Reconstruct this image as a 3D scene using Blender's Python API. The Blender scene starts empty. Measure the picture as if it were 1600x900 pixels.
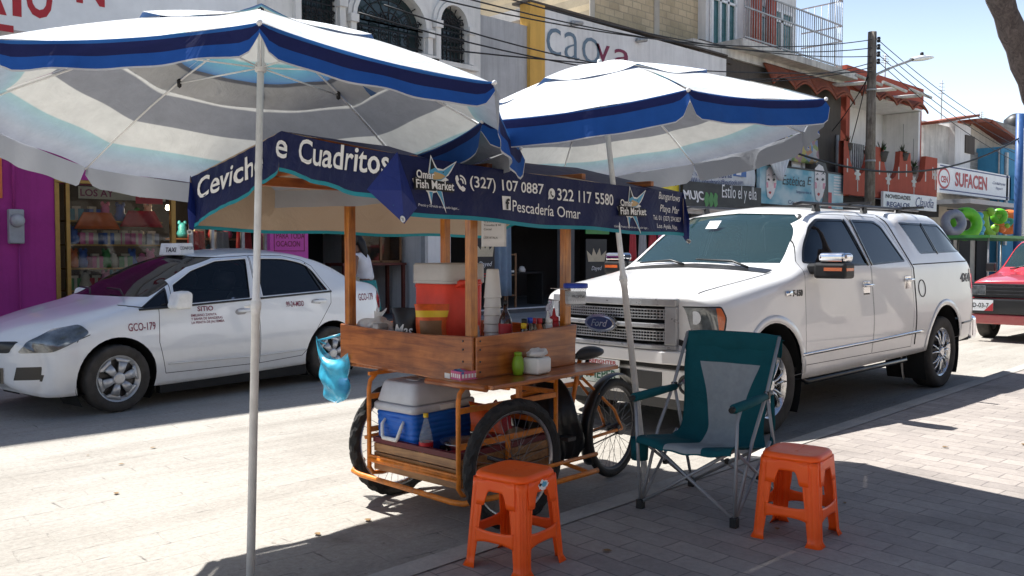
import bpy, bmesh, math, random
from mathutils import Vector, Matrix, Euler
from mathutils.bvhtree import BVHTree
R = math.radians
PI = math.pi
random.seed(7)
scn = bpy.context.scene
col = scn.collection

# ------------------------------------------------------------------ camera, sky, sun, exposure
AZ, PITCH = R(46.0), math.atan(55 / 1385)
cam_d = bpy.data.cameras.new("camera")
cam_d.sensor_width = 36.0
cam_d.lens = 36.0 * 1385 / 1600
cam_d.clip_start, cam_d.clip_end = 0.05, 3000
cam = bpy.data.objects.new("camera", cam_d)
col.objects.link(cam)
cam.location = (0, 0, 1.6)
cam.rotation_euler = Euler((R(90) - PITCH, 0, AZ - R(90)), 'XYZ')
scn.camera = cam

SUN_DIR = Vector((-0.10, 0.60, 1.0)).normalized()      # towards the sun
elev = math.asin(SUN_DIR.z)
world = bpy.data.worlds.new("World")
scn.world = world
world.use_nodes = True
wn = world.node_tree.nodes
sky = wn.new('ShaderNodeTexSky')
sky.sky_type = 'NISHITA'
sky.sun_disc = False
sky.sun_elevation = elev
sky.sun_rotation = math.atan2(SUN_DIR.x, SUN_DIR.y)
sky.air_density = 1.0
sky.dust_density = 1.0
sky.ozone_density = 3.0
# pale sea haze low over the horizon
tcw = wn.new('ShaderNodeTexCoord'); sxw = wn.new('ShaderNodeSeparateXYZ'); world.node_tree.links.new(tcw.outputs['Generated'], sxw.inputs[0])
rpw = wn.new('ShaderNodeMapRange'); rpw.interpolation_type = 'SMOOTHSTEP'
for i_, v_ in ((1, -.05), (2, .55), (3, 2.7), (4, 1.0)): rpw.inputs[i_].default_value = v_
world.node_tree.links.new(sxw.outputs[2], rpw.inputs[0])
hzw = wn.new('ShaderNodeMapRange'); hzw.interpolation_type = 'SMOOTHSTEP'
for i_, v_ in ((1, 0.), (2, .5), (3, .45), (4, 0.)): hzw.inputs[i_].default_value = v_
world.node_tree.links.new(sxw.outputs[2], hzw.inputs[0])
hsw = wn.new('ShaderNodeHueSaturation'); msw = wn.new('ShaderNodeMath'); msw.operation = 'SUBTRACT'; msw.inputs[0].default_value = 1.0
world.node_tree.links.new(hzw.outputs[0], msw.inputs[1]); world.node_tree.links.new(msw.outputs[0], hsw.inputs['Saturation']); world.node_tree.links.new(sky.outputs[0], hsw.inputs['Color'])
vmw = wn.new('ShaderNodeVectorMath'); vmw.operation = 'SCALE'
world.node_tree.links.new(hsw.outputs[0], vmw.inputs[0]); world.node_tree.links.new(rpw.outputs[0], vmw.inputs['Scale'])
world.node_tree.links.new(vmw.outputs[0], wn['Background'].inputs[0])
wn['Background'].inputs[1].default_value = 0.06
sun_d = bpy.data.lights.new("sun", 'SUN')
sun_d.energy = 5.0
sun_d.angle = R(0.53)
sun_d.color = (1.0, 0.985, 0.95)
sun = bpy.data.objects.new("sun", sun_d)
col.objects.link(sun)
sun.rotation_euler = SUN_DIR.to_track_quat('Z', 'Y').to_euler()
sun.location = (0, 10, 30)
scn.view_settings.view_transform = 'Standard'
scn.view_settings.look = 'None'
scn.view_settings.gamma = 1.0
scn.view_settings.exposure = 1.0
scn.cycles.max_bounces = 8
scn.cycles.transparent_max_bounces = 12
scn.cycles.caustics_reflective = False
scn.cycles.caustics_refractive = False
scn.cycles.use_denoising = True
scn.cycles.sample_clamp_indirect = 6.0

# ------------------------------------------------------------------ materials
MATS = {}
def node_mat(name):
    m = bpy.data.materials.new(name)
    m.use_nodes = True
    nt = m.node_tree
    b = nt.nodes['Principled BSDF']
    MATS[name] = m
    return m, nt, b
def ramp(nt, stops, interp='LINEAR'):
    r = nt.nodes.new('ShaderNodeValToRGB')
    r.color_ramp.interpolation = interp
    el = r.color_ramp.elements
    while len(el) > 1: el.remove(el[0])
    el[0].position = stops[0][0]; el[0].color = (*stops[0][1], 1)
    for p, c in stops[1:]:
        e = el.new(p); e.color = (*c, 1)
    return r
def mixc(nt, fac, a, b, mode='MIX'):
    n = nt.nodes.new('ShaderNodeMix'); n.data_type = 'RGBA'; n.blend_type = mode
    for i, v in ((0, fac), (6, a), (7, b)):
        if hasattr(v, 'links') or hasattr(v, 'is_linked'): nt.links.new(v, n.inputs[i])
        else: n.inputs[i].default_value = v if i == 0 else (*v, 1)
    return n.outputs[2]
def texco(nt, scale=(1, 1, 1), kind='Object', rot=(0, 0, 0)):
    t = nt.nodes.new('ShaderNodeTexCoord'); mp = nt.nodes.new('ShaderNodeMapping')
    mp.inputs['Scale'].default_value = scale; mp.inputs['Rotation'].default_value = rot
    nt.links.new(t.outputs[kind], mp.inputs[0])
    return mp.outputs[0]
def noise(nt, vec, scale, detail=4, rough=.6, dist=0):
    n = nt.nodes.new('ShaderNodeTexNoise')
    n.inputs['Scale'].default_value = scale; n.inputs['Detail'].default_value = detail
    n.inputs['Roughness'].default_value = rough; n.inputs['Distortion'].default_value = dist
    nt.links.new(vec, n.inputs['Vector'])
    return n.outputs[0]
def bump(nt, h, strength, dist, b):
    n = nt.nodes.new('ShaderNodeBump'); n.inputs['Strength'].default_value = strength; n.inputs['Distance'].default_value = dist
    nt.links.new(h, n.inputs['Height']); nt.links.new(n.outputs[0], b.inputs['Normal'])
def mat(name, c, rough=.55, metal=0., var=.14, scale=6., bmp=0., coat=0., spec=.5, alpha=None, trans=0., ior=1.45, bscale=40.):
    m, nt, b = node_mat(name)
    b.inputs['Roughness'].default_value = rough
    b.inputs['Metallic'].default_value = metal
    b.inputs['Specular IOR Level'].default_value = spec
    b.inputs['Coat Weight'].default_value = coat
    b.inputs['Coat Roughness'].default_value = .04
    b.inputs['Transmission Weight'].default_value = trans
    b.inputs['IOR'].default_value = ior
    v = texco(nt)
    if var > 0:
        f = noise(nt, v, scale, 5, .65)
        r = ramp(nt, [(.3, tuple(x * (1 - var) for x in c)), (.7, tuple(min(1, x * (1 + var)) for x in c))])
        nt.links.new(f, r.inputs[0]); nt.links.new(r.outputs[0], b.inputs['Base Color'])
        rr = ramp(nt, [(.3, (max(0, rough - .06),) * 3), (.7, (min(1, rough + .08),) * 3)])
        nt.links.new(f, rr.inputs[0]); nt.links.new(rr.outputs[0], b.inputs['Roughness'])
    else:
        b.inputs['Base Color'].default_value = (*c, 1)
    if bmp > 0: bump(nt, noise(nt, v, bscale, 4), bmp, .02, b)
    if alpha is not None: b.inputs['Alpha'].default_value = alpha
    return m
def glassy(name, tint=(.02, .025, .03), clear=.35, ttint=(.55, .6, .6), rough=.02, refl=1.0):
    """thin window glass: part see-through, part dark, with mirror reflection"""
    m, nt, b = node_mat(name)
    n = nt.nodes; out = n['Material Output']
    tr = n.new('ShaderNodeBsdfTransparent'); tr.inputs[0].default_value = (*ttint, 1)
    di = n.new('ShaderNodeBsdfDiffuse'); di.inputs[0].default_value = (*tint, 1)
    gl = n.new('ShaderNodeBsdfGlossy'); gl.inputs['Roughness'].default_value = rough; gl.inputs[0].default_value = (refl, refl, refl, 1)
    m1 = n.new('ShaderNodeMixShader'); m1.inputs[0].default_value = clear
    nt.links.new(di.outputs[0], m1.inputs[1]); nt.links.new(tr.outputs[0], m1.inputs[2])
    fr = n.new('ShaderNodeFresnel'); fr.inputs[0].default_value = 1.5
    m2 = n.new('ShaderNodeMixShader'); nt.links.new(fr.outputs[0], m2.inputs[0])
    nt.links.new(m1.outputs[0], m2.inputs[1]); nt.links.new(gl.outputs[0], m2.inputs[2])
    nt.links.new(m2.outputs[0], out.inputs[0])
    return m
def wood(name, ca, cb, rough=.35, axis='X', coat=.4, scale=1.0):
    m, nt, b = node_mat(name)
    sc = {'X': (1.2, 14, 14), 'Y': (14, 1.2, 14), 'Z': (14, 14, 1.2)}[axis]
    v = texco(nt, tuple(s * scale for s in sc))
    f = noise(nt, v, 1.6, 6, .62, 1.2)
    r = ramp(nt, [(.25, tuple(x * .45 for x in ca)), (.42, ca), (.6, cb), (.8, tuple(x * 1.15 for x in cb))])
    nt.links.new(f, r.inputs[0])
    g = noise(nt, texco(nt, (2, 2, 2)), 2.2, 4)
    rg = ramp(nt, [(.35, (.62, .58, .55)), (.62, (1, 1, 1))]); nt.links.new(g, rg.inputs[0])
    nt.links.new(mixc(nt, 1.0, r.outputs[0], rg.outputs[0], 'MULTIPLY'), b.inputs['Base Color'])
    b.inputs['Roughness'].default_value = rough
    b.inputs['Coat Weight'].default_value = coat; b.inputs['Coat Roughness'].default_value = .25
    bump(nt, f, .12, .01, b)
    return m
def paint(name, c, inner=(.03, .03, .03), rough=.28, coat=.8, dirt=.12):
    """car paint, grey trim on the inside of the shell, dust towards the sills"""
    m, nt, b = node_mat(name)
    v = texco(nt)
    f = noise(nt, v, 2.2, 5, .6)
    r = ramp(nt, [(.3, tuple(x * .93 for x in c)), (.7, c)]); nt.links.new(f, r.inputs[0])
    sx = nt.nodes.new('ShaderNodeSeparateXYZ'); nt.links.new(v, sx.inputs[0])
    mr = nt.nodes.new('ShaderNodeMapRange'); mr.inputs[1].default_value = .25; mr.inputs[2].default_value = .75
    mr.inputs[3].default_value = 1; mr.inputs[4].default_value = 0
    nt.links.new(sx.outputs[2], mr.inputs[0])
    f2 = noise(nt, v, 9, 6, .7)
    mu = nt.nodes.new('ShaderNodeMath'); mu.operation = 'MULTIPLY'; nt.links.new(mr.outputs[0], mu.inputs[0]); nt.links.new(f2, mu.inputs[1])
    mu2 = nt.nodes.new('ShaderNodeMath'); mu2.operation = 'MULTIPLY'; nt.links.new(mu.outputs[0], mu2.inputs[0]); mu2.inputs[1].default_value = dirt * 4
    c1 = mixc(nt, mu2.outputs[0], r.outputs[0], (.33, .27, .2))
    ge = nt.nodes.new('ShaderNodeNewGeometry')
    nt.links.new(mixc(nt, ge.outputs['Backfacing'], c1, inner), b.inputs['Base Color'])
    b.inputs['Roughness'].default_value = rough
    b.inputs['Coat Weight'].default_value = coat; b.inputs['Coat Roughness'].default_value = .03
    return m
def fabric(name, stops=None, interp='CONSTANT', trans=.35, two=None, c=(.8, .8, .8), rough=.8, sheen=0., wr=.25, wscale=(3, 3, 3)):
    """cloth that lets light through; colour runs along the UV's v; another colour on its back"""
    m, nt, b = node_mat(name)
    n = nt.nodes; out = n['Material Output']
    if stops:
        uv = n.new('ShaderNodeUVMap'); sx = n.new('ShaderNodeSeparateXYZ'); nt.links.new(uv.outputs[0], sx.inputs[0])
        r = ramp(nt, stops, interp); nt.links.new(sx.outputs[1], r.inputs[0]); colr = r.outputs[0]
    else:
        rgb = n.new('ShaderNodeRGB'); rgb.outputs[0].default_value = (*c, 1); colr = rgb.outputs[0]
    v = texco(nt, wscale)
    f = noise(nt, v, 3.0, 6, .65)
    rr = ramp(nt, [(.3, (.86, .86, .86)), (.65, (1, 1, 1))]); nt.links.new(f, rr.inputs[0])
    colr = mixc(nt, 1.0, colr, rr.outputs[0], 'MULTIPLY')
    if two:
        ge = n.new('ShaderNodeNewGeometry'); colr = mixc(nt, ge.outputs['Backfacing'], colr, two)
    nt.links.new(colr, b.inputs['Base Color'])
    b.inputs['Roughness'].default_value = rough
    b.inputs['Specular IOR Level'].default_value = .25
    if wr: bump(nt, noise(nt, v, 2.0, 5, .6, .6), wr, .03, b)
    if trans > 0:
        tl = n.new('ShaderNodeBsdfTranslucent'); nt.links.new(colr, tl.inputs[0])
        mx = n.new('ShaderNodeMixShader'); mx.inputs[0].default_value = trans
        nt.links.new(b.outputs[0], mx.inputs[1]); nt.links.new(tl.outputs[0], mx.inputs[2])
        nt.links.new(mx.outputs[0], out.inputs[0])
    return m
def brickmat(name, c1, c2, mortar, bw, bh, ms=.012, rough=.85, rot=(0, 0, 0), off=.5, bmp=.5, bias=0., stain=.35, kind='Object', soft=.1, nsc=1.0, fine=.16):
    m, nt, b = node_mat(name)
    v = texco(nt, (1, 1, 1), kind, rot)
    wob = noise(nt, v, 1.3, 3)
    va = nt.nodes.new('ShaderNodeVectorMath'); va.operation = 'SCALE'; va.inputs['Scale'].default_value = .03
    n2 = nt.nodes.new('ShaderNodeTexNoise'); n2.inputs['Scale'].default_value = 5; nt.links.new(v, n2.inputs['Vector'])
    nt.links.new(n2.outputs['Color'], va.inputs[0])
    ad = nt.nodes.new('ShaderNodeVectorMath'); ad.operation = 'ADD'; nt.links.new(v, ad.inputs[0]); nt.links.new(va.outputs[0], ad.inputs[1])
    br = nt.nodes.new('ShaderNodeTexBrick')
    br.offset = off
    br.inputs['Color1'].default_value = (*c1, 1); br.inputs['Color2'].default_value = (*c2, 1); br.inputs['Mortar'].default_value = (*mortar, 1)
    br.inputs['Scale'].default_value = 1; br.inputs['Mortar Size'].default_value = ms; br.inputs['Mortar Smooth'].default_value = soft
    br.inputs['Brick Width'].default_value = bw; br.inputs['Row Height'].default_value = bh; br.inputs['Bias'].default_value = bias
    nt.links.new(ad.outputs[0], br.inputs['Vector'])
    st = noise(nt, v, .9 * nsc, 6, .7)
    rs = ramp(nt, [(.25, (1 - stain,) * 3), (.6, (1, 1, 1)), (.85, (1.0, .985, .96))]); nt.links.new(st, rs.inputs[0])
    fi = noise(nt, v, 34, 5, .75)
    rf = ramp(nt, [(.3, (1 - fine,) * 3), (.65, (1, 1, 1))]); nt.links.new(fi, rf.inputs[0])
    c = mixc(nt, 1, br.outputs[0], rs.outputs[0], 'MULTIPLY'); c = mixc(nt, 1, c, rf.outputs[0], 'MULTIPLY')
    nt.links.new(c, b.inputs['Base Color'])
    b.inputs['Roughness'].default_value = rough
    mm = nt.nodes.new('ShaderNodeMath'); mm.operation = 'MULTIPLY_ADD'; nt.links.new(br.outputs['Fac'], mm.inputs[0]); mm.inputs[1].default_value = -.6; nt.links.new(fi, mm.inputs[2])
    bump(nt, mm.outputs[0], bmp, .012, b)
    return m
def stucco(name, c, stain=.3, rough=.9, bmp=.25, streak=True):
    m, nt, b = node_mat(name)
    v = texco(nt)
    f = noise(nt, v, .8, 6, .7)
    rs = ramp(nt, [(.25, (1 - stain,) * 3), (.62, (1, 1, 1))]); nt.links.new(f, rs.inputs[0])
    rgb = nt.nodes.new('ShaderNodeRGB'); rgb.outputs[0].default_value = (*c, 1)
    cc = mixc(nt, 1, rgb.outputs[0], rs.outputs[0], 'MULTIPLY')
    if streak:
        f2 = noise(nt, texco(nt, (5, 5, .35)), 1.0, 5, .7)
        r2 = ramp(nt, [(.3, (1 - stain * .8,) * 3), (.55, (1, 1, 1))]); nt.links.new(f2, r2.inputs[0])
        cc = mixc(nt, 1, cc, r2.outputs[0], 'MULTIPLY')
    nt.links.new(cc, b.inputs['Base Color']); b.inputs['Roughness'].default_value = rough
    bump(nt, noise(nt, v, 22, 5, .7), bmp, .02, b)
    return m

# ------------------------------------------------------------------ mesh builder
class MB:
    def __init__(s): s.v = []; s.f = []; s.m = []; s.sm = []; s.uv = {}
    def add(s, vs, fs, mi=0, sm=False, uvs=None):
        o = len(s.v); s.v += [tuple(p) for p in vs]
        for k, f in enumerate(fs):
            if uvs: s.uv[len(s.f)] = uvs[k]
            s.f.append(tuple(i + o for i in f)); s.m.append(mi); s.sm.append(sm)
        return s
    def box(s, a, b, mi=0, M=None):
        x0, y0, z0 = a; x1, y1, z1 = b
        vs = [Vector(p) for p in ((x0, y0, z0), (x1, y0, z0), (x1, y1, z0), (x0, y1, z0), (x0, y0, z1), (x1, y0, z1), (x1, y1, z1), (x0, y1, z1))]
        if M is not None: vs = [M @ p for p in vs]
        return s.add(vs, [(0, 3, 2, 1), (4, 5, 6, 7), (0, 1, 5, 4), (1, 2, 6, 5), (2, 3, 7, 6), (3, 0, 4, 7)], mi)
    def bar(s, p, q, w, h, mi=0, up=(0, 0, 1)):
        """box beam from p to q, w across, h along up"""
        p, q = Vector(p), Vector(q); d = (q - p)
        if d.length < 1e-6: return s
        d.normalize(); u = Vector(up)
        if abs(d.dot(u)) > .98: u = Vector((1, 0, 0))
        r = d.cross(u).normalized(); u = r.cross(d)
        vs = [c + r * a * w / 2 + u * b * h / 2 for c in (p, q) for a, b in ((-1, -1), (1, -1), (1, 1), (-1, 1))]
        return s.add(vs, [(0, 3, 2, 1), (4, 5, 6, 7), (0, 1, 5, 4), (1, 2, 6, 5), (2, 3, 7, 6), (3, 0, 4, 7)], mi)
    def tube(s, pts, r, n=10, mi=0, cap=True, closed=False):
        pts = [Vector(p) for p in pts]; N = len(pts)
        rs = r if isinstance(r, (list, tuple)) else [r] * N
        base = len(s.v); prev = None
        for i, p in enumerate(pts):
            if closed: t = pts[(i + 1) % N] - pts[i - 1]
            else: t = pts[min(i + 1, N - 1)] - pts[max(i - 1, 0)]
            t.normalize()
            if prev is None:
                a = Vector((0, 0, 1)) if abs(t.z) < .9 else Vector((1, 0, 0))
                u = t.cross(a).normalized()
            else:
                u = prev - t * prev.dot(t)
                if u.length < 1e-6: u = t.orthogonal()
                u.normalize()
            prev = u; w = t.cross(u)
            for k in range(n):
                a = 2 * PI * k / n
                s.v.append(tuple(p + (u * math.cos(a) + w * math.sin(a)) * rs[i]))
        for i in range(N if closed else N - 1):
            j = (i + 1) % N
            for k in range(n):
                k2 = (k + 1) % n
                s.f.append((base + i * n + k, base + i * n + k2, base + j * n + k2, base + j * n + k)); s.m.append(mi); s.sm.append(True)
        if cap and not closed:
            s.f.append(tuple(base + k for k in range(n))[::-1]); s.m.append(mi); s.sm.append(False)
            s.f.append(tuple(base + (N - 1) * n + k for k in range(n))); s.m.append(mi); s.sm.append(False)
        return s
    def lathe(s, prof, n=24, mi=0, c=(0, 0, 0), axis='Z', sm=True, M=None, fn=None, cap=True):
        """prof: list of (radius, height) from one end to the other"""
        vs = []
        for i, (r, h) in enumerate(prof):
            for k in range(n):
                a = 2 * PI * k / n
                rr = r if fn is None else fn(i, k, r)
                x, y, z = rr * math.cos(a), rr * math.sin(a), h
                if axis == 'Y': x, y, z = x, h, y
                elif axis == 'X': x, y, z = h, x, y
                p = Vector((x + c[0], y + c[1], z + c[2]))
                vs.append(M @ p if M is not None else p)
        fs = []
        flip = axis == 'Y'
        for i in range(len(prof) - 1):
            for k in range(n):
                q = (i * n + k, i * n + (k + 1) % n, (i + 1) * n + (k + 1) % n, (i + 1) * n + k)
                fs.append(q[::-1] if flip else q)
        s.add(vs, fs, mi, sm)
        o = len(s.v) - len(vs)
        for i, rev in ((0, True), (len(prof) - 1, False)):
            if cap and prof[i][0] > 1e-5:
                f = tuple(o + i * n + k for k in range(n))
                s.f.append(f[::-1] if rev != flip else f); s.m.append(mi); s.sm.append(False)
        return s
    def grid(s, fn, nu, nv, mi=0, sm=True, uv=False, flip=False):
        vs = [fn(i / nu, j / nv) for j in range(nv + 1) for i in range(nu + 1)]
        fs, uvs = [], []
        for j in range(nv):
            for i in range(nu):
                a = j * (nu + 1) + i
                f = (a, a + 1, a + nu + 2, a + nu + 1)
                t = ((i / nu, j / nv), ((i + 1) / nu, j / nv), ((i + 1) / nu, (j + 1) / nv), (i / nu, (j + 1) / nv))
                fs.append(f[::-1] if flip else f); uvs.append(t[::-1] if flip else t)
        return s.add(vs, fs, mi, sm, uvs if uv else None)
    def prism(s, poly, z0, z1, mi=0, M=None):
        """polygon (x,y) extruded in z, moved by M"""
        n = len(poly)
        vs = [Vector((x, y, z0)) for x, y in poly] + [Vector((x, y, z1)) for x, y in poly]
        if M is not None: vs = [M @ p for p in vs]
        area = sum(poly[i][0] * poly[(i + 1) % n][1] - poly[(i + 1) % n][0] * poly[i][1] for i in range(n))
        fs = [tuple(range(n))[::-1], tuple(range(n, 2 * n))] + [(i, (i + 1) % n, n + (i + 1) % n, n + i) for i in range(n)]
        if area < 0: fs = [f[::-1] for f in fs]
        return s.add(vs, fs, mi)
    def text(s, body, fn, mi=0, **kw):
        vs, fs = text2d(body, **kw)
        return s.add([fn(x, y) for x, y in vs], fs, mi)
    def mesh(s, name, mats):
        me = bpy.data.meshes.new(name)
        me.from_pydata(s.v, [], s.f)
        for m in (mats if isinstance(mats, (list, tuple)) else [mats]): me.materials.append(m)
        me.polygons.foreach_set('material_index', s.m)
        me.polygons.foreach_set('use_smooth', s.sm)
        if s.uv:
            l = me.uv_layers.new(name='UVMap')
            for p in me.polygons:
                t = s.uv.get(p.index)
                if t:
                    for k, li in enumerate(p.loop_indices): l.data[li].uv = t[k]
        me.validate(); me.update()
        return me
    def build(s, name, mats, parent=None, loc=None, rz=None, bevel=0, label=None, segs=2):
        o = bpy.data.objects.new(name, s.mesh(name, mats)); col.objects.link(o)
        if parent is not None: o.parent = parent
        if loc is not None: o.location = loc
        if rz is not None: o.rotation_euler = (0, 0, rz)
        if bevel > 0:
            b = o.modifiers.new('bevel', 'BEVEL'); b.width = bevel; b.segments = segs; b.limit_method = 'ANGLE'; b.angle_limit = R(40)
            b.harden_normals = False
        if label: o['label'] = label
        return o

_tc = {}
def text2d(body, w=None, h=None, size=None, bold=0., shear=0., align='L', at=(0, 0), cut=None):
    """flat text as (verts, faces); its box is scaled to width w and/or height h; at = lower left (L) or centre (C)"""
    key = (body, bold, shear)
    if key not in _tc:
        c = bpy.data.curves.new('t', 'FONT'); c.body = body; c.offset = bold; c.shear = shear; c.resolution_u = 3; c.fill_mode = 'FRONT'
        o = bpy.data.objects.new('t', c); col.objects.link(o)
        dg = bpy.context.evaluated_depsgraph_get()
        me = bpy.data.meshes.new_from_object(o.evaluated_get(dg))
        V = [(v.co.x, v.co.y) for v in me.vertices]; F = [tuple(p.vertices) for p in me.polygons]
        bpy.data.objects.remove(o); bpy.data.curves.remove(c); bpy.data.meshes.remove(me)
        _tc[key] = (V, F)
    V, F = _tc[key]
    x0 = min(v[0] for v in V); x1 = max(v[0] for v in V); y0 = min(v[1] for v in V); y1 = max(v[1] for v in V)
    sx = w / (x1 - x0) if w else None; sy = h / (y1 - y0) if h else None
    if size: sx = sy = size
    if sx is None: sx = sy
    if sy is None: sy = sx
    ox, oy = at
    if align == 'C': ox -= (x1 - x0) * sx / 2; oy -= (y1 - y0) * sy / 2
    return [((x - x0) * sx + ox, (y - y0) * sy + oy) for x, y in V], F

# ------------------------------------------------------------------ things and parts
def tag(o, label=None, cat=None, group=None, kind=None):
    if label: o['label'] = label
    if cat: o['category'] = cat
    if group: o['group'] = group
    if kind: o['kind'] = kind
    return o
def thing(name, label, cat, loc=(0, 0, 0), rz=0., group=None):
    o = bpy.data.objects.new(name, None); o.empty_display_size = .1; col.objects.link(o)
    o.location = loc; o.rotation_euler = (0, 0, rz)
    return tag(o, label, cat, group)
def copy_tree(o, parent=None):
    c = o.copy(); col.objects.link(c)
    if parent is not None: c.parent = parent
    for ch in list(o.children): copy_tree(ch, c)
    return c
def rot_z(a): return Matrix.Rotation(a, 4, 'Z')
def circle(cx, cy, r, n=16, a0=0., a1=2 * PI, full=True):
    k = n if full else n + 1
    return [(cx + r * math.cos(a0 + (a1 - a0) * i / n), cy + r * math.sin(a0 + (a1 - a0) * i / n)) for i in range(k)]
def lerp(a, b, t): return a + (b - a) * t
def tab(pts, x):
    """smooth monotone interpolation in a table of (x, value)"""
    if x <= pts[0][0]: return pts[0][1]
    if x >= pts[-1][0]: return pts[-1][1]
    n = len(pts)
    for i in range(n - 1):
        if x <= pts[i + 1][0]: break
    def sl(j):
        if j <= 0: return (pts[1][1] - pts[0][1]) / (pts[1][0] - pts[0][0])
        if j >= n - 1: return (pts[-1][1] - pts[-2][1]) / (pts[-1][0] - pts[-2][0])
        d0 = (pts[j][1] - pts[j - 1][1]) / (pts[j][0] - pts[j - 1][0]); d1 = (pts[j + 1][1] - pts[j][1]) / (pts[j + 1][0] - pts[j][0])
        if d0 * d1 <= 0: return 0.
        return 2 * d0 * d1 / (d0 + d1)
    x0, y0 = pts[i]; x1, y1 = pts[i + 1]; h = x1 - x0; t = (x - x0) / h
    m0, m1 = sl(i) * h, sl(i + 1) * h
    return (2 * t**3 - 3 * t**2 + 1) * y0 + (t**3 - 2 * t**2 + t) * m0 + (-2 * t**3 + 3 * t**2) * y1 + (t**3 - t**2) * m1

# shared materials
mat('white_plastic', (.78, .78, .76), .4)
mat('grey_plastic', (.42, .42, .42), .45)
mat('black_plastic', (.015, .015, .016), .45)
mat('black_rubber', (.022, .021, .02), .75, var=.4, scale=20, bmp=.3)
mat('tyre_dusty', (.05, .046, .042), .85, var=.45, scale=7, bmp=.3)
mat('chrome', (.85, .86, .88), .08, 1., var=.04)
mat('steel', (.55, .56, .58), .3, 1., var=.15, scale=14)
mat('dark_steel', (.08, .08, .085), .45, .8, var=.3)
mat('white_paint_metal', (.84, .84, .83), .4, 0, var=.1, scale=12)
mat('orange_paint_metal', (.66, .20, .022), .42, 0, var=.3, scale=16, bmp=.06)
mat('dark_inside', (.014, .014, .015), .8)
mat('seat_cloth', (.035, .035, .04), .9, var=.2)
mat('lettering_white', (.82, .82, .82), .6, var=.03)
mat('lettering_red', (.42, .02, .03), .5, var=.05)
mat('lettering_black', (.015, .015, .018), .5, var=.05)
mat('lettering_maroon', (.19, .012, .05), .5, var=.05)
mat('lettering_navy', (.02, .035, .16), .5, var=.05)
M = MATS
# ------------------------------------------------------------------ survey helpers: a street coordinate from a sighting on a facade plane
_f = Vector((math.cos(AZ) * math.cos(PITCH), math.sin(AZ) * math.cos(PITCH), -math.sin(PITCH)))
_r = Vector((math.sin(AZ), -math.cos(AZ), 0)); _u = _r.cross(_f)
def at(px, py, Y):
    v = _f * 1385 + _r * (px - 800) - _u * (py - 450)
    t = Y / v.y
    return Vector((v.x * t, Y, 1.6 + v.z * t))
def sx(px, Y=15.5): return at(px, 395, Y).x
def sz(px, py, Y=15.5): return at(px, py, Y).z

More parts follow.
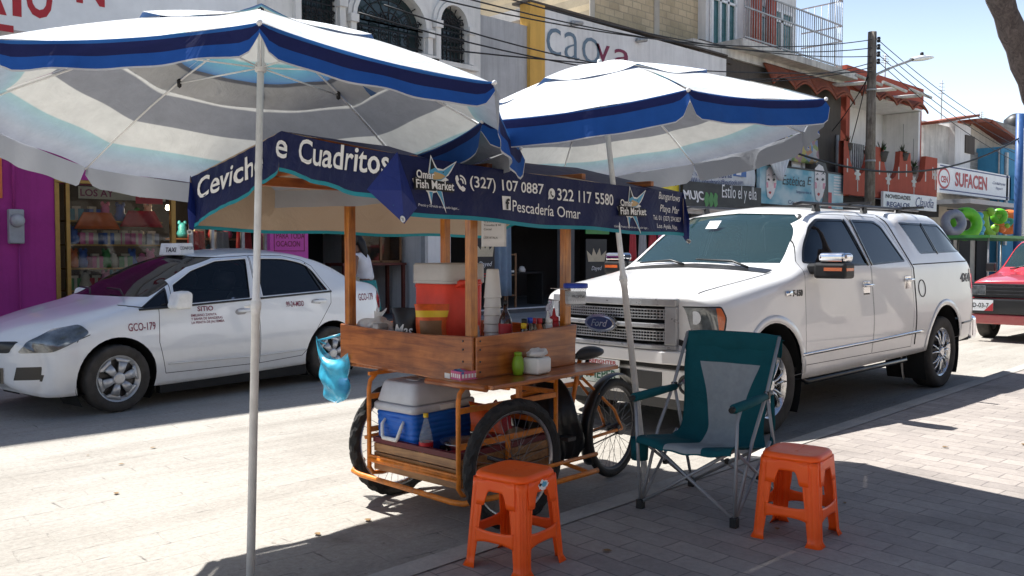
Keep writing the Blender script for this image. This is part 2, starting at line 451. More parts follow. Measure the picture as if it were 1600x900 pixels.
# ------------------------------------------------------------------ ground
def ground_mat(name, c, stain, sc, bmp=.3):
    m, nt, b = node_mat(name)
    v = texco(nt)
    a = noise(nt, v, sc, 7, .7); d = noise(nt, v, 45, 5, .8)
    r1 = ramp(nt, [(.3, tuple(x * (1 - stain) for x in c)), (.62, c)]); nt.links.new(a, r1.inputs[0])
    r2 = ramp(nt, [(.3, (.8, .8, .8)), (.6, (1, 1, 1))]); nt.links.new(d, r2.inputs[0])
    nt.links.new(mixc(nt, 1, r1.outputs[0], r2.outputs[0], 'MULTIPLY'), b.inputs['Base Color'])
    b.inputs['Roughness'].default_value = .9; bump(nt, d, bmp, .01, b)
    return m
def road_mat():
    m, nt, b = node_mat('road_concrete_block')
    v = texco(nt, (1, 1, 1))
    n2 = nt.nodes.new('ShaderNodeTexNoise'); n2.inputs['Scale'].default_value = 2.6; n2.inputs['Detail'].default_value = 4; nt.links.new(v, n2.inputs['Vector'])
    va = nt.nodes.new('ShaderNodeVectorMath'); va.operation = 'SCALE'; va.inputs['Scale'].default_value = .10; nt.links.new(n2.outputs['Color'], va.inputs[0])
    ad = nt.nodes.new('ShaderNodeVectorMath'); ad.operation = 'ADD'; nt.links.new(v, ad.inputs[0]); nt.links.new(va.outputs[0], ad.inputs[1])
    br = nt.nodes.new('ShaderNodeTexBrick')
    br.inputs['Color1'].default_value = (.425, .395, .35, 1); br.inputs['Color2'].default_value = (.385, .36, .32, 1); br.inputs['Mortar'].default_value = (.17, .155, .14, 1)
    br.inputs['Scale'].default_value = 1; br.inputs['Mortar Size'].default_value = .008; br.inputs['Mortar Smooth'].default_value = .6
    br.inputs['Brick Width'].default_value = .46; br.inputs['Row Height'].default_value = .22
    nt.links.new(ad.outputs[0], br.inputs['Vector'])
    # joints are mostly filled with dust: only some stretches stay open
    fi0 = nt.nodes.new('ShaderNodeTexNoise'); fi0.inputs['Scale'].default_value = 6; fi0.inputs['Detail'].default_value = 6; nt.links.new(v, fi0.inputs['Vector'])
    open_ = noise(nt, v, 3.1, 5, .75)
    ro = ramp(nt, [(.53, (0, 0, 0)), (.67, (1, 1, 1))]); nt.links.new(open_, ro.inputs[0])
    base = mixc(nt, ro.outputs[0], (.412, .382, .338), br.outputs[0])
    st = noise(nt, v, .55, 7, .72); rs = ramp(nt, [(.25, (.74, .72, .70)), (.55, (1, 1, 1)), (.8, (1.04, 1.02, .99))]); nt.links.new(st, rs.inputs[0])
    fi = noise(nt, v, 28, 6, .8); rf = ramp(nt, [(.3, (.70, .70, .70)), (.62, (1.03, 1.03, 1.03))]); nt.links.new(fi, rf.inputs[0])
    sp = noise(nt, v, 9, 3, .6); rp = ramp(nt, [(.22, (.55, .5, .46)), (.31, (1, 1, 1))]); nt.links.new(sp, rp.inputs[0])
    tm = noise(nt, texco(nt, (.10, 1.1, 1)), 1.5, 5, .65); rt = ramp(nt, [(.34, (.80, .79, .78)), (.55, (1, 1, 1))]); nt.links.new(tm, rt.inputs[0]); base = mixc(nt, 1, base, rt.outputs[0], 'MULTIPLY')
    oil = noise(nt, v, .85, 4, .55); rl = ramp(nt, [(.24, (.52, .49, .46)), (.33, (1, 1, 1))]); nt.links.new(oil, rl.inputs[0]); base = mixc(nt, 1, base, rl.outputs[0], 'MULTIPLY')
    sxy = nt.nodes.new('ShaderNodeSeparateXYZ'); nt.links.new(v, sxy.inputs[0]); gm = nt.nodes.new('ShaderNodeMapRange'); nt.links.new(sxy.outputs[1], gm.inputs[0])
    for i_, v_ in ((1, 3.3), (2, 4.3), (3, .42), (4, 0.)): gm.inputs[i_].default_value = v_
    gn = nt.nodes.new('ShaderNodeMath'); gn.operation = 'MULTIPLY'; nt.links.new(gm.outputs[0], gn.inputs[0]); nt.links.new(fi0.outputs[0], gn.inputs[1]); base = mixc(nt, gn.outputs[0], base, (.16, .135, .11))
    c = mixc(nt, 1, base, rs.outputs[0], 'MULTIPLY'); c = mixc(nt, 1, c, rf.outputs[0], 'MULTIPLY'); c = mixc(nt, 1, c, rp.outputs[0], 'MULTIPLY')
    nt.links.new(c, b.inputs['Base Color']); b.inputs['Roughness'].default_value = .92
    mm = nt.nodes.new('ShaderNodeMath'); mm.operation = 'MULTIPLY_ADD'; nt.links.new(br.outputs['Fac'], mm.inputs[0]); mm.inputs[1].default_value = -.5; nt.links.new(fi, mm.inputs[2])
    bump(nt, mm.outputs[0], .55, .015, b)
    return m
road_mat()
ground_mat('dry_earth', (.30, .25, .19), .3, .3)
ground_mat('kerb_concrete', (.47, .44, .395), .3, 2.5, .4)
ground_mat('sidewalk_concrete', (.33, .315, .30), .3, 1.2)
brickmat('sidewalk_paver', (.42, .368, .328), (.335, .293, .265), (.235, .205, .19), .31, .155, .0055, .85, (0, 0, R(92)), .5, .5, 0, .36, soft=.4, fine=.2)

def kerb_y(x): return 3.33 + .0345 * x
def flat(name, poly, z, m, kind='structure'):
    b = MB(); b.add([(x, y, z) for x, y in poly], [tuple(range(len(poly)))])
    return tag(b.build(name, m), kind=kind)
flat('ground', [(-600, -600), (900, -600), (900, 900), (-600, 900)], -.18, M['dry_earth'])
flat('road', [(-80, -2), (260, -2), (260, 11.9), (-80, 11.9)], 0, M['road_concrete_block'])
b = MB()
xs = [-60 + 4 * i for i in range(81)]
for i in range(80):
    a, c = xs[i], xs[i + 1]
    b.add([(a, -40, .10), (c, -40, .10), (c, kerb_y(c) - .17, .10), (a, kerb_y(a) - .17, .10)], [(0, 1, 2, 3)])
tag(b.build('sidewalk', M['sidewalk_paver']), kind='structure')
b = MB()
def kerb_line(y_of, s, z, w):
    n = 160
    rows = []
    for i in range(n + 1):
        x = -60 + 2 * i
        y = y_of(x)
        rows.append([(x, y - s * w, z + .006), (x, y - s * .03, z + .006), (x, y - s * .008, z - .008), (x, y, z - .03), (x, y + s * .012, -.05)])
    vs = [p for r_ in rows for p in r_]; fs = []
    for i in range(n):
        for k in range(4):
            q = (i * 5 + k, (i + 1) * 5 + k, (i + 1) * 5 + k + 1, i * 5 + k + 1)
            fs.append(q if s > 0 else q[::-1])
    b.add(vs, fs, 0, True)
kerb_line(kerb_y, 1, .10, .18)
tag(b.build('kerb', M['kerb_concrete']), kind='structure')
b = MB(); kerb_line(lambda x: 11.85, -1, .14, .18)
tag(b.build('far_kerb', M['kerb_concrete']), kind='structure')
flat('far_sidewalk', [(-60, 12.0), (200, 12.0), (200, 16.4), (-60, 16.4)], .14, M['sidewalk_concrete'])

# ------------------------------------------------------------------ buildings across the street
YF = 15.5
stucco('magenta_stucco', (.40, .035, .24), .22)
stucco('pink_panel', (.62, .10, .42), .12, streak=False)
stucco('white_stucco', (.80, .79, .78), .2)
stucco('white_stone', (.78, .76, .73), .2)
stucco('grey_render', (.48, .48, .49), .3)
stucco('cream_render', (.55, .50, .42), .3)
stucco('ochre_paint', (.72, .42, .10), .2)
stucco('terracotta_paint', (.42, .085, .05), .2)
stucco('weathered_white', (.68, .66, .62), .45)
stucco('blue_paint', (.06, .27, .46), .2)
stucco('brown_wall', (.09, .075, .065), .3)
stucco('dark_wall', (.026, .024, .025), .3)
stucco('shop_grey_wall', (.12, .12, .125), .3)
brickmat('concrete_block_wall', (.68, .55, .36), (.55, .44, .28), (.46, .38, .26), .42, .21, .018, .9, (R(90), 0, 0), .5, .6, 0, .3)
brickmat('grey_block_wall', (.30, .29, .27), (.24, .235, .22), (.36, .35, .33), .42, .21, .018, .9, (R(90), 0, 0), .5, .6, 0, .35)
mat('roof_tile', (.23, .062, .032), .8, var=.35, scale=9, bmp=.3)
mat('gold_anodised', (.30, .18, .05), .4, .6, var=.2)
mat('sign_white', (.80, .81, .82), .45, var=.08, scale=2)
mat('sign_cloth', (.62, .65, .68), .7, var=.15, scale=2)
mat('glass_dark_far', (.03, .05, .055), .06, var=.2, scale=1.5)
mat('glass_teal', (.03, .12, .12), .08, var=.35, scale=1.2)
mat('iron_black', (.02, .02, .022), .5, .4, var=.2)
mat('iron_grey', (.38, .38, .38), .5, .2, var=.3)
mat('goods_red', (.45, .03, .04), .5); mat('goods_orange', (.7, .16, .04), .5); mat('goods_cream', (.55, .47, .33), .6)
mat('goods_teal', (.03, .22, .26), .5); mat('goods_blue', (.05, .12, .35), .5); mat('goods_pink', (.6, .12, .25), .5)
mat('goods_green', (.06, .25, .06), .5); mat('goods_grey', (.35, .35, .36), .5)
mat('red_table_wood', (.12, .03, .022), .5, var=.3); mat('shelf_wood', (.22, .11, .05), .5, var=.3)
glassy('shop_glass', (.02, .02, .022), .93, (.96, .97, .97), refl=.25)

def bld(name, label): return thing(name, label, 'building', (0, 0, 0))
def wallbox(par, x0, x1, z0, z1, m, y=YF, d=.3, name='wall', label=None, bev=0):
    return MB().box((x0, y, z0), (x1, y + d, z1)).build(name, M[m], par, label=label, bevel=bev)
def face_text(mb, body, x0, z0, y, w=None, h=None, mi=0, **kw):
    mb.text(body, lambda x, z: (x0 + x, y, z0 + z), mi, w=w, h=h, **kw)

# --- A: magenta souvenir shop
A = bld('souvenir_shop', 'magenta painted souvenir shop with gold framed display window behind the taxi')
w = MB()
w.box((-8, YF, .1), (4.67, YF + .3, 4.5)); w.box((4.67, YF, 2.74), (8.47, YF + .3, 4.5)); w.box((8.47, YF, 2.74), (9.3, YF + .3, 4.5))
w.build('wall', M['magenta_stucco'], A)
w = MB(); w.box((-8, YF, 4.5), (6.2, YF + 6, 7.4))
w.add([(-8, YF, 7.4), (6.2, YF, 7.4), (6.2, YF, 10.6), (4.4, YF, 12.3), (-8, YF, 12.3), (-8, YF + 6, 7.4), (6.2, YF + 6, 7.4), (6.2, YF + 6, 10.6), (4.4, YF + 6, 12.3), (-8, YF + 6, 12.3)],
      [(0, 1, 2, 3, 4), (9, 8, 7, 6, 5), (1, 6, 7, 2), (2, 7, 8, 3), (3, 8, 9, 4), (4, 9, 5, 0)])
w.build('upper_wall', M['white_stucco'], A)
w = MB(); w.box((8.47, YF - .06, .1), (9.3, YF + .3, 2.74)); face_text(w, 'RECUERDOS\nPARA TODA\nOCACION', 8.60, 1.72, YF - .066, w=.62, h=.42, mi=1, bold=.01)
for (x0, x1, z0, z1) in ((8.55, 9.22, 1.63, 1.645), (8.55, 9.22, 2.2, 2.215), (8.55, 8.565, 1.63, 2.2), (9.205, 9.22, 1.63, 2.2)):
    w.box((x0, YF - .065, z0), (x1, YF - .061, z1), 1)
w.build('pilaster', [M['pink_panel'], M['lettering_maroon']], A)
# gold frame with panes, dark door bay, shop interior
fr = MB()
for x0, x1 in ((4.67, 4.74), (4.84, 4.90), (6.58, 6.66)): fr.box((x0, YF - .02, .14), (x1, YF + .08, 2.74))
fr.box((4.67, YF - .025, 2.74), (8.47, YF + .1, 2.80)); fr.box((4.82, YF - .015, .14), (6.6, YF + .07, .5))
win = fr.build('display_window', M['gold_anodised'], A, bevel=.006)
MB().box((4.83, YF + .025, .5), (6.56, YF + .035, 2.74)).build('pane', M['shop_glass'], win)
fr = MB()
for x in (6.95, 7.35, 7.95, 8.42): fr.box((x, YF + .05, .14), (x + .055, YF + .12, 2.74))
dr = fr.build('door_frame', M['iron_grey'], A)
MB().box((7.0, YF + .08, .2), (8.42, YF + .09, 2.7)).build('pane', M['shop_glass'], dr)
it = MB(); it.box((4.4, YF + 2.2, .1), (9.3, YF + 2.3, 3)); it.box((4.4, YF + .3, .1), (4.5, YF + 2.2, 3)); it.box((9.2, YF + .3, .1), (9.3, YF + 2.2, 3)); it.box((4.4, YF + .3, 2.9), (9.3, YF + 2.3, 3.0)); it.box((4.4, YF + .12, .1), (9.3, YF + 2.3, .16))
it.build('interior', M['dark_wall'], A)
# shelves of goods in the window (standing on a shelf unit of their own)
sh = MB()
for z in (.52, .95, 1.32, 1.72, 2.12): sh.box((4.9, YF + .18, z), (6.5, YF + .55, z + .025))
tag(sh.build('display_shelf', M['gold_anodised']), 'gold glass display shelf unit inside the souvenir shop window', 'shelf')
sh = MB()
for z in (.5, .95, 1.4, 1.85): sh.box((7.0, YF + .9, z), (8.4, YF + 1.25, z + .03))
tag(sh.build('wall_shelf', M['shelf_wood']), 'dim wooden shelves behind the souvenir shop door glass', 'shelf')
random.seed(3)
gm = ['goods_red', 'goods_orange', 'goods_cream', 'goods_teal', 'goods_blue', 'goods_pink', 'goods_green', 'goods_grey', 'goods_cream']
def souvenir(kind):
    b = MB()
    if kind == 0:   # lidded jar
        b.lathe([(0, 0), (.05, 0), (.07, .05), (.065, .11), (.035, .13), (.04, .15), (0, .17)], 12)
    elif kind == 1: # gift box with a ribbon
        b.box((-.08, -.06, 0), (.08, .06, .13)); b.box((-.018, -.064, 0), (.018, .064, .134), 1); b.box((-.05, -.02, .134), (.05, .02, .16), 1)
    else:           # soft toy: body, head, ears
        b.lathe([(0, 0), (.06, .01), (.075, .06), (.05, .11), (.055, .14), (.04, .185), (0, .2)], 12)
        for s in (-1, 1): b.lathe([(0, .17), (.022, .18), (.02, .215), (0, .225)], 8, c=(s * .04, 0, 0))
    return b
k = 0
for z, n in ((.545, 8), (.975, 9), (1.345, 9), (1.745, 9), (2.145, 6)):
    for i in range(n):
        mm = random.choice(gm); kd = random.choice((0, 1, 1, 2, 2))
        o = souvenir(kd).build('souvenir', [M[mm], M['goods_cream']], None, (4.98 + (i + .5) * 1.46 / n + random.uniform(-.03, .03), YF + .33 + random.uniform(-.06, .05), z), random.uniform(-.5, .5))
        o.scale = (1.35, 1.2, 1.5)
        tag(o, 'small souvenir on the display shelves in the gold framed shop window', 'souvenir', 'souvenirs on the window shelves')
        k += 1
for z, n in ((.53, 5), (.98, 5), (1.43, 5), (1.88, 4)):
    for i in range(n):
        mm = random.choice(['goods_teal', 'goods_red', 'goods_grey', 'goods_cream', 'goods_pink'])
        o = souvenir(random.choice((1, 2))).build('souvenir', [M[mm], M['goods_cream']], None, (7.1 + (i + .5) * 1.2 / n, YF + 1.07, z), random.uniform(-.5, .5))
        o.scale = (1.5, 1.2, 1.5)
        tag(o, 'souvenir on the dim shelves behind the shop door glass', 'souvenir', 'souvenirs behind the door')
# orange fabric canopy goods and red packets inside the window
for x, z, mm, lab in ((5.38, 2.0, 'goods_orange', 'orange folded fabric hanging behind the gold framed window'), (6.12, 2.05, 'goods_red', 'red folded fabric hanging behind the gold framed window')):
    b = MB(); b.grid(lambda u, v, x=x, z=z: (x + (u - .5) * (.75 - .3 * v), YF + .12 + .02 * math.sin(u * 14), z + .28 * v), 14, 4)
    o = b.build('hanging_fabric', M[mm]); o.modifiers.new('thickness', 'SOLIDIFY').thickness = .01
    tag(o, lab, 'fabric')
# poster strip at the top of the window
b = MB(); b.box((5.05, YF + .036, 2.5), (6.5, YF + .042, 2.7), 0); face_text(b, 'LOS AY', 5.08, 2.54, YF + .034, h=.12, mi=1, bold=.02); b.box((5.98, YF + .028, 2.45), (6.45, YF + .034, 2.71), 2); face_text(b, 'OFERTAS', 6.02, 2.55, YF + .026, w=.38, mi=0, bold=.02)
tag(b.build('window_poster', [M['goods_cream'], M['lettering_maroon'], M['goods_red']]), 'cream and red printed strip across the top of the display window', 'poster')
b = MB(); b.box((8.0, YF - .02, 1.98), (8.25, YF, 2.3)); tag(b.build('price_card', M['goods_orange']), 'orange card hanging beside the pink pilaster', 'card')
# hanging garments behind the door bay
for x, mm, lab in ((7.2, 'goods_red', 'dark red garment hanging left in the shop door bay'), (7.68, 'goods_grey', 'grey garment hanging in the middle of the shop door bay'), (8.15, 'goods_red', 'dark red garment hanging beside the pink pilaster')):
    b = MB(); b.grid(lambda u, v, x=x: (x + (u - .5) * (.42 - .14 * v), YF + .35 + .03 * math.sin(u * 17 + x), .95 + 1.05 * v), 14, 5)
    o = b.build('garment', M[mm]); o.modifiers.new('thickness', 'SOLIDIFY').thickness = .012; tag(o, lab, 'garment')
# shop lamp (a lit bulb in the photo)
t = thing('ceiling_bulb', 'small lit bulb hanging in the souvenir shop door bay', 'lamp', (6.86, YF + .8, 2.45))
em = bpy.data.materials.new('lit_bulb'); em.use_nodes = True; em.node_tree.nodes['Principled BSDF'].inputs['Emission Color'].default_value = (1, .8, .5, 1); em.node_tree.nodes['Principled BSDF'].inputs['Emission Strength'].default_value = 14
b = MB(); b.lathe([(0, -.06), (.03, -.05), (.042, -.015), (.03, .02), (.018, .04)], 12); b.build('bulb', em, t)
b = MB(); b.lathe([(.02, .04), (.02, .08), (.005, .09), (.004, .45)], 10); b.build('holder', M['black_plastic'], t)
l_ = bpy.data.lights.new('bulb_light', 'POINT'); l_.energy = 22; l_.color = (1, .78, .5); l_.shadow_soft_size = .05; lo_ = bpy.data.objects.new('bulb_light', l_); col.objects.link(lo_); lo_.parent = t; lo_.location = (0, 0, -.14)
# electric meter on the magenta wall
t = thing('electric_meter', 'grey electric meter with round glass dial on the magenta wall', 'meter', (sx(24), YF, 0))
zm = sz(22, 355)
MB().box((-.11, -.12, zm - .26), (.11, 0, zm + .28)).build('box', M['goods_grey'], t, bevel=.02)
b = MB(); b.lathe([(0, -.235), (.07, -.23), (.098, -.19), (.105, -.12)], 20, axis='Y', c=(0, 0, zm + .1)); b.build('dial', M['grey_plastic'], t)
b = MB(); b.tube([(-.02, -.05, zm + .28), (-.02, -.05, zm + 1.6)], .022); b.tube([(.05, -.03, zm - .26), (.05, -.03, .14)], .012); b.build('conduit', M['magenta_stucco'], t)
tg = MB().box((sx(0) - .1, YF - .04, 2.45), (sx(5), YF, 3.2)).build('wall_sign', M['goods_orange'], None, bevel=.004); tag(tg, 'orange sign board fixed at the far left of the magenta wall', 'sign')
# big white sign with red letters
b = MB(); z0 = 5.05
b.box((.5, YF - .16, z0), (8.2, YF - .02, 7.6))
def redt(s, px0, px1, zb, h):
    x0 = sx(px0, 15.3); face_text(b, s, x0, zb, YF - .166, w=sx(px1, 15.3) - x0, h=h, mi=1, bold=.035)
redt('A', -38, 20, sz(10, 24, 15.33), .62); redt('S', -110, -48, sz(10, 26, 15.33), .62); redt('I', 29, 43, sz(36, 27, 15.33), .62); redt('O', 50, 91, sz(70, 30, 15.33), .62); redt('N', 128, 172, sz(150, 9, 15.33), .62); redt('T', -40, 30, sz(0, 37, 15.33) - .5, .5)
tag(b.build('shop_sign', [M['sign_white'], M['lettering_red']]), 'large white sign with thick red capitals above the souvenir shop', 'sign')

# --- B: white building with arched upper windows over open shops
B = bld('arched_building', 'white building with arched iron windows upstairs and dark open shops below')
def arch_poly(xc, hw, zs, rise, n=14): return [(xc - hw * math.cos(PI * i / n), zs + rise * math.sin(PI * i / n)) for i in range(n + 1)]
arches = [(sx(500), .42, 5.95, 6.7, .5), ((sx(556) + sx(664)) / 2, (sx(664) - sx(556)) / 2, 5.95, 6.45, .75), ((sx(686) + sx(728)) / 2, (sx(728) - sx(686)) / 2, 5.9, 6.72, .44)]
w = MB(); x = 6.2
y0, y1 = YF, YF + .32
for xc, hw, zb, zs, rise in arches:
    w.box((x, y0, 2.78), (xc - hw, y1, 9.7))
    w.box((xc - hw, y0, 2.78), (xc + hw, y1, zb))
    ap = arch_poly(xc, hw, zs, rise)
    poly = [(xc - hw, 9.7)] + ap + [(xc + hw, 9.7)]
    w.prism(poly, 0, .32, 0, Matrix(((1, 0, 0, 0), (0, 0, -1, y1), (0, 1, 0, 0), (0, 0, 0, 1))))
    x = xc + hw
w.box((x, y0, 2.78), (13.95, y1, 9.7))
w.box((6.2, YF + .32, 9.5), (13.95, YF + 6, 9.68)); w.box((6.2, YF + 6, .1), (13.95, YF + 6.2, 9.7)); w.box((13.75, YF + .32, 2.78), (13.95, YF + 6, 9.5))
w.build('wall', M['white_stone'], B)
w = MB()
for xc, hw, zb, zs, rise in arches:   # moulded surrounds
    for k, (o, pr) in enumerate(((.0, .10), (.10, .06))):
        oa = arch_poly(xc, hw + o + .09, zs, rise + o + .09); ia = arch_poly(xc, hw + o, zs, rise + o)
        for i in range(14):
            w.prism([ia[i], ia[i + 1], oa[i + 1], oa[i]], 0, pr, 0, Matrix(((1, 0, 0, 0), (0, 0, -1, YF), (0, 1, 0, 0), (0, 0, 0, 1))))
    for s in (-1, 1):
        a, c = sorted((xc + s * (hw + .02), xc + s * (hw + .15)))
        w.box((a, YF - .12, zb), (c, YF - .002, zs - .14)); w.box((a - .03, YF - .17, zs - .14), (c + .03, YF - .002, zs + .02))
    w.box((xc - hw - .3, YF - .15, zb - .12), (xc + hw + .3, YF - .003, zb - .02))
w.build('window_surround', M['white_stone'], B)
for xc, hw, zb, zs, rise in arches:
    g = MB()
    for k in range(-3, 4):
        xx = xc + hw * k / 3.6
        top = zs + rise * math.sqrt(max(0, 1 - (k / 3.6) ** 2))
        g.tube([(xx, YF + .06, zb), (xx, YF + .06, zs)], .014, 6)
    for z in (zb + .1, zb + .5, zs, zs - .12): g.bar((xc - hw, YF + .06, z), (xc + hw, YF + .06, z), .025, .03)
    for i in range(7):
        a = PI * (i + .5) / 7; g.tube([(xc + .12 * hw * math.cos(a), YF + .06, zs + .12 * rise * math.sin(a)), (xc + hw * math.cos(a), YF + .06, zs + rise * math.sin(a))], .014, 6)
    for rr in (.35, .68): g.tube([(xc + hw * rr * math.cos(PI * i / 16), YF + .06, zs + rise * rr * math.sin(PI * i / 16)) for i in range(17)], .014, 6)
    for k in range(6):  # scrolls
        cx = xc - hw + hw * (k + .5) / 3
        for zz in (zb + .3, zs - .3, zs + .12):
            g.tube([(cx + .09 * (1 - t / 14) * math.cos(t * .75), YF + .045, zz + .09 * (1 - t / 14) * math.sin(t * .75)) for t in range(13)], .013, 5)
    gr = g.build('window_grille', M['iron_black'], B)
    MB().box((xc - hw - .02, YF + .2, zb), (xc + hw + .02, YF + .22, zs + rise)).build('pane', M['glass_dark_far'], gr)
# ground floor openings
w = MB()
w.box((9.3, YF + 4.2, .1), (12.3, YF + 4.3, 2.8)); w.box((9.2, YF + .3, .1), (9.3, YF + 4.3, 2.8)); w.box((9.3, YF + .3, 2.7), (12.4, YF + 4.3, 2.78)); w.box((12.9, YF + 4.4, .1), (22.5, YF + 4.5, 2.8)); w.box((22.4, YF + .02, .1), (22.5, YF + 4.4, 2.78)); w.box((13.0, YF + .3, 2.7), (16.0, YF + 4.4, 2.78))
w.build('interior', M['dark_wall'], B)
w = MB(); w.box((12.33, YF - .03, .1), (13.0, YF + 4.3, 2.78)); w.build('pillar', M['white_stucco'], B)
w = MB(); w.box((12.25, YF - .05, .1), (12.33, YF + .1, 2.78)); w.build('door_post', M['grey_plastic'], B)
w = MB(); w.box((9.3, YF - .1, .14), (12.3, YF + 4.2, .2)); w.box((13.0, YF - .14, .14), (22.5, YF + 4.4, .24)); w.build('shop_floor', M['shop_grey_wall'], B)
w = MB(); w.box((13.0, YF - .16, .235), (22.5, YF - .05, .262)); w.build('step_edge', M['white_stucco'], B)
# things in the open shops
t = thing('shop_table', 'dark red wooden table inside the open shop behind the cooler', 'table', (11.35, YF + .9, .2))
MB().box((-.85, -.35, 1.12), (.85, .35, 1.18)).build('tabletop', M['red_table_wood'], t, bevel=.01)
for ax in (-.78, .78):
    for ay in (-.3, .3): MB().box((ax - .035, ay - .035, 0), (ax + .035, ay + .035, 1.12)).build('leg', M['red_table_wood'], t)
t = thing('wooden_case', 'brown wooden glazed case standing on the dark red shop table', 'case', (11.45, YF + .9, 1.38))
b = MB()
for x0, x1 in ((-.62, -.56), (.12, .18), (.66, .72)): b.box((x0, -.2, 0), (x1, .2, .62))
b.box((-.62, -.2, .62), (.72, .2, .68)); b.box((-.62, -.2, 0), (.72, .2, .05)); b.box((-.56, .17, .05), (.66, .2, .62))
b.build('frame', M['shelf_wood'], t)
b = MB(); b.box((.18, -.19, .05), (.66, -.18, .62)); b.box((-.56, -.19, .05), (.12, -.18, .62)); b.build('pane', M['shop_glass'], t)
for xp, zp, ww, hh, lab in ((sx(757), sz(757, 425), .62, 1.1, 'black poster with cream crown print hanging behind the foam cups'), (sx(931), sz(931, 432), .85, 1.2, 'black poster with pale crown print behind the wooden post')):
    b = MB(); b.box((xp - ww / 2, YF - .02, zp - .2), (xp + ww / 2, YF, zp + hh - .2))
    zc = zp + hh * .33
    cr = [(-.24, 0), (.24, 0), (.29, .3), (.14, .16), (.09, .36), (0, .18), (-.09, .36), (-.14, .16), (-.29, .3)]
    b.add([(xp + x * ww / .62, YF - .024, zc + y) for x, y in cr], [(0, 1, 3, 5, 7), (1, 2, 3), (3, 4, 5), (5, 6, 7), (7, 8, 0)], 1)
    face_text(b, 'Dayed', xp - .2, zc - .26, YF - .024, w=.42, mi=2, shear=.3)
    b.box((xp - .2, YF - .024, zp - .06), (xp + .2, YF - .022, zp - .03), 3); b.box((xp - .15, YF - .024, zp - .12), (xp + .15, YF - .022, zp - .095), 3)
    tag(b.build('crown_poster', [M['lettering_black'], M['goods_cream'], M['lettering_white'], M['lettering_red']]), lab, 'poster')
mat('curtain_blue', (.20, .27, .36), .8)
b = MB(); xa, xb = sx(776), sx(802)
b.grid(lambda u, v: (lerp(xa, xb, u) + .05 * (1 - v) * (u - .5), YF + .1 + .05 * math.sin(u * 16), lerp(.55, 2.7, v)), 30, 6)
o = b.build('curtain', M['curtain_blue']); o.modifiers.new('thickness', 'SOLIDIFY').thickness = .01; tag(o, 'pale blue door curtain hanging beside the crown poster', 'curtain')
t = thing('side_shelf', 'light wooden rack standing inside the dark shop by the curtain', 'shelf', (sx(806), YF + .35, .24))
for xx in (-.18, .18):
    for yy in (-.15, .15): MB().box((xx - .02, yy - .02, 0), (xx + .02, yy + .02, 1.35)).build('leg', M['shelf_wood'], t)
for zz in (.3, .8, 1.3): MB().box((-.19, -.16, zz), (.19, .16, zz + .03)).build('shelf', M['shelf_wood'], t)
t = thing('salon_table', 'black table with white trays at the back of the dark shop', 'table', (sx(848), YF + 1.0, .24))
MB().box((-.8, -.3, .82), (.8, .3, .86)).build('tabletop', M['dark_wall'], t)
for xx in (-.75, .75): MB().box((xx - .03, -.28, 0), (xx + .03, .28, .82)).build('leg', M['dark_wall'], t)
MB().lathe([(0, 0), (.09, 0), (.1, .06), (.06, .14), (0, .16)], 14).build('salon_bowl', M['white_plastic'], None, (sx(848) + .15, YF + .9, 1.1)).update_tag()
tag(bpy.data.objects['salon_bowl'], 'white bowl standing on the black table in the dark shop', 'bowl')
MB().box((-.25, -.1, 0), (.25, .1, .05)).build('white_tray', M['white_plastic'], None, (sx(848) - .45, YF + .9, 1.1))
tag(bpy.data.objects['white_tray'], 'flat white tray on the black table in the dark shop', 'tray')
w = MB(); w.box((sx(884), YF + .1, .24), (sx(902), YF + .3, 2.7)); tag(w.build('partition_panel', M['shop_grey_wall']), 'grey panel between the shops behind the wooden post', 'panel')
b = MB(); b.box((sx(914), YF - .04, 2.1), (sx(950), YF, 2.62)); tag(b.build('green_card', M['goods_green']), 'green card hanging above the black crown poster', 'card')
# wall between poster and truck: rack of dark red garments near the truck's far mirror
for i, px in enumerate((985, 1000, 1015, 1028)):
    b = MB(); xx = sx(px); b.grid(lambda u, v: (xx + (u - .5) * (.38 - .12 * v), YF - .1 + .03 * math.sin(u * 15 + i), 1.3 + .9 * v), 10, 4)
    o = b.build('shop_dress', M[('goods_red', 'goods_grey', 'goods_red', 'goods_pink')[i]]); o.modifiers.new('thickness', 'SOLIDIFY').thickness = .012
    tag(o, 'garment hanging on the shopfront behind the pickup windscreen', 'garment', 'garments outside the far shop')

# louvred grey box beside the arches
G = bld('grey_annex', 'grey rendered annex with louvred window between arches and the CAOVA sign')
w = MB(); w.box((13.95, YF + .05, 2.78), (15.53, YF + .3, sz(785, 30))); w.build('wall', M['grey_render'], G); MB().box((13.95, YF + 3, sz(785, 30) - .2), (15.53, YF + 3.1, 9.2)).build('rear_wall', M['grey_render'], G)
w = MB()
z0 = sz(785, 28)
for i in range(9): w.bar((14.6, YF + 2.9, z0 + .16 * i), (15.25, YF + 2.9, z0 + .16 * i), .06, .03)
for xx in (14.56, 14.92, 15.29): w.box((xx - .02, YF + 2.84, z0 - .1), (xx + .02, YF + 2.9, z0 + 1.5))
w.build('louvre', M['iron_grey'], G); MB().box((14.0, YF + 2.93, z0 - .1), (15.3, YF + 2.97, z0 + 1.5)).build('pane', M['glass_teal'], G)

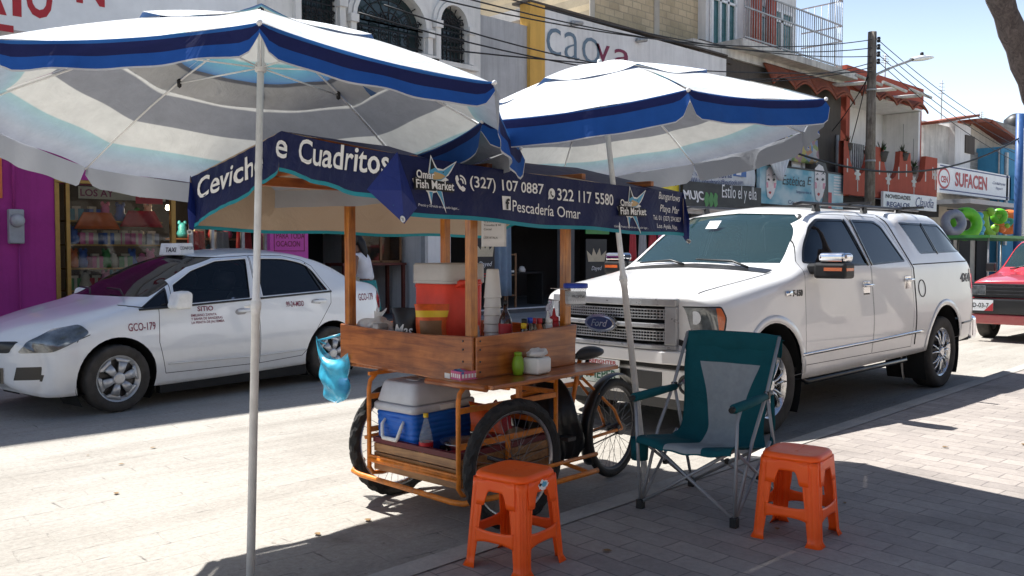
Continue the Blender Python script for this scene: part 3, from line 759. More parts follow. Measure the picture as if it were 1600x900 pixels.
# --- C: CAOVA building
Cb = bld('sign_wall_building', 'white building with large grey and maroon lower-case sign and ochre pilaster')
zt = sz(850, 14)
w = MB(); w.box((16.05, YF, 2.78), (24.3, YF + .3, zt)); w.box((15.53, YF + .3, zt - .3), (24.3, YF + 5, zt - .02)); w.build('wall', M['white_stucco'], Cb)
w = MB(); w.box((15.53, YF - .06, 2.78), (16.05, YF + .3, zt + .06)); w.build('pilaster', M['ochre_paint'], Cb)
w = MB(); w.box((15.45, YF - .06, zt + .065), (24.3, YF + .5, zt + .12)); w.build('coping', M['brown_wall'], Cb)
sg = MB(); zb = sz(905, 88)
zc = sz(905, 96); sgx0, sgx1 = sx(853), sx(960)
face_text(sg, 'cao', sgx0, zc, YF - .012, w=sx(936) - sgx0, h=sz(870, 45) - zc, mi=0, bold=-.01)
face_text(sg, 'v', sx(929), zc + .12, YF - .012, w=sx(951) - sx(929), h=.46, mi=1); face_text(sg, 'a', sx(958), zc + .12, YF - .012, w=.7, h=.46, mi=1)
sg.build('lettering', [M['goods_blue_grey'] if 'goods_blue_grey' in M else mat('goods_blue_grey', (.13, .19, .25), .6), M['lettering_maroon']], Cb)
for px, py in ((891, 37), (993, 63)):
    t = thing('flood_lamp', 'small grey floodlight on the white sign wall, %s' % ('over the grey letters' if px < 900 else 'near the brick wall'), 'lamp', at(px, py, YF))
    b = MB(); b.lathe([(.03, -.34), (.06, -.3), (.075, -.1), (.085, -.08), (.085, -.05), (0, -.05)], 12, axis='Y'); b.build('housing', M['iron_grey'], t, rz=R(35)); b = MB(); b.tube([(0, 0, -.02), (0, -.2, -.02)], .02, 8); b.build('bracket', M['iron_grey'], t)
# shop-front banners over the pavement
b = MB(); xa, xb = sx(1000, 15.2), sx(1180, 15.2); za0, za1 = sz(1150, 291, 15.2), sz(1150, 240, 15.2)
b.grid(lambda u, v: (lerp(xa, xb, u), 15.2 - .05 * math.sin(u * 11) - .03 * math.sin(v * 6), lerp(za0, za1, v) + .05 * math.sin(u * 7 + 1)), 40, 6)
def ban(x, z): return (x, 15.2 - .05 * math.sin((x - xa) / (xb - xa) * 11) - .075, z + .05 * math.sin((x - xa) / (xb - xa) * 7 + 1))
def btext(s, px0, px1, py0, h, mi): x0 = sx(px0, 15.2); z0 = sz((px0 + px1) / 2, py0, 15.2); b.text(s, lambda x, z: ban(x0 + x, z0 + z), mi, w=sx(px1, 15.2) - x0, h=h, bold=.01)
btext('CAOVA Consultoria@outlook.com', 1065, 1157, 288, .2, 1); btext('CAOVA Consultoria', 1040, 1137, 273, .2, 1); btext('FACEBOOK', 1085, 1136, 259, .18, 1)
b.box((sx(1141, 15.2), 15.11, sz(1150, 276, 15.2)), (sx(1161, 15.2), 15.12, sz(1150, 262, 15.2)), 2)
x0 = sx(1145, 15.2); z0 = sz(1150, 274, 15.2)
b.add([(x0 + x * .5, 15.1, z0 + z * .5) for x, z in ((0, 0), (.55, 0), (.6, .35), (.32, .38), (.36, .75), (.24, .78), (.12, .4), (0, .36))], [tuple(range(8))], 3)
mat('logo_blue', (.07, .17, .42), .6)
o = b.build('cloth_banner', [M['sign_cloth'], M['lettering_navy'], M['logo_blue'], M['lettering_white']]); tag(o, 'sagging white cloth banner with a consultancy address and thumbs-up sign', 'banner')
b = MB(); xa2, xb2 = sx(1062, 15.0), sx(1184, 15.0)
b.box((xa2, 14.9, sz(1090, 322, 14.9)), (xb2, 15.0, sz(1150, 290, 14.9)))
def t3(s, px0, px1, py0, h, mi, **k): face_text(b, s, sx(px0, 14.9), sz((px0 + px1) / 2, py0, 14.9), 14.892, w=sx(px1, 14.9) - sx(px0, 14.9), h=h, mi=mi, **k)
t3('Estilo el y ella', 1127, 1181, 317, .52, 1); t3('MUJC', 1066, 1100, 316, .34, 1, shear=-.3, bold=.03)
for i in range(3):
    xx = sx(1103 + i * 7, 14.9); b.add([(xx + .15 * math.cos(a) * (1 if k % 2 else .6), 14.892, sz(1110, 312, 14.9) + .22 * math.sin(a)) for k, a in enumerate([2 * PI * j / 10 for j in range(10)])], [tuple(range(10))], 2)
tag(b.build('fascia_sign', [M['lettering_black'], M['lettering_white'], M['goods_green']]), 'black shop fascia sign with white lettering above the pickup roof', 'sign')
mat('sign_yellow', (.75, .62, .05), .5)
b = MB(); b.box((sx(1005, 15.1), 15.05, sz(1030, 300, 15.1)), (sx(1058, 15.1), 15.1, sz(1030, 279, 15.1))); face_text(b, 'SOLUCION', sx(1020, 15.1), sz(1030, 289, 15.1), 15.044, w=1.0, mi=1, bold=.03)
tag(b.build('yellow_sign', [M['sign_yellow'], M['lettering_black']]), 'small yellow sign beside the white cloth banner', 'sign')
w = MB(); w.box((22.5, YF + .4, .1), (32.2, YF + .6, 6.4)); w.box((16.0, YF + .3, 2.7), (22.5, YF + 4.4, 2.78)); w.build('rear_wall', M['shop_grey_wall'], Cb)

# --- D: block wall storey
D = bld('block_wall_house', 'unplastered pale concrete block upper storey behind the white sign wall')
x0, x1 = sx(921, 16.6), sx(1137, 16.6)
w = MB(); w.box((x0, 16.6, zt - .4), (x1, 22, 13.5)); w.build('wall', M['concrete_block_wall'], D)
w = MB()
for px, ww in ((1023, .26), (1128, .4)): xx = sx(px, 16.6); w.box((xx - ww / 2, 16.57, zt - .4), (xx + ww / 2, 16.6, 13.5))
w.box((x0 - .04, 16.57, zt - .4), (x0 + .16, 16.6, 13.5)); w.build('column', M['cream_render'], D)
w = MB(); w.box((sx(1092), YF + .02, zt - .1), (sx(1142), YF + .9, zt + .4)); w.build('ledge', M['brown_wall'], D)

# --- E: balcony house
Eb = bld('balcony_house', 'house with glazed balcony, red columns and weathered white parapet')
zs = sz(1230, 92)
w = MB(); w.box((24.35, YF + .8, zs), (sx(1271), YF + 5, 14)); w.build('wall', M['white_stucco'], Eb)
w = MB()
for px in (1181, 1204): xx = sx(px, 15.9); w.box((xx - .16, 15.85, zs), (xx + .13, 16.1, 11.6))
w.build('column', M['terracotta_paint'], Eb)
for xa_, xb_, z1_ in ((sx(1140), sx(1176), 11.5), (sx(1211), sx(1263), sz(1235, 8))):
    f = MB(); n = 3
    for i in range(n + 1): xx = lerp(xa_, xb_, i / n); f.box((xx - .05, YF + .7, zs), (xx + .05, YF + .78, z1_))
    f.box((xa_, YF + .7, z1_), (xb_, YF + .78, z1_ + .12)); f.box((xa_, YF + .7, zs + 1.5), (xb_, YF + .76, zs + 1.58))
    fo = f.build('window', M['white_paint_metal'], Eb); MB().box((xa_, YF + .77, zs), (xb_, YF + .79, z1_)).build('pane', M['glass_teal'], fo)
w = MB(); w.box((24.35, YF - .55, zs - .22), (sx(1314), YF + 1.2, zs)); w.build('balcony_slab', M['weathered_white'], Eb)
rl = MB(); yr = YF - .5; xa_, xb_ = 24.5, sx(1311, yr); ztop = zs + 1.55
for z in (zs + .08, ztop, zs + 1.0): rl.bar((xa_, yr, z), (xb_, yr, z), .04, .045); rl.bar((xb_, yr, z), (xb_, YF + 1.1, z), .04, .045)
n = 44
for i in range(n + 1): xx = lerp(xa_, xb_, i / n); rl.tube([(xx, yr, zs), (xx, yr, ztop)], .014, 5)
for i in range(7): yy = lerp(yr, YF + 1.1, i / 6); rl.tube([(xb_, yy, zs), (xb_, yy, ztop + .9)], .014, 5)
rl.bar((xb_, yr, ztop + .9), (xb_, YF + 1.1, ztop + .9), .04, .04); rl.bar((sx(1271), yr, ztop + .9), (xb_, yr, ztop + .9), .04, .04)
for i in range(8): xx = lerp(sx(1272), xb_, i / 7); rl.tube([(xx, yr, ztop), (xx, yr, ztop + .9)], .014, 5)
rl.build('balcony_railing', M['iron_grey'], Eb)
w = MB(); w.box((22.5, YF, 7.75), (sx(1316), YF + .5, zs - .22)); w.build('parapet', M['weathered_white'], Eb)
def scallop_awning(mb, x0, x1, n, z_top, z_low, proj, y=YF):
    """row of curved tile hoods whose lower edge hangs in arcs"""
    for k in range(n):
        a, c = lerp(x0, x1, k / n), lerp(x0, x1, (k + 1) / n)
        mb.grid(lambda u, v, a=a, c=c: (lerp(a, c, u), y - proj * v - .02, lerp(z_top, z_low, v) + v * .28 * math.sin(PI * u)), 10, 6)
        mb.grid(lambda u, v, a=a, c=c: (lerp(a, c, u), y - proj - .02, z_low + .28 * math.sin(PI * u) - .08 * v), 10, 1)
w = MB(); scallop_awning(w, sx(1188), sx(1316), 4, 7.85, 7.2, .35); w.build('tile_awning', M['roof_tile'], Eb).modifiers.new('t', 'SOLIDIFY').thickness = .05
w = MB(); w.box((22.5, YF + .1, 4.3), (32.3, YF + .4, 7.75)); w.build('lower_wall', M['brown_wall'], Eb)
w = MB(); xx = sx(1256); w.box((xx - .08, YF + .04, 4.4), (xx + .08, YF + .1, 6.4)); w.box((xx - .8, YF + .05, 4.4), (xx - .2, YF + .09, 6.1)); w.build('window', M['white_paint_metal'], Eb)
w = MB(); w.tube([(sx(1307), YF + .03, 4.4), (sx(1307), YF + .03, 6.0)], .06, 8); w.build('drain_pipe', M['goods_grey'], Eb)
# colourful hanging banner upstairs, and the beauty-salon sign below
mt, nt, pb = node_mat('faded_print')
v = texco(nt, (1.6, 1, 2.2)); nz = nt.nodes.new('ShaderNodeTexVoronoi'); nz.inputs['Scale'].default_value = 2.2; nt.links.new(v, nz.inputs['Vector'])
rr = ramp(nt, [(.0, (.10, .20, .10)), (.3, (.45, .42, .12)), (.5, (.45, .18, .14)), (.7, (.15, .25, .40)), (1., (.5, .45, .4))], 'LINEAR'); sp = nt.nodes.new('ShaderNodeSeparateColor'); nt.links.new(nz.outputs['Color'], sp.inputs[0]); nt.links.new(sp.outputs[0], rr.inputs[0])
nt.links.new(rr.outputs[0], pb.inputs['Base Color']); pb.inputs['Roughness'].default_value = .7
b = MB(); b.grid(lambda u, v: (lerp(sx(1224, 15.35), sx(1277, 15.35), u), 15.35 - .04 * math.sin(u * 8 + v * 3), lerp(4.75, sz(1250, 213, 15.35), v)), 20, 8)
o = b.build('printed_banner', mt); o.modifiers.new('t', 'SOLIDIFY').thickness = .01; tag(o, 'faded multicoloured printed banner hanging above the blue salon sign', 'banner')
Ys = 15.1
mt, nt, pb = node_mat('salon_sign_blue')
nzv = noise(nt, texco(nt, (.45, 1, .7)), 1.2, 3); rr = ramp(nt, [(.38, (.05, .30, .42)), (.52, (.36, .52, .58)), (.7, (.55, .62, .64))]); nt.links.new(nzv, rr.inputs[0]); nt.links.new(rr.outputs[0], pb.inputs['Base Color']); pb.inputs['Roughness'].default_value = .45
b = MB(); xa_, xb_ = sx(1186, Ys), sx(1316, Ys); zb_, zt_ = sz(1250, 322, Ys), sz(1250, 265, Ys)
b.box((xa_, Ys, zb_), (xb_, Ys + .12, zt_)); b.box((xa_ - .02, Ys - .02, zt_), (xb_ + .02, Ys + .14, zt_ + .06), 1)
def t4(s, px0, px1, py0, py1, mi, **k):
    z0 = sz((px0 + px1) / 2, py0, Ys); face_text(b, s, sx(px0, Ys), z0, Ys - .012, w=sx(px1, Ys) - sx(px0, Ys), h=sz((px0 + px1) / 2, py1, Ys) - z0, mi=mi, **k)
t4('Estética', 1221, 1256, 290, 275, 1, shear=.15); t4('E', 1260, 1266, 289, 276, 1, shear=.15); t4('Izquierdo a', 1243, 1266, 304, 298, 2); t4('Cortes', 1230, 1250, 319, 313, 2)
# the two plain poster faces: pale ovals with hair, brows, eyes and lips as flat print
def face(px, py, sc, hair=True):
    cx, cz = sx(px, Ys), sz(px, py, Ys); k = sc
    def P(pts, mi, dy): b.add([(cx + x * k, Ys - dy, cz + z * k) for x, z in pts], [tuple(range(len(pts)))], mi)
    if hair: P([(-.35, .62), (0, .78), (.4, .7), (.62, .35), (.66, -.9), (.1, -.9), (.3, -.4), (.2, .3)], 1, .014)
    P([(-.38, .45), (-.1, .62), (.2, .55), (.4, .3), (.42, -.1), (.22, -.5), (-.05, -.72), (-.28, -.62), (-.40, -.2)], 3, .018)
    P([(-.36, .2), (-.2, .3), (-.1, .24), (-.2, .26)], 1, .022); P([(.05, .24), (.25, .36), (.36, .26), (.22, .3)], 1, .022)
    P([(-.32, .08), (-.2, .14), (-.1, .06), (-.2, .03)], 1, .022); P([(.08, .07), (.2, .16), (.32, .1), (.2, .04)], 1, .022)
    P([(-.22, -.44), (-.1, -.38), (.02, -.42), (-.08, -.52)], 4, .022)
    P([(-.38, -.02), (-.24, -.04), (-.22, -.24), (-.36, -.26)], 5, .020); P([(.2, -.04), (.4, -.02), (.36, -.24), (.2, -.24)], 5, .020)
face(1279, 284, 1.0); face(1203, 284, .8, False)
b.box((sx(1284, Ys), Ys - .01, zb_), (sx(1298, Ys), Ys - .005, sz(1290, 300, Ys)), 4)
for i in range(7): z_ = sz(1307, 278 + i * 4.5, Ys); b.box((sx(1301, Ys), Ys - .006, z_), (sx(1313, Ys), Ys - .003, z_ + .05), 3)
mat('print_skin', (.72, .66, .66), .5); mat('print_blush', (.65, .28, .36), .5)
tag(b.build('salon_sign', [mt, M['lettering_black'], M['lettering_navy'], M['print_skin'], M['lettering_red'], M['print_blush']]), 'light blue beauty salon sign with two painted faces', 'sign')
# folded grey awning cloth hanging between the banners
b = MB(); xa_, xb_ = sx(1192, 14.9), sx(1232, 14.9)
b.grid(lambda u, v: (lerp(xa_, xb_, .5 + (u - .5) * (1 - .86 * v) + .12 * v), 14.9 - .06 * math.sin(u * 26), lerp(sz(1212, 238, 14.9), sz(1212, 281, 14.9), v)), 40, 6)
o = b.build('folded_awning', M['sign_cloth']); o.modifiers.new('t', 'SOLIDIFY').thickness = .01; tag(o, 'gathered grey cloth hanging in front of the salon sign', 'awning')

# --- F: red loggia building
F_ = bld('red_building', 'terracotta red building with white loggia, tile hoods and scalloped parapet')
x0, x1 = sx(1317), sx(1437); x2 = sx(1462)
w = MB(); zt2 = sz(1330, 104); w.box((x0, YF - .05, 7.8), (x1, YF + .4, zt2)); w.box((x0, YF - .05, 3.2), (x0 + .3, YF + 2.6, 7.8)); w.box((x1 - .1, YF + .02, 3.6), (x1, YF + 2.6, 7.8)); w.box((x0, YF + .4, zt2 - .25), (x1, YF + 7, zt2 - .05)); w.build('wall', M['terracotta_paint'], F_)
w = MB(); w.box((x0 + .3, YF + 1.6, 3.2), (x1 - .1, YF + 1.8, 7.8)); w.box((x0 + .3, YF - .02, 7.72), (x1 - .1, YF + 1.6, 7.79)); w.box((x1 - .3, YF + .03, 3.6), (x1 - .102, YF + 1.6, 7.7)); w.build('loggia_wall', M['white_stucco'], F_)
xq = sx(1470); w = MB(); w.box((x1, YF + .5, 3.6), (x1 + .12, YF + 6, 6.9)); w.build('side_wall', M['white_stucco'], F_)
w = MB(); scallop_awning(w, x0 + .2, x1 - .8, 4, 7.98, 7.55, .5); w.build('tile_hood', M['roof_tile'], F_).modifiers.new('t', 'SOLIDIFY').thickness = .06
for px, py in ((1352, 130), (1392, 140), (1432, 150)):
    p = at(px, py, YF - .9); m_ = MB(); m_.tube([(p.x - 1.0, YF - .1, p.z - .1), (p.x, YF - 1.1, p.z)], .07, 8); m_.tube([(p.x - 1.4, YF - 1.2, p.z + .06), (p.x + .7, YF - 1.2, p.z - .02)], .06, 8); m_.build('roof_pole', M['weathered_white'], F_)
# scalloped parapet with white flowers and slots
yp = YF - .5; w = MB(); zl, zh = 3.75, sz(1400, 235, yp)
def sxp(px): return sx(px, yp)
top = []
cut = [(1340, 17), (1391, 13), (1432, 12)]
for px in range(1316, 1463, 1):
    z = zh
    for c, r_ in cut:
        if abs(px - c) < r_: z = zh - 1.15 * math.sqrt(1 - ((px - c) / r_) ** 2)
    top.append((sxp(px), z))
vs = [(x, yp, zl) for x, z in top] + [(x, yp, z) for x, z in top] + [(x, yp + .2, zl) for x, z in top] + [(x, yp + .2, z) for x, z in top]
n = len(top); fs = []
for i in range(n - 1): fs += [(i, i + 1, n + i + 1, n + i), (n + i, n + i + 1, 3 * n + i + 1, 3 * n + i), (2 * n + i + 1, 2 * n + i, 3 * n + i, 3 * n + i + 1)]
w.add(vs, fs)
par = w.build('parapet', M['terracotta_paint'], F_)
for px, py in ((1338, 280), (1386, 287), (1426, 291), (1459, 280)):
    cx, cz = sxp(px), sz(px, py, yp); pts = []
    for k in range(48):
        a = 2 * PI * k / 48; rr_ = .20 + .07 * math.cos(6 * a)
        pts.append((cx + rr_ * math.cos(a), cz + .2 + rr_ * math.sin(a)))
    q = [i for i in range(48) if 33 <= i <= 39]
    pts = pts[:36] + [(cx - .03, cz + .02), (cx - .01, cz - .45), (cx + .06, cz - .45), (cx + .03, cz + .02)] + pts[37:]
    MB().prism(pts, -.006, -.002, 0, Matrix(((1, 0, 0, 0), (0, 0, 1, yp), (0, 1, 0, 0), (0, 0, 0, 1)))).build('flower_relief', M['weathered_white'], F_)
for i, px in enumerate((1322, 1352, 1372, 1402, 1414, 1444, 1455)):
    cx, cz = sxp(px), sz(px, 258 + 6 * (i % 2) + i * 2, yp); MB().box((cx - .05, yp - .006, cz - .25), (cx + .05, yp - .003, cz + .25)).build('slot_relief', M['weathered_white'], F_)
gw = MB(); xa_, xb_ = sx(1325, YF + 1.5), sx(1345, YF + 1.5)
gw.box((xa_, YF + 1.5, 3.8), (xb_, YF + 1.58, 6.2))
g = gw.build('window', M['glass_dark_far'], F_); gb = MB()
for i in range(7): xx = lerp(xa_, xb_, i / 6); gb.box((xx - .04, YF + 1.42, 3.8), (xx + .04, YF + 1.48, 6.2))
gb.build('grille', M['iron_grey'], g)
w = MB(); w.box((x0, YF - .2, .1), (x2, YF + .2, 2.2)); w.box((32.2, YF - .1, 3.2), (x2, YF + .3, 3.75)); w.build('shop_front', M['dark_wall'], F_)
b = MB(); yn = YF - .7; b.box((sx(1379, yn), yn, sz(1420, 327, yn)), (sx(1462, yn), yn + .1, sz(1420, 303, yn)))
def t5(s, px0, px1, py0, py1, mi, **k):
    z0 = sz((px0 + px1) / 2, py0, yn); face_text(b, s, sx(px0, yn), z0, yn - .01, w=sx(px1, yn) - sx(px0, yn), h=sz((px0 + px1) / 2, py1, yn) - z0, mi=mi, **k)
t5('NOVEDADES', 1382, 1421, 311, 304.5, 1, bold=.03); t5('REGALOS', 1384, 1420, 324, 316, 2, bold=.03); t5('Claudia', 1429, 1457, 324, 309, 2, shear=.35)
tag(b.build('novelty_sign', [M['sign_white'], M['lettering_black'], M['lettering_navy']]), 'white novelties shop sign below the red scalloped parapet', 'sign')
# hanging and standing pots in the loggia
def foliage_mat():
    m, nt, b = node_mat('pot_leaf'); v = texco(nt); f = noise(nt, v, 9, 3); r = ramp(nt, [(.3, (.02, .05, .015)), (.7, (.07, .13, .03))]); nt.links.new(f, r.inputs[0]); nt.links.new(r.outputs[0], b.inputs['Base Color']); b.inputs['Roughness'].default_value = .6
foliage_mat()
random.seed(11)
for px, py, s, hang, lab in ((1410, 240, 1.0, True, 'dark plant pot hanging in the loggia by the right scallop'), (1376, 238, 1.25, False, 'leafy plant in a pot on the red parapet right of the utility pole'), (1357, 235, .8, False, 'small plant in a pot on the red parapet left of the utility pole'), (1426, 262, .9, True, 'dark hanging pot in the rightmost parapet scallop'), (1324, 225, .8, True, 'small dark pot hanging at the left end of the red loggia')):
    p = at(px, py, yp + .1)
    t = thing('potted_plant', lab, 'plant', (p.x, yp + .1 - (.0 if not hang else .02), p.z))
    MB().lathe([(0, -.3), (.16, -.3), (.24, 0), (.22, .0), (.2, -.05)], 12).build('pot', M['brown_wall'], t).scale = (s, s, s)
    lf = MB()
    for k in range(46):
        a = random.uniform(0, 2 * PI); el = random.uniform(-.5, 1.2); L = random.uniform(.2, .5) * s
        d = Vector((math.cos(a) * math.cos(el), math.sin(a) * math.cos(el) * .6, math.sin(el))); q = d * L; sd = d.orthogonal().normalized() * .05 * s
        lf.add([q * .15, q * .6 + sd, q, q * .6 - sd], [(0, 1, 2, 3)])
    lf.build('foliage', M['pot_leaf'], t)
    if hang: MB().tube([(0, 0, 0), (0, 0, 1.2)], .008, 5).build('hanger', M['iron_black'], t)

# --- G: low buildings further right with the pharmacy-style white sign
Gb = bld('shop_row', 'low shop row with grey awning under the long white sign')
x0 = x2; x1 = sx(1572)
w = MB(); w.box((x0, YF + .5, .1), (x1, YF + .9, 4.4)); w.build('wall', M['cream_render'], Gb)
w = MB(); w.box((x0 - .5, YF - 1.6, 3.75), (x1 + 1.2, YF + .4, 3.95)); w.build('awning_slab', M['goods_grey'], Gb)
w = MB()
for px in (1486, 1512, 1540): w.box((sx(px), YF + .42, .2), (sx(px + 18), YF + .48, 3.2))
w.build('opening_shade_panel', M['dark_wall'], Gb)  # flat dark panels stand for the shade inside the open shops
b = MB(); ysn = YF - .12; zA, zB = sz(1463, 300), sz(1463, 255)
b.box((x0 - .05, ysn, zA), (x1 - .1, ysn + .2, zB)); L_ = x1 - x0
b.box((x0, ysn - .006, zA + .1), (x1 - .2, ysn, zA + .16), 2); b.box((x0, ysn - .006, zB - .12), (x1 - .2, ysn, zB - .06), 2)
def t6(s, f0, f1, g0, g1, mi, **k): face_text(b, s, x0 + L_ * f0, zA + (zB - zA) * g0, ysn - .01, w=L_ * (f1 - f0), h=(zB - zA) * (g1 - g0), mi=mi, **k)
t6('SUFACEN', .19, .635, .27, .79, 1, bold=.03); t6('Cordialmente', .72, .92, .56, .68, 2, shear=.4); t6('Nayarit', .77, .88, .34, .48, 2, shear=.4)
cx, cz = x0 + L_ * .05, (zA + zB) / 2
b.add([(cx + .72 * math.cos(a), ysn - .008, cz + .48 * math.sin(a)) for a in [2 * PI * i / 24 for i in range(24)]], [tuple(range(24))], 1)
b.add([(cx + .58 * math.cos(a), ysn - .011, cz + .38 * math.sin(a)) for a in [2 * PI * i / 24 for i in range(24)]], [tuple(range(24))], 0)
face_text(b, 'CEN', cx - .4, cz - .2, ysn - .014, w=.85, h=.3, mi=1, bold=.04)
tag(b.build('long_shop_sign', [M['sign_white'], M['lettering_red'], M['lettering_navy']]), 'long white sign with red outlined SUFACEN capitals over the shop row', 'sign')
H1 = bld('grey_white_house', 'grey and white house with sloping red-edged roof above the long white sign')
za = sz(1480, 185); y_ = YF + 1.2
w = MB(); w.box((sx(1440, y_), y_, 4.6), (sx(1489, y_), y_ + 5, sz(1470, 195, y_))); w.build('wall', M['weathered_white'], H1)
w = MB(); w.box((sx(1489, y_ - .3), y_ - .3, 4.6), (sx(1513, y_ - .3), y_ + 4, sz(1500, 193, y_ - .3))); w.build('tower', M['white_stucco'], H1)
w = MB(); a_, c_ = sx(1513, y_), sx(1562, y_); w.add([(a_, y_, 4.6), (c_, y_, 4.6), (c_, y_, sz(1560, 225, y_)), (a_, y_, sz(1513, 190, y_)), (a_, y_ + 4, 4.6), (c_, y_ + 4, 4.6), (c_, y_ + 4, sz(1560, 225, y_)), (a_, y_ + 4, sz(1513, 190, y_))], [(0, 1, 2, 3), (7, 6, 5, 4), (1, 5, 6, 2), (3, 2, 6, 7)]); w.build('gable_wall', M['cream_render'], H1)
w = MB(); w.bar((sx(1432, y_), y_ - .4, sz(1436, 194, y_)), (sx(1497, y_), y_ - .4, sz(1497, 182, y_)), 1.0, .12); w.bar((sx(1492, y_), y_ - .45, sz(1494, 190, y_)), (sx(1518, y_), y_ - .45, sz(1516, 190, y_)), .9, .14); w.bar((sx(1516, y_), y_ - .4, sz(1516, 191, y_)), (sx(1563, y_), y_ - .4, sz(1563, 224, y_)), 1.1, .15); w.build('roof', M['roof_tile'], H1)
w = MB(); w.box((sx(1494, y_), y_ - .36, sz(1500, 240, y_)), (sx(1508, y_), y_ - .3, sz(1500, 212, y_))); w.build('window', M['brown_wall'], H1)
w = MB(); w.box((sx(1508, y_), y_ - .08, 5.6), (sx(1548, y_), y_ - .01, sz(1530, 240, y_))); w.build('block_panel', M['grey_block_wall'], H1)
H2 = bld('far_grey_house', 'grey block house with dark water tank beyond the red-edged roof'); y_ = YF + 6
w = MB(); w.box((sx(1535, y_), y_, 3), (sx(1640, y_), y_ + 5, sz(1570, 193, y_))); w.build('wall', M['grey_block_wall'], H2)
b = MB(); px = sx(1584, y_ + 1); b.lathe([(0, 0), (.9, 0), (.95, .1), (.9, 1.0), (.5, 1.35), (.3, 1.45), (0, 1.45)], 18, c=(px, y_ + 1, sz(1570, 193, y_))); tag(b.build('water_tank', M['black_plastic']), 'black rooftop water tank on the far grey house', 'tank')
H3 = bld('blue_building', 'bright blue building at the right end of the street')
x0 = sx(1561); w = MB(); w.box((x0, YF, .1), (x0 + 14, YF + 7, sz(1560, 228))); w.build('wall', M['blue_paint'], H3)
w = MB(); w.box((x0 - .1, YF + .05, .1), (x0 + .02, YF + .1, 6.9)); w.box((sx(1566), YF - .12, 2.0), (sx(1569), YF - .02, 6.8)); w.build('drain_pipe', M['iron_grey'], H3)
mat('sign_lightblue', (.10, .38, .58), .5)
b = MB(); b.box((sx(1574), YF - .25, sz(1590, 313)), (sx(1612), YF - .1, sz(1590, 279))); face_text(b, 'Co', sx(1580), sz(1585, 303), YF - .26, h=.5, mi=1, bold=.03)
tag(b.build('blue_sign', [M['sign_lightblue'], M['lettering_white']]), 'light blue sign with white letters on the blue building', 'sign')
# row closing the street far away
H4 = bld('far_street_row', 'distant pale buildings closing the far end of the street')
w = MB()
for i in range(6): w.box((72 + i * 14, YF + (i % 3), .1), (85 + i * 14, YF + 9, 5 + 2.2 * ((i * 7) % 3)))
w.build('wall', M['cream_render'], H4)
# --- the near side of the street, behind the sidewalk: an unseen long low building, added to block skylight
N_ = bld('unseen_sky_block_building', 'unseen cream building with dark doorways, added behind the camera to block skylight')
w = MB(); w.box((-30, -11, .05), (46, -10, 6.2)); w.build('wall', M['cream_render'], N_)
w = MB()
for i in range(11): w.box((-27 + i * 6.6, -9.99, .1), (-24.4 + i * 6.6, -9.93, 3.0))
w.build('doorway', M['dark_wall'], N_)
w = MB()
for k in range(1): w.box((-30.5, -10.2, 6.2), (46.5, -8.6, 6.4))
w.build('roof', M['roof_tile'], N_)
# ------------------------------------------------------------------ street furniture
wood('old_pole_wood', (.16, .13, .10), (.28, .24, .19), .85, 'Z', 0, .8)
YP = 13.4
pp = at(1363, 50, YP); base = Vector((pp.x, YP, .14)); hp = pp.z - .14
t = thing('utility_pole', 'weathered wooden utility pole in front of the terracotta building', 'pole', base)
MB().tube([(0, 0, -.1), (0, 0, hp * .5), (0, 0, hp)], [.19, .165, .14], 14).build('shaft', M['old_pole_wood'], t)
for i in range(4):
    z = sz(1373, 64 + i * 11.3, YP) - .14
    b = MB(); b.lathe([(.0, -.09), (.05, -.09), (.065, -.03), (.045, 0), (.065, .03), (.05, .09), (0, .09)], 10, c=(.33, -.08, z)); b.build('insulator', M['iron_black'], t)
    MB().bar((.1, -.06, z), (.33, -.08, z), .03, .05).build('bracket', M['iron_grey'], t)
for z in (2.2, 4.6, 7.0): b = MB(); b.lathe([(.165, -.03), (.18, -.03), (.18, .03), (.165, .03)], 14, c=(0, 0, z)); b.build('band', M['iron_grey'], t)
a0, a1, a2 = at(1370, 116, YP - .1), at(1424, 94, YP - .6), at(1460, 90, YP - .9)
t = thing('street_lamp', 'grey cobra-head street lamp on an arm fixed to the utility pole', 'lamp', a0)
b = MB(); b.tube([(-.15, .05, -.12), (0, 0, 0), (a1 - a0) * .5 + Vector((0, 0, .03)), a1 - a0], .045, 8); b.build('arm', M['iron_grey'], t)
d_ = (a2 - a1); b = MB()
b.grid(lambda u, v: tuple((a1 - a0) + d_ * (u * 1.0) + Vector((0, .17 * math.sin(v * 2 * PI) * (math.sin(PI * min(1, .12 + u * .9)) ** .6), (.10 * math.cos(v * 2 * PI) + .03) * (math.sin(PI * min(1, .12 + u * .9)) ** .6)))), 12, 14)
b.build('head', M['white_paint_metal'], t); b = MB(); b.lathe([(0, 0), (.06, 0), (.06, .1), (0, .13)], 10, c=tuple((a1 - a0) + d_ * .45 + Vector((0, 0, .12)))); b.build('photocell', M['iron_black'], t)
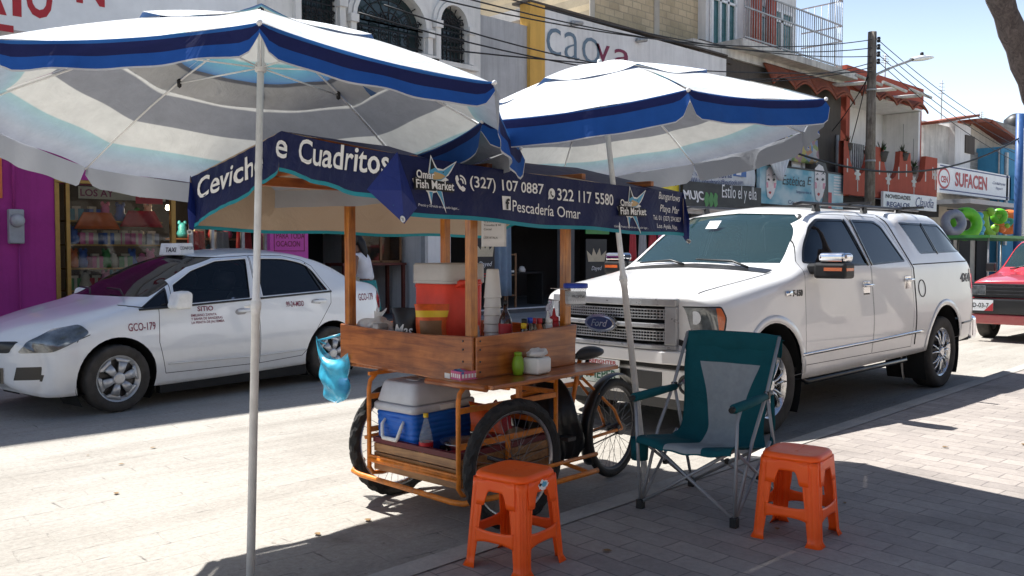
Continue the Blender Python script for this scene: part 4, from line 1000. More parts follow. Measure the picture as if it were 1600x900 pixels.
# wires
def wire(p0, p1, sag, r, lab, grp=None, n=24, name='overhead_wire'):
    p0, p1 = Vector(p0), Vector(p1)
    b = MB(); b.tube([p0.lerp(p1, i / n) - Vector((0, 0, sag * 4 * (i / n) * (1 - i / n))) for i in range(n + 1)], r, 5)
    return tag(b.build(name, M['iron_black']), lab, 'wire', grp)
G1 = 'overhead wires running left from the utility pole'
L1 = 'thin black overhead wire crossing in front of the white wall and block house'
for (a, c, d2, sag) in (((640, -12), (1362, 62), 0, .55), ((700, -10), (1362, 75), 0, .5), ((760, -12), (1362, 88), 0, .4), ((600, 8), (1362, 98), 0, .9), ((560, 20), (1362, 105), 0, .8), ((700, 78), (1362, 112), 0, .2)):
    wire(at(a[0], a[1], YP - .3), at(c[0], c[1], YP - .05), sag, .016, L1, G1)
G2 = 'overhead wires running right from the utility pole'
for i in range(4): wire(at(1374, 64 + i * 11.3, YP), at(1640, 235 + i * 13, YP), .5, .014, 'thin black overhead wire descending right from the utility pole insulators', G2)
wire(at(1200, 222, 13.6), at(1592, 216, 11.6), 1.1, .035, 'thick black cable sagging between the red building and the blue pole')
for i, (a, c) in enumerate((((1355, 118), (1330, 222)), ((1357, 120), (1300, 205)))): wire(at(*a, YP), at(*c, YF), .1, .018, 'slack service wire dropping from the pole to the red building', 'service drops at the pole')
# aerials on the roofs
for px, py0, py1, lab in ((1471, 165, 125, 'tall thin roof aerial above the sky gap right of the red building'), (1533, 195, 172, 'small roof aerial above the red-edged roof'), (1383, 112, 84, 'thin roof aerial behind the street lamp arm')):
    p = at(px, py0, YF + 2); h_ = at(px, py1, YF + 2).z - p.z
    b = MB(); b.tube([(0, 0, -1.2), (0, 0, h_)], .03, 6)
    for k in range(4): b.tube([(-.45 + .05 * k, 0, h_ * (.45 + .13 * k)), (.45 - .05 * k, 0, h_ * (.5 + .13 * k))], .016, 5)
    o = b.build('roof_aerial', M['iron_grey'], None, p); tag(o, lab, 'aerial')
# blue pole + white pole at the far right
p = at(1594, 178, 11.6)
t = thing('blue_pole', 'thick dark blue steel pole standing at the far right of the street', 'pole', (p.x, 11.6, 0))
mat('blue_enamel', (.03, .09, .25), .45, var=.2)
MB().tube([(0, 0, 0), (0, 0, p.z)], .15, 14).build('shaft', M['blue_enamel'], t); MB().box((-.22, -.22, -.02), (.22, .22, .06)).build('base_plate', M['blue_enamel'], t)
p = at(1601, 205, 11.8); b = MB(); b.tube([(0, 0, 0), (0, 0, p.z), (.3, -.1, p.z + .3)], .09, 10); o = b.build('white_pole', M['white_paint_metal'], None, (p.x, 11.8, 0)); tag(o, 'slim white pole beside the thick blue pole', 'pole')

# palm leaning in from the right
m, nt, pb = node_mat('palm_bark')
v = texco(nt, (1, 1, 1)); wv = nt.nodes.new('ShaderNodeTexNoise'); wv.inputs['Scale'].default_value = 5.0; wv.inputs['Detail'].default_value = 8; wv.inputs['Roughness'].default_value = .75; wv.inputs['Distortion'].default_value = 1.5; nt.links.new(texco(nt, (3.2, 3.2, 1.3)), wv.inputs[0])
rr = ramp(nt, [(.32, (.05, .04, .038)), (.5, (.13, .105, .095)), (.7, (.22, .18, .165))]); nt.links.new(wv.outputs[0], rr.inputs[0]); nt.links.new(rr.outputs[0], pb.inputs['Base Color']); pb.inputs['Roughness'].default_value = .9; bump(nt, wv.outputs[0], 1.0, .04, pb)
q0, q1 = at(1560, -10, 3.15), at(1618, 150, 3.0)
dirv = (q0 - q1).normalized()
t = thing('palm_tree', 'leaning palm trunk at the top right corner above the sidewalk', 'tree', (0, 0, 0))
pts = []
for i in range(60):
    s = -3.2 + i * .2
    p = q1 + dirv * s
    p = p + Vector((-.012 * (max(0, s - 1)) ** 2, 0, .01 * max(0, s - 1) ** 2)) + Vector((.05, 0, 0)) * (max(0, -s) ** 2)
    pts.append(p)
# carry the trunk down to the sidewalk
low = pts[0]
foot = [Vector((low.x + .9, low.y - .1, .05)), Vector((low.x + .75, low.y - .07, .6)), Vector((low.x + .35, low.y - .03, low.z * .62))] if low.z > .6 else []
allp = foot + pts
rs = [(.24 if i < 2 else .138 - .0008 * i) + (.014 if i % 2 else -.004) for i in range(len(allp))]
MB().tube(allp, rs, 16).build('trunk', M['palm_bark'], t)
fr = MB(); tip = pts[-1]; random.seed(5)
m = mat('palm_frond', (.05, .10, .025), .5, var=.35)
for k in range(22):
    a = 2 * PI * k / 22 + random.uniform(-.1, .1); e0 = random.uniform(-.1, 1.1); L = random.uniform(2.2, 3.0)
    sp = []
    for i in range(13):
        u = i / 12; r_ = L * u * math.cos(e0 * (1 - u * .3)); z_ = L * u * math.sin(e0) - 1.5 * u * u
        sp.append(tip + Vector((r_ * math.cos(a), r_ * math.sin(a), z_)))
    fr.tube(sp, [.03 * (1 - i / 13) + .004 for i in range(13)], 5)
    sd = Vector((-math.sin(a), math.cos(a), 0))
    for i in range(1, 13):
        for j in range(3):
            c = sp[i - 1].lerp(sp[i], j / 3); dd = (sp[i] - sp[i - 1]).normalized(); ll = .65 * math.sin(PI * min(1, (i + j / 3) / 13 * .9 + .08))
            for s in (-1, 1):
                tp = c + sd * s * ll + dd * ll * .5 - Vector((0, 0, ll * .35)); fr.add([c - dd * .02, c + dd * .03, tp], [(0, 1, 2)])
fr.build('crown', M['palm_frond'], t)

for dx, dy, lab in ((-5.2, -6.5, 'palm tree on the near side of the street left of the leaning one'), (1.5, -7.4, 'palm tree by the cream building behind the sidewalk'), (8.5, -5.6, 'palm tree further along the near sidewalk')):
    c = copy_tree(t); c.location = (dx, dy, 0); c['label'] = lab

# pool floats hanging under the awning on the right
Yq = 12.6
mat('float_green', (.16, .55, .03), .35, var=.1); mat('float_blue', (.08, .38, .60), .35, var=.1); mat('float_orange', (.85, .22, .06), .35, var=.1); mat('float_grey', (.30, .29, .36), .4, var=.15); mat('float_lime', (.28, .55, .05), .35, var=.1); mat('float_teal', (.1, .45, .35), .35)
def ring(px, py, Rp, rp, m, lab, tilt=0., yaw=0., inner=None, sx_=1.):
    p = at(px, py, Yq); k = (p - Vector((0, 0, 1.6))).dot(_f) / 1385
    Ro, ro = Rp * k, rp * k
    t = MB(); t.tube([(Ro * sx_ * math.cos(a), .02 * math.sin(3 * a), Ro * math.sin(a)) for a in [2 * PI * i / 36 for i in range(36)]], ro, 14, closed=True)
    if inner: t.tube([((Ro - ro * .8) * sx_ * math.cos(a), -.04, (Ro - ro * .8) * math.sin(a)) for a in [2 * PI * i / 30 for i in range(30)]], ro * .55, 10, 1, closed=True)
    o = t.build('pool_float', [m, inner or m], None, p); o.rotation_euler = (tilt, 0, yaw - R(70))
    return tag(o, lab, 'pool float')
ring(1508, 350, 18, 8.5, M['float_green'], 'large bright green swim ring hanging under the grey awning', yaw=R(25))
ring(1576, 347, 12, 7.5, M['float_orange'], 'orange swim ring hanging at the right end of the floats', inner=M['float_teal'])
ring(1490, 348, 14, 7, M['float_grey'], 'grey swim ring hanging leftmost of the floats', yaw=R(35))
def blob(px, py, balls, m, lab, m2=None):
    p = at(px, py, Yq); k = (p - Vector((0, 0, 1.6))).dot(_f) / 1385
    b = MB()
    for x, z, r_, mi in balls: b.lathe([(r_ * k * math.sin(PI * i / 8), -r_ * k * math.cos(PI * i / 8)) for i in range(9)], 14, mi, c=(x * k, 0, -z * k), M=Matrix.Scale(.8, 4, (0, 1, 0)))
    o = b.build('pool_float', [m, m2 or m], None, p); o.rotation_euler.z = -R(70)
    return tag(o, lab, 'pool float')
blob(1529, 348, [(0, -10, 7, 0), (2, 0, 6.5, 0), (3, 10, 7, 0), (2, 16, 6, 0)], M['float_blue'], 'blue inflatable figure-eight float between the green floats')
b = MB(); p = at(1545, 350, Yq); k = (p - Vector((0, 0, 1.6))).dot(_f) / 1385
b.tube([(x * k, 0, -z * k) for x, z in ((-4, -20), (-6, -8), (-4, 6), (2, 15), (10, 17))], [4 * k, 6 * k, 6.5 * k, 6 * k, 3 * k], 12)
b.lathe([(7 * k * math.sin(PI * i / 8), -7 * k * math.cos(PI * i / 8)) for i in range(9)], 14, c=(2 * k, 0, 19 * k))
tag(b.build('pool_float', M['float_lime'], None, p, -R(70)), 'lime green curved inflatable animal with a round head among the floats', 'pool float')
ring(1561, 338, 7, 5.5, M['float_green'], 'small plain green swim ring beside the orange one', inner=M['float_lime'])
blob(1562, 357, [(-6, 0, 7, 0), (3, 1, 6, 1), (10, -4, 4, 0)], M['float_lime'], 'small lime and orange inflatable below the small green ring', M['float_orange'])
wire(at(1480, 327, Yq), at(1600, 330, Yq), .02, .02, 'thin black line holding up the swim rings', n=6, name='hanging_line')
# green stall roof behind the red pickup, and its posts
t = thing('green_stall', 'dark green flat stall canopy behind the red pickup roof', 'stall', (at(1530, 372, 9.5).x, 9.5, 0))
MB().box((-2.2, -1, 2.02), (6.5, 1.4, 2.1)).build('canopy', M['goods_green'], t)
for x in (-2.0, 2.0, 6.2):
    for y in (-.9, 1.3): MB().tube([(x, y, 0), (x, y, 2.02)], .03, 8).build('leg', M['iron_grey'], t)

# ------------------------------------------------------------------ person behind the taxi boot (seen from behind, leaning)
mat('skin_brown', (.20, .10, .065), .55, var=.12); mat('hair_black', (.012, .010, .010), .5, var=.3); mat('blouse_white', (.68, .68, .72), .8, var=.08); mat('skirt_teal', (.03, .24, .24), .8, var=.45, scale=26); mat('bag_beige', (.30, .26, .19), .8)
def skin_body(name, chains, mt, parent, lvl=2, root=0):
    """chains: list of lists of (x,y,z,r); the first vertex of a later chain joins the nearest existing vertex"""
    vs, rs, es = [], [], []
    for ch in chains:
        prev = None
        for i, (x, y, z, r) in enumerate(ch):
            hit = None
            for j, q in enumerate(vs):
                if (q - Vector((x, y, z))).length < 1e-4: hit = j
            if hit is None: vs.append(Vector((x, y, z))); rs.append(r); hit = len(vs) - 1
            if prev is not None: es.append((prev, hit))
            prev = hit
    me = bpy.data.meshes.new(name); me.from_pydata([tuple(v) for v in vs], es, []); me.materials.append(mt)
    o = bpy.data.objects.new(name, me); col.objects.link(o); o.parent = parent
    s = o.modifiers.new('skin', 'SKIN')
    for i, d in enumerate(me.skin_vertices[0].data): d.radius = (rs[i], rs[i]); d.use_root = (i == root)
    s.use_smooth_shade = True
    ss = o.modifiers.new('sub', 'SUBSURF'); ss.levels = ss.render_levels = lvl
    dg = bpy.context.evaluated_depsgraph_get()
    m2 = bpy.data.meshes.new_from_object(o.evaluated_get(dg)); o.modifiers.clear(); o.data = m2
    for p in m2.polygons: p.use_smooth = True
    return o
pb = at(571, 395, 12.25)
t = thing('person', 'person in white sleeveless top and teal skirt leaning behind the taxi boot', 'person', (pb.x, 12.25, .14), R(35))
HZ = 1.0
body = [[(0, 0, .92, .15), (0, .0, 1.06, .135), (-.01, .03, 1.22, .135), (-.03, .08, 1.38, .12), (-.04, .11, 1.46, .06), (-.05, .15, 1.54, .05), (-.055, .19, 1.62, .085), (-.06, .21, 1.70, .085), (-.06, .21, 1.755, .05)],
        [(-.03, .08, 1.38, .12), (.13, .07, 1.40, .06), (.20, .06, 1.36, .055), (.24, .03, 1.12, .042), (.26, .08, .88, .033), (.26, .1, .80, .036)],
        [(-.03, .08, 1.38, .12), (-.19, .09, 1.40, .06), (-.25, .08, 1.36, .055), (-.28, .08, 1.12, .042), (-.24, .22, .98, .033), (-.22, .29, .96, .036)],
        [(0, 0, .92, .15), (.09, 0, .84, .10), (.10, .0, .48, .062), (.10, -.03, .10, .042), (.10, .1, .05, .04), (.10, .16, .045, .03)],
        [(0, 0, .92, .15), (-.09, 0, .84, .10), (-.10, .02, .48, .062), (-.11, -.01, .10, .042), (-.11, .12, .05, .04), (-.11, .18, .045, .03)]]
for s in (1, -1):   # fingers
    hx, hy, hz = (.26, .1, .80) if s == 1 else (-.22, .29, .96)
    for i in range(4):
        dy = (i - 1.5) * .016
        body.append([(hx, hy, hz, .036), (hx + .004, hy + dy, hz - .05, .0095), (hx + .0, hy + dy + .008, hz - .085 - .006 * (1 - abs(i - 1.3)), .008), (hx - .006 * s, hy + dy + .014, hz - .112 - .008 * (1 - abs(i - 1.3)), .0065)])
    body.append([(hx, hy, hz, .036), (hx - .02 * s, hy + .034, hz - .03, .0105), (hx - .026 * s, hy + .046, hz - .062, .008)])
bd = skin_body('body', body, M['skin_brown'], t)
skin_body('blouse', [[(0, 0, .98, .165), (0, .0, 1.08, .148), (-.01, .03, 1.22, .148), (-.03, .08, 1.37, .133), (-.04, .105, 1.43, .075)], [(-.03, .08, 1.37, .133), (.13, .07, 1.39, .075), (.19, .06, 1.36, .068)], [(-.03, .08, 1.37, .133), (-.19, .09, 1.39, .075), (-.24, .08, 1.36, .068)]], M['blouse_white'], t)
b = MB(); b.lathe([(.165, 1.0), (.18, .92), (.20, .80), (.235, .6), (.25, .52)], 28, fn=lambda i, k, r: r * (1 + .04 * math.sin(k * 5 * 2 * PI / 28) * i / 4)); o = b.build('skirt', M['skirt_teal'], t); o.modifiers.new('t', 'SOLIDIFY').thickness = .008
b = MB(); b.grid(lambda u, v: (-.06 + .108 * math.sin(PI * v) * math.cos(2 * PI * u), .195 + .112 * math.sin(PI * v) * math.sin(2 * PI * u) - .02, 1.69 - .13 * math.cos(PI * v)), 20, 12)
b.tube([(-.06, .10, 1.72), (-.05, .05, 1.62), (-.04, .0, 1.48), (-.04, -.02, 1.36)], [.06, .07, .055, .02], 10); b.build('hair', M['hair_black'], t)
b = MB(); b.lathe([(.02, 1.02), (.10, .98), (.11, .8), (.08, .76), (0, .76)], 14, c=(-.3, .1, .08)); b.tube([(-.24, .1, 1.08), (-.18, .13, 1.42), (-.1, .1, 1.46)], .012, 6); b.build('shoulder_bag', M['bag_beige'], t)
for s in (1, -1): MB().tube([(.105 * s, -.06, .03), (.105 * s, .05, .03), (.105 * s, .19, .025)], [.03, .042, .03], 10).build('shoe', M['black_plastic'], t)
# ------------------------------------------------------------------ vehicles: lofted shells cut into doors, panes, lamps and arches
def fillet_path(pts, rads, nseg, nf):
    """2D polyline with rounded inner corners; fixed counts per segment so that sections match"""
    out = [Vector(pts[0])]
    P = [Vector(p) for p in pts]; n = len(P)
    ins, outs = {}, {}
    for i in range(1, n - 1):
        a, b, c = P[i - 1], P[i], P[i + 1]
        ra = min(rads[i], (a - b).length * .48); rc = min(rads[i], (c - b).length * .48)
        ins[i] = b + (a - b).normalized() * ra; outs[i] = b + (c - b).normalized() * rc
    cur = P[0]
    for i in range(n - 1):
        end = ins[i + 1] if i + 1 in ins else P[i + 1]
        for k in range(1, nseg[i] + 1): out.append(cur.lerp(end, k / nseg[i]))
        if i + 1 in ins:
            b = P[i + 1]; o = outs[i + 1]
            for k in range(1, nf + 1):
                t = k / nf; out.append(end * (1 - t) ** 2 + b * 2 * t * (1 - t) + o * t * t)
            cur = o
    return out
def car_shell(T, xs, bow_f, bow_r, nseg=(4, 6, 9, 4, 5), nf=4):
    """T: tables sill, wsill, zmax, wmax, belt, wbelt, corner, wcorner, top, rb, rc (radius at belt and corner)"""
    bm = bmesh.new(); rings = []
    L = xs[-1]
    def section(x):
        g = lambda k: tab(T[k], x)
        zt, zc, wc = g('top'), g('corner'), g('wcorner')
        pts = [(g('wsill'), g('sill')), (g('wmax'), g('zmax')), (g('wbelt'), g('belt')), (wc, zc), (wc * .55, zc + (zt - zc) * .72), (0, zt)]
        return fillet_path(pts, [0, .16, g('rb'), g('rc'), .3, 0], nseg, nf)
    for x in xs:
        h = section(x)
        full = [(-p.x, p.y) for p in h] + [(p.x, p.y) for p in reversed(h[:-1])]
        w = tab(T['wmax'], x); ring = []
        for y, z in full:
            k = abs(y) / max(w, .1)
            xx = x + bow_f * k ** 2.6 * max(0, 1 - x / 1.0) ** 2 - bow_r * k ** 2.6 * max(0, 1 - (L - x) / .8) ** 2
            ring.append(bm.verts.new((xx, y, z)))
        rings.append(ring)
    m = len(rings[0])
    for i in range(len(rings) - 1):
        for j in range(m - 1):
            bm.faces.new((rings[i][j], rings[i + 1][j], rings[i + 1][j + 1], rings[i][j + 1]))
    for ring, dx, rev in ((rings[0], -1, False), (rings[-1], 1, True)):
        zm = sum(v.co.z for v in ring) / m; last = ring
        for k, (s, o) in enumerate(((.985, .008), (.95, .018), (.8, .026), (.5, .034), (.2, .036))):
            w0 = max(tab(T['wmax'], 0 if dx < 0 else L), .1)
            nr = [bm.verts.new((((xs[0] + bow_f * (abs(v.co.y * s) / w0) ** 2.6) if dx < 0 else (L - bow_r * (abs(v.co.y * s) / w0) ** 2.6)) + dx * o, v.co.y * s, zm + (v.co.z - zm) * s)) for v in ring]
            for j in range(m - 1):
                q = (last[j], last[j + 1], nr[j + 1], nr[j]) if not rev else (last[j + 1], last[j], nr[j], nr[j + 1])
                bm.faces.new(q)
            q = (last[m - 1], last[0], nr[0], nr[m - 1]) if not rev else (last[0], last[m - 1], nr[m - 1], nr[0])
            bm.faces.new(q)
            last = nr
        f = bm.faces.new(last if rev else last[::-1])
    for i in range(len(rings) - 1): bm.faces.new((rings[i][m - 1], rings[i + 1][m - 1], rings[i + 1][0], rings[i][0])).material_index = 1
    bmesh.ops.recalc_face_normals(bm, faces=bm.faces)
    for f in bm.faces: f.smooth = True
    return bm
def inside(p, poly):
    x, y = p; c = False; n = len(poly)
    for i in range(n):
        x1, y1 = poly[i]; x2, y2 = poly[(i + 1) % n]
        if (y1 > y) != (y2 > y) and x < (x2 - x1) * (y - y1) / (y2 - y1) + x1: c = not c
    return c
def offset_poly(poly, d):
    n = len(poly); area = sum(poly[i][0] * poly[(i + 1) % n][1] - poly[(i + 1) % n][0] * poly[i][1] for i in range(n)); s = 1 if area > 0 else -1
    out = []
    for i in range(n):
        a, b, c = Vector(poly[i - 1]), Vector(poly[i]), Vector(poly[(i + 1) % n])
        e1, e2 = (b - a).normalized(), (c - b).normalized()
        n1, n2 = Vector((-e1.y, e1.x)) * s, Vector((-e2.y, e2.x)) * s
        m = (n1 + n2); k = max(.35, m.length ** 2 / 2); out.append(tuple(b + m * (d / k)))
    return out
def round_poly(poly, r, n=4):
    out = []; N = len(poly)
    for i in range(N):
        a, b, c = Vector(poly[i - 1]), Vector(poly[i]), Vector(poly[(i + 1) % N])
        rr = r[i] if isinstance(r, (list, tuple)) else r
        p = b + (a - b).normalized() * min(rr, (a - b).length * .45); q = b + (c - b).normalized() * min(rr, (c - b).length * .45)
        for k in range(n + 1): t = k / n; out.append(tuple(p * (1 - t) ** 2 + b * 2 * t * (1 - t) + q * t * t))
    return out
def cookie(bm, poly, proj, ok):
    """cut the outline poly into the faces that pass ok; returns the faces inside. proj 'side': (x,z); 'front': (y,z)"""
    ax = 0 if proj == 'side' else 1
    n = len(poly)
    for i in range(n):
        a, b = poly[i], poly[(i + 1) % n]
        if abs(a[0] - b[0]) + abs(a[1] - b[1]) < 1e-6: continue
        lo0, hi0 = min(a[0], b[0]) - .004, max(a[0], b[0]) + .004; lo1, hi1 = min(a[1], b[1]) - .004, max(a[1], b[1]) + .004
        fs = []
        for f in bm.faces:
            if not ok(f): continue
            c0 = [v.co[ax] for v in f.verts]; c1 = [v.co.z for v in f.verts]
            if max(c0) < lo0 or min(c0) > hi0 or max(c1) < lo1 or min(c1) > hi1: continue
            fs.append(f)
        if not fs: continue
        geom = list({e for f in fs for e in f.edges}) + list({v for f in fs for v in f.verts}) + fs
        co = Vector((a[0], 0, a[1])) if proj == 'side' else Vector((0, a[0], a[1]))
        no = Vector((b[1] - a[1], 0, -(b[0] - a[0]))) if proj == 'side' else Vector((0, b[1] - a[1], -(b[0] - a[0])))
        bmesh.ops.bisect_plane(bm, geom=geom, dist=1e-5, plane_co=co, plane_no=no.normalized())
    return [f for f in bm.faces if ok(f) and inside((f.calc_center_median()[ax], f.calc_center_median().z), poly)]
def side_ok(s, zmin=-9, zmax=9, x0=-9, x1=99):
    def ok(f):
        c = f.calc_center_median()
        return c.y * s > .3 and zmin < c.z < zmax and x0 < c.x < x1 and abs(f.normal.y) > .12
    return ok
def take(bm, faces, name, mats, parent, push=0., label=None, thick=0., mi=None):
    """move faces out of bm into an object of their own"""
    nb = bmesh.new(); vm = {}
    for f in faces:
        vs = []
        for v in f.verts:
            if v not in vm:
                vm[v] = nb.verts.new(v.co - v.normal * push)
            vs.append(vm[v])
        try: nf = nb.faces.new(vs); nf.smooth = True; nf.material_index = f.material_index if mi is None else mi
        except ValueError: pass
    bmesh.ops.delete(bm, geom=faces, context='FACES')
    me = bpy.data.meshes.new(name); nb.to_mesh(me); nb.free()
    for m_ in (mats if isinstance(mats, list) else [mats]): me.materials.append(m_)
    o = bpy.data.objects.new(name, me); col.objects.link(o); o.parent = parent
    if thick: sd = o.modifiers.new('thickness', 'SOLIDIFY'); sd.thickness = thick; sd.offset = -1
    if label: o['label'] = label
    return o
class Surf:
    """ray probe on the uncut shell, for lying letters, handles and trim on it"""
    def __init__(s, bm): s.t = BVHTree.FromBMesh(bm)
    def side(s, x, z, sgn=-1):
        h = s.t.ray_cast(Vector((x, sgn * 3, z)), Vector((0, -sgn, 0)))
        return h[0].y if h[0] else sgn * .8
    def front(s, y, z):
        h = s.t.ray_cast(Vector((-3, y, z)), Vector((1, 0, 0)))
        return h[0].x if h[0] else 0.
    def top(s, x, y):
        h = s.t.ray_cast(Vector((x, y, 5)), Vector((0, 0, -1)))
        return h[0].z if h[0] else 1.
def strip(sf, pts, w, name, m, parent, off=.006, sgn=-1, closed=False):
    """flat band following an outline (x,z) on the body side"""
    mb = MB(); n = len(pts); rows = []
    for i in range(n):
        a = Vector(pts[i - 1] if (closed or i > 0) else pts[i]); c = Vector(pts[(i + 1) % n] if (closed or i < n - 1) else pts[i])
        d = (c - a).normalized(); nn = Vector((-d.y, d.x)); p = Vector(pts[i])
        r_ = []
        for s in (-.5, .5):
            q = p + nn * w * s; r_.append((q.x, sf.side(q.x, q.y, sgn) + sgn * off, q.y))
        rows.append(r_)
    vs = [p for r_ in rows for p in r_]; k = n if closed else n - 1
    mb.add(vs, [(2 * i, 2 * ((i + 1) % n), 2 * ((i + 1) % n) + 1, 2 * i + 1) for i in range(k)], 0, True)
    o = mb.build(name, m, parent); sd = o.modifiers.new('t', 'SOLIDIFY'); sd.thickness = .006; sd.offset = 0
    return o
def dense(poly, step=.05, closed=True):
    out = []; n = len(poly)
    for i in range(n if closed else n - 1):
        a, b = Vector(poly[i]), Vector(poly[(i + 1) % n]); k = max(1, int((b - a).length / step))
        out += [tuple(a.lerp(b, j / k)) for j in range(k)]
    if not closed: out.append(tuple(poly[-1]))
    return out
def arange(a, b, st):
    n = max(1, round((b - a) / st)); return [a + (b - a) * i / n for i in range(n)]
paint('taxi_white', (.78, .81, .84), dirt=.10)
paint('truck_white', (.83, .82, .81), dirt=.2, rough=.32)
paint('pickup_red', (.50, .025, .04), dirt=.15, rough=.35)
glassy('car_glass_clear', (.012, .014, .016), .88, (.72, .76, .77))
glassy('car_glass_dark', (.008, .009, .012), .10, (.1, .1, .12), refl=1.0)
glassy('taxi_screen', (.008, .009, .012), .3, (.3, .3, .32), refl=.55)
glassy('windscreen', (.07, .17, .19), .80, (.62, .84, .86), .03, refl=1.0)
mat('lamp_painted_glints', (.17, .185, .195), .12, .55, var=.6, scale=9, coat=1.0); mat('lamp_red', (.42, .012, .02), .12, var=.15, coat=1.0); mat('lamp_amber', (.65, .13, .03), .15, var=.2, coat=1.0)  # headlight lens is opaque; light and dark reflections mottled into its colour
mat('gap_dark', (.01, .01, .01), .8); mat('trim_black', (.012, .012, .013), .35, coat=.3)
mat('hubcap_silver', (.52, .53, .54), .38, .5, var=.15, scale=9); mat('alloy', (.70, .71, .73), .22, .9, var=.08)
def car_wheel(name, Rw, rr, w, parent, loc, style, sgn=-1):
    """tyre as the part; rim disc, spokes and cap as its sub-parts. sgn: which side the face looks to"""
    b = MB()
    prof = [(rr, -w * .36), (rr + .015, -w * .44), (Rw * .90, -w * .50), (Rw * .965, -w * .45), (Rw * .995, -w * .36), (Rw, 0), (Rw * .995, w * .36), (Rw * .965, w * .45), (Rw * .90, w * .50), (rr + .015, w * .44), (rr, w * .36)]
    def tread(i, k, r): return r - (.007 if (i in (4, 6) and k % 3 == 0) else 0)
    b.lathe(prof, 84, axis='Y', fn=tread, cap=False)
    ty = b.build(name, M['tyre_dusty'], parent, loc)
    f = sgn * w * .40
    rb = MB()
    rb.lathe([(rr + .002, -w * .36), (rr - .02, -w * .2), (rr - .02, w * .2), (rr + .002, w * .36)], 48, axis='Y', cap=False)
    rb.lathe([(rr - .03, 0), (.03, 0)], 40, 1, axis='Y', cap=False)
    rb.lathe([(rr - .025, f - sgn * .03), (rr + .004, f), (rr + .012, f + sgn * .004)][::(1 if sgn > 0 else -1)], 48, axis='Y', cap=False)
    rb.lathe([(.19, 0), (.19, -sgn * .03), (.05, -sgn * .03)], 24, 2, axis='Y', c=(0, sgn * .03, 0))
    rim = rb.build('rim', [M['hubcap_silver'] if style == 'cap' else M['alloy'], M['dark_inside'], M['dark_steel']], ty)
    ns = 6 if style == 'cap' else 7
    for k in range(ns):
        sp = MB(); a0 = 2 * PI * k / ns + .25
        def P(r_, a, y): return (r_ * math.cos(a0 + a), y, r_ * math.sin(a0 + a))
        if style == 'cap':
            ys = f + sgn * .012
            pr = [(.055, .42, .010), (.10, .36, .016), (.16, .28, .012), (rr - .045, .33, .004), (rr - .005, .42, -.006)]
            rows = [[P(r_, -a, f + sgn * (y - .012)), P(r_, -a * .8, f + sgn * y), P(r_, a * .8, f + sgn * y), P(r_, a, f + sgn * (y - .012))] for r_, a, y in pr]
        else:
            rows = []
            for s in (-1, 1):
                pr = [(.05, .20, .0), (.12, .155, .012), (.20, .16, .010), (rr - .01, .20, -.004)]
                rws = [[P(r_, s * a - .055 * .13 / r_ - .01, f + sgn * (y - .02)), P(r_, s * a - .045 * .13 / r_, f + sgn * y), P(r_, s * a + .045 * .13 / r_, f + sgn * y), P(r_, s * a + .055 * .13 / r_ + .01, f + sgn * (y - .02))] for r_, a, y in pr]
                vs = [p for q in rws for p in q]; sp.add(vs, [(4 * i + j, 4 * i + j + 1, 4 * i + j + 5, 4 * i + j + 4) for i in range(len(rws) - 1) for j in range(3)], 0, True)
        if rows:
            vs = [p for q in rows for p in q]; sp.add(vs, [(4 * i + j, 4 * i + j + 1, 4 * i + j + 5, 4 * i + j + 4) for i in range(len(rows) - 1) for j in range(3)], 0, True)
            # slot beside each spoke
        o = sp.build('spoke', M['hubcap_silver'] if style == 'cap' else M['alloy'], ty); sd = o.modifiers.new('t', 'SOLIDIFY'); sd.thickness = .006; sd.offset = 0
    cp = MB(); cp.lathe([(.06, f - sgn * .02), (.058, f + sgn * .012), (.045, f + sgn * .02), (.03, f + sgn * .018), (.0, f + sgn * .02)], 24, axis='Y')
    if style != 'cap':
        for k in range(6): a = 2 * PI * k / 6; cp.lathe([(.011, f - sgn * .01), (.011, f + sgn * .012), (0, f + sgn * .014)], 8, 0, c=(.085 * math.cos(a), 0, .085 * math.sin(a)), axis='Y')
    cp.build('centre_cap', M['hubcap_silver'] if style == 'cap' else M['alloy'], ty)
    return ty
def seat(parent, x, y, z0, w, hb, name='seat', tilt=.2, head=True):
    b = MB()
    def cush(cx, cz, lx, lz, rot):
        Mx = Matrix.Translation((cx, y, cz)) @ Matrix.Rotation(rot, 4, 'Y')
        b.grid(lambda u, v: tuple(Mx @ Vector((lx * .5 * math.cos(2 * PI * u) * abs(math.cos(2 * PI * u)) ** -.35 if abs(math.cos(2 * PI * u)) > 1e-3 else 0, w * (v - .5) , lz * .5 * math.sin(2 * PI * u) * (abs(math.sin(2 * PI * u)) ** -.35 if abs(math.sin(2 * PI * u)) > 1e-3 else 0)))), 24, 6)
        for v in (0, 1): b.add([tuple(Mx @ Vector((lx * .5 * math.cos(a), w * (v - .5), lz * .5 * math.sin(a)))) for a in [2 * PI * i / 20 for i in range(20)]], [tuple(range(20))])
    cush(x, z0, .5, .16, 0); cush(x + .28, z0 + hb * .5, .14, hb, tilt)
    if head: b.lathe([(0, -.09), (.10, -.08), (.13, 0), (.10, .09), (0, .1)], 14, c=(x + .30 + hb * .5 * tilt + .06, y, z0 + hb + .1), M=None)
    return b.build(name, M['seat_cloth'], parent)

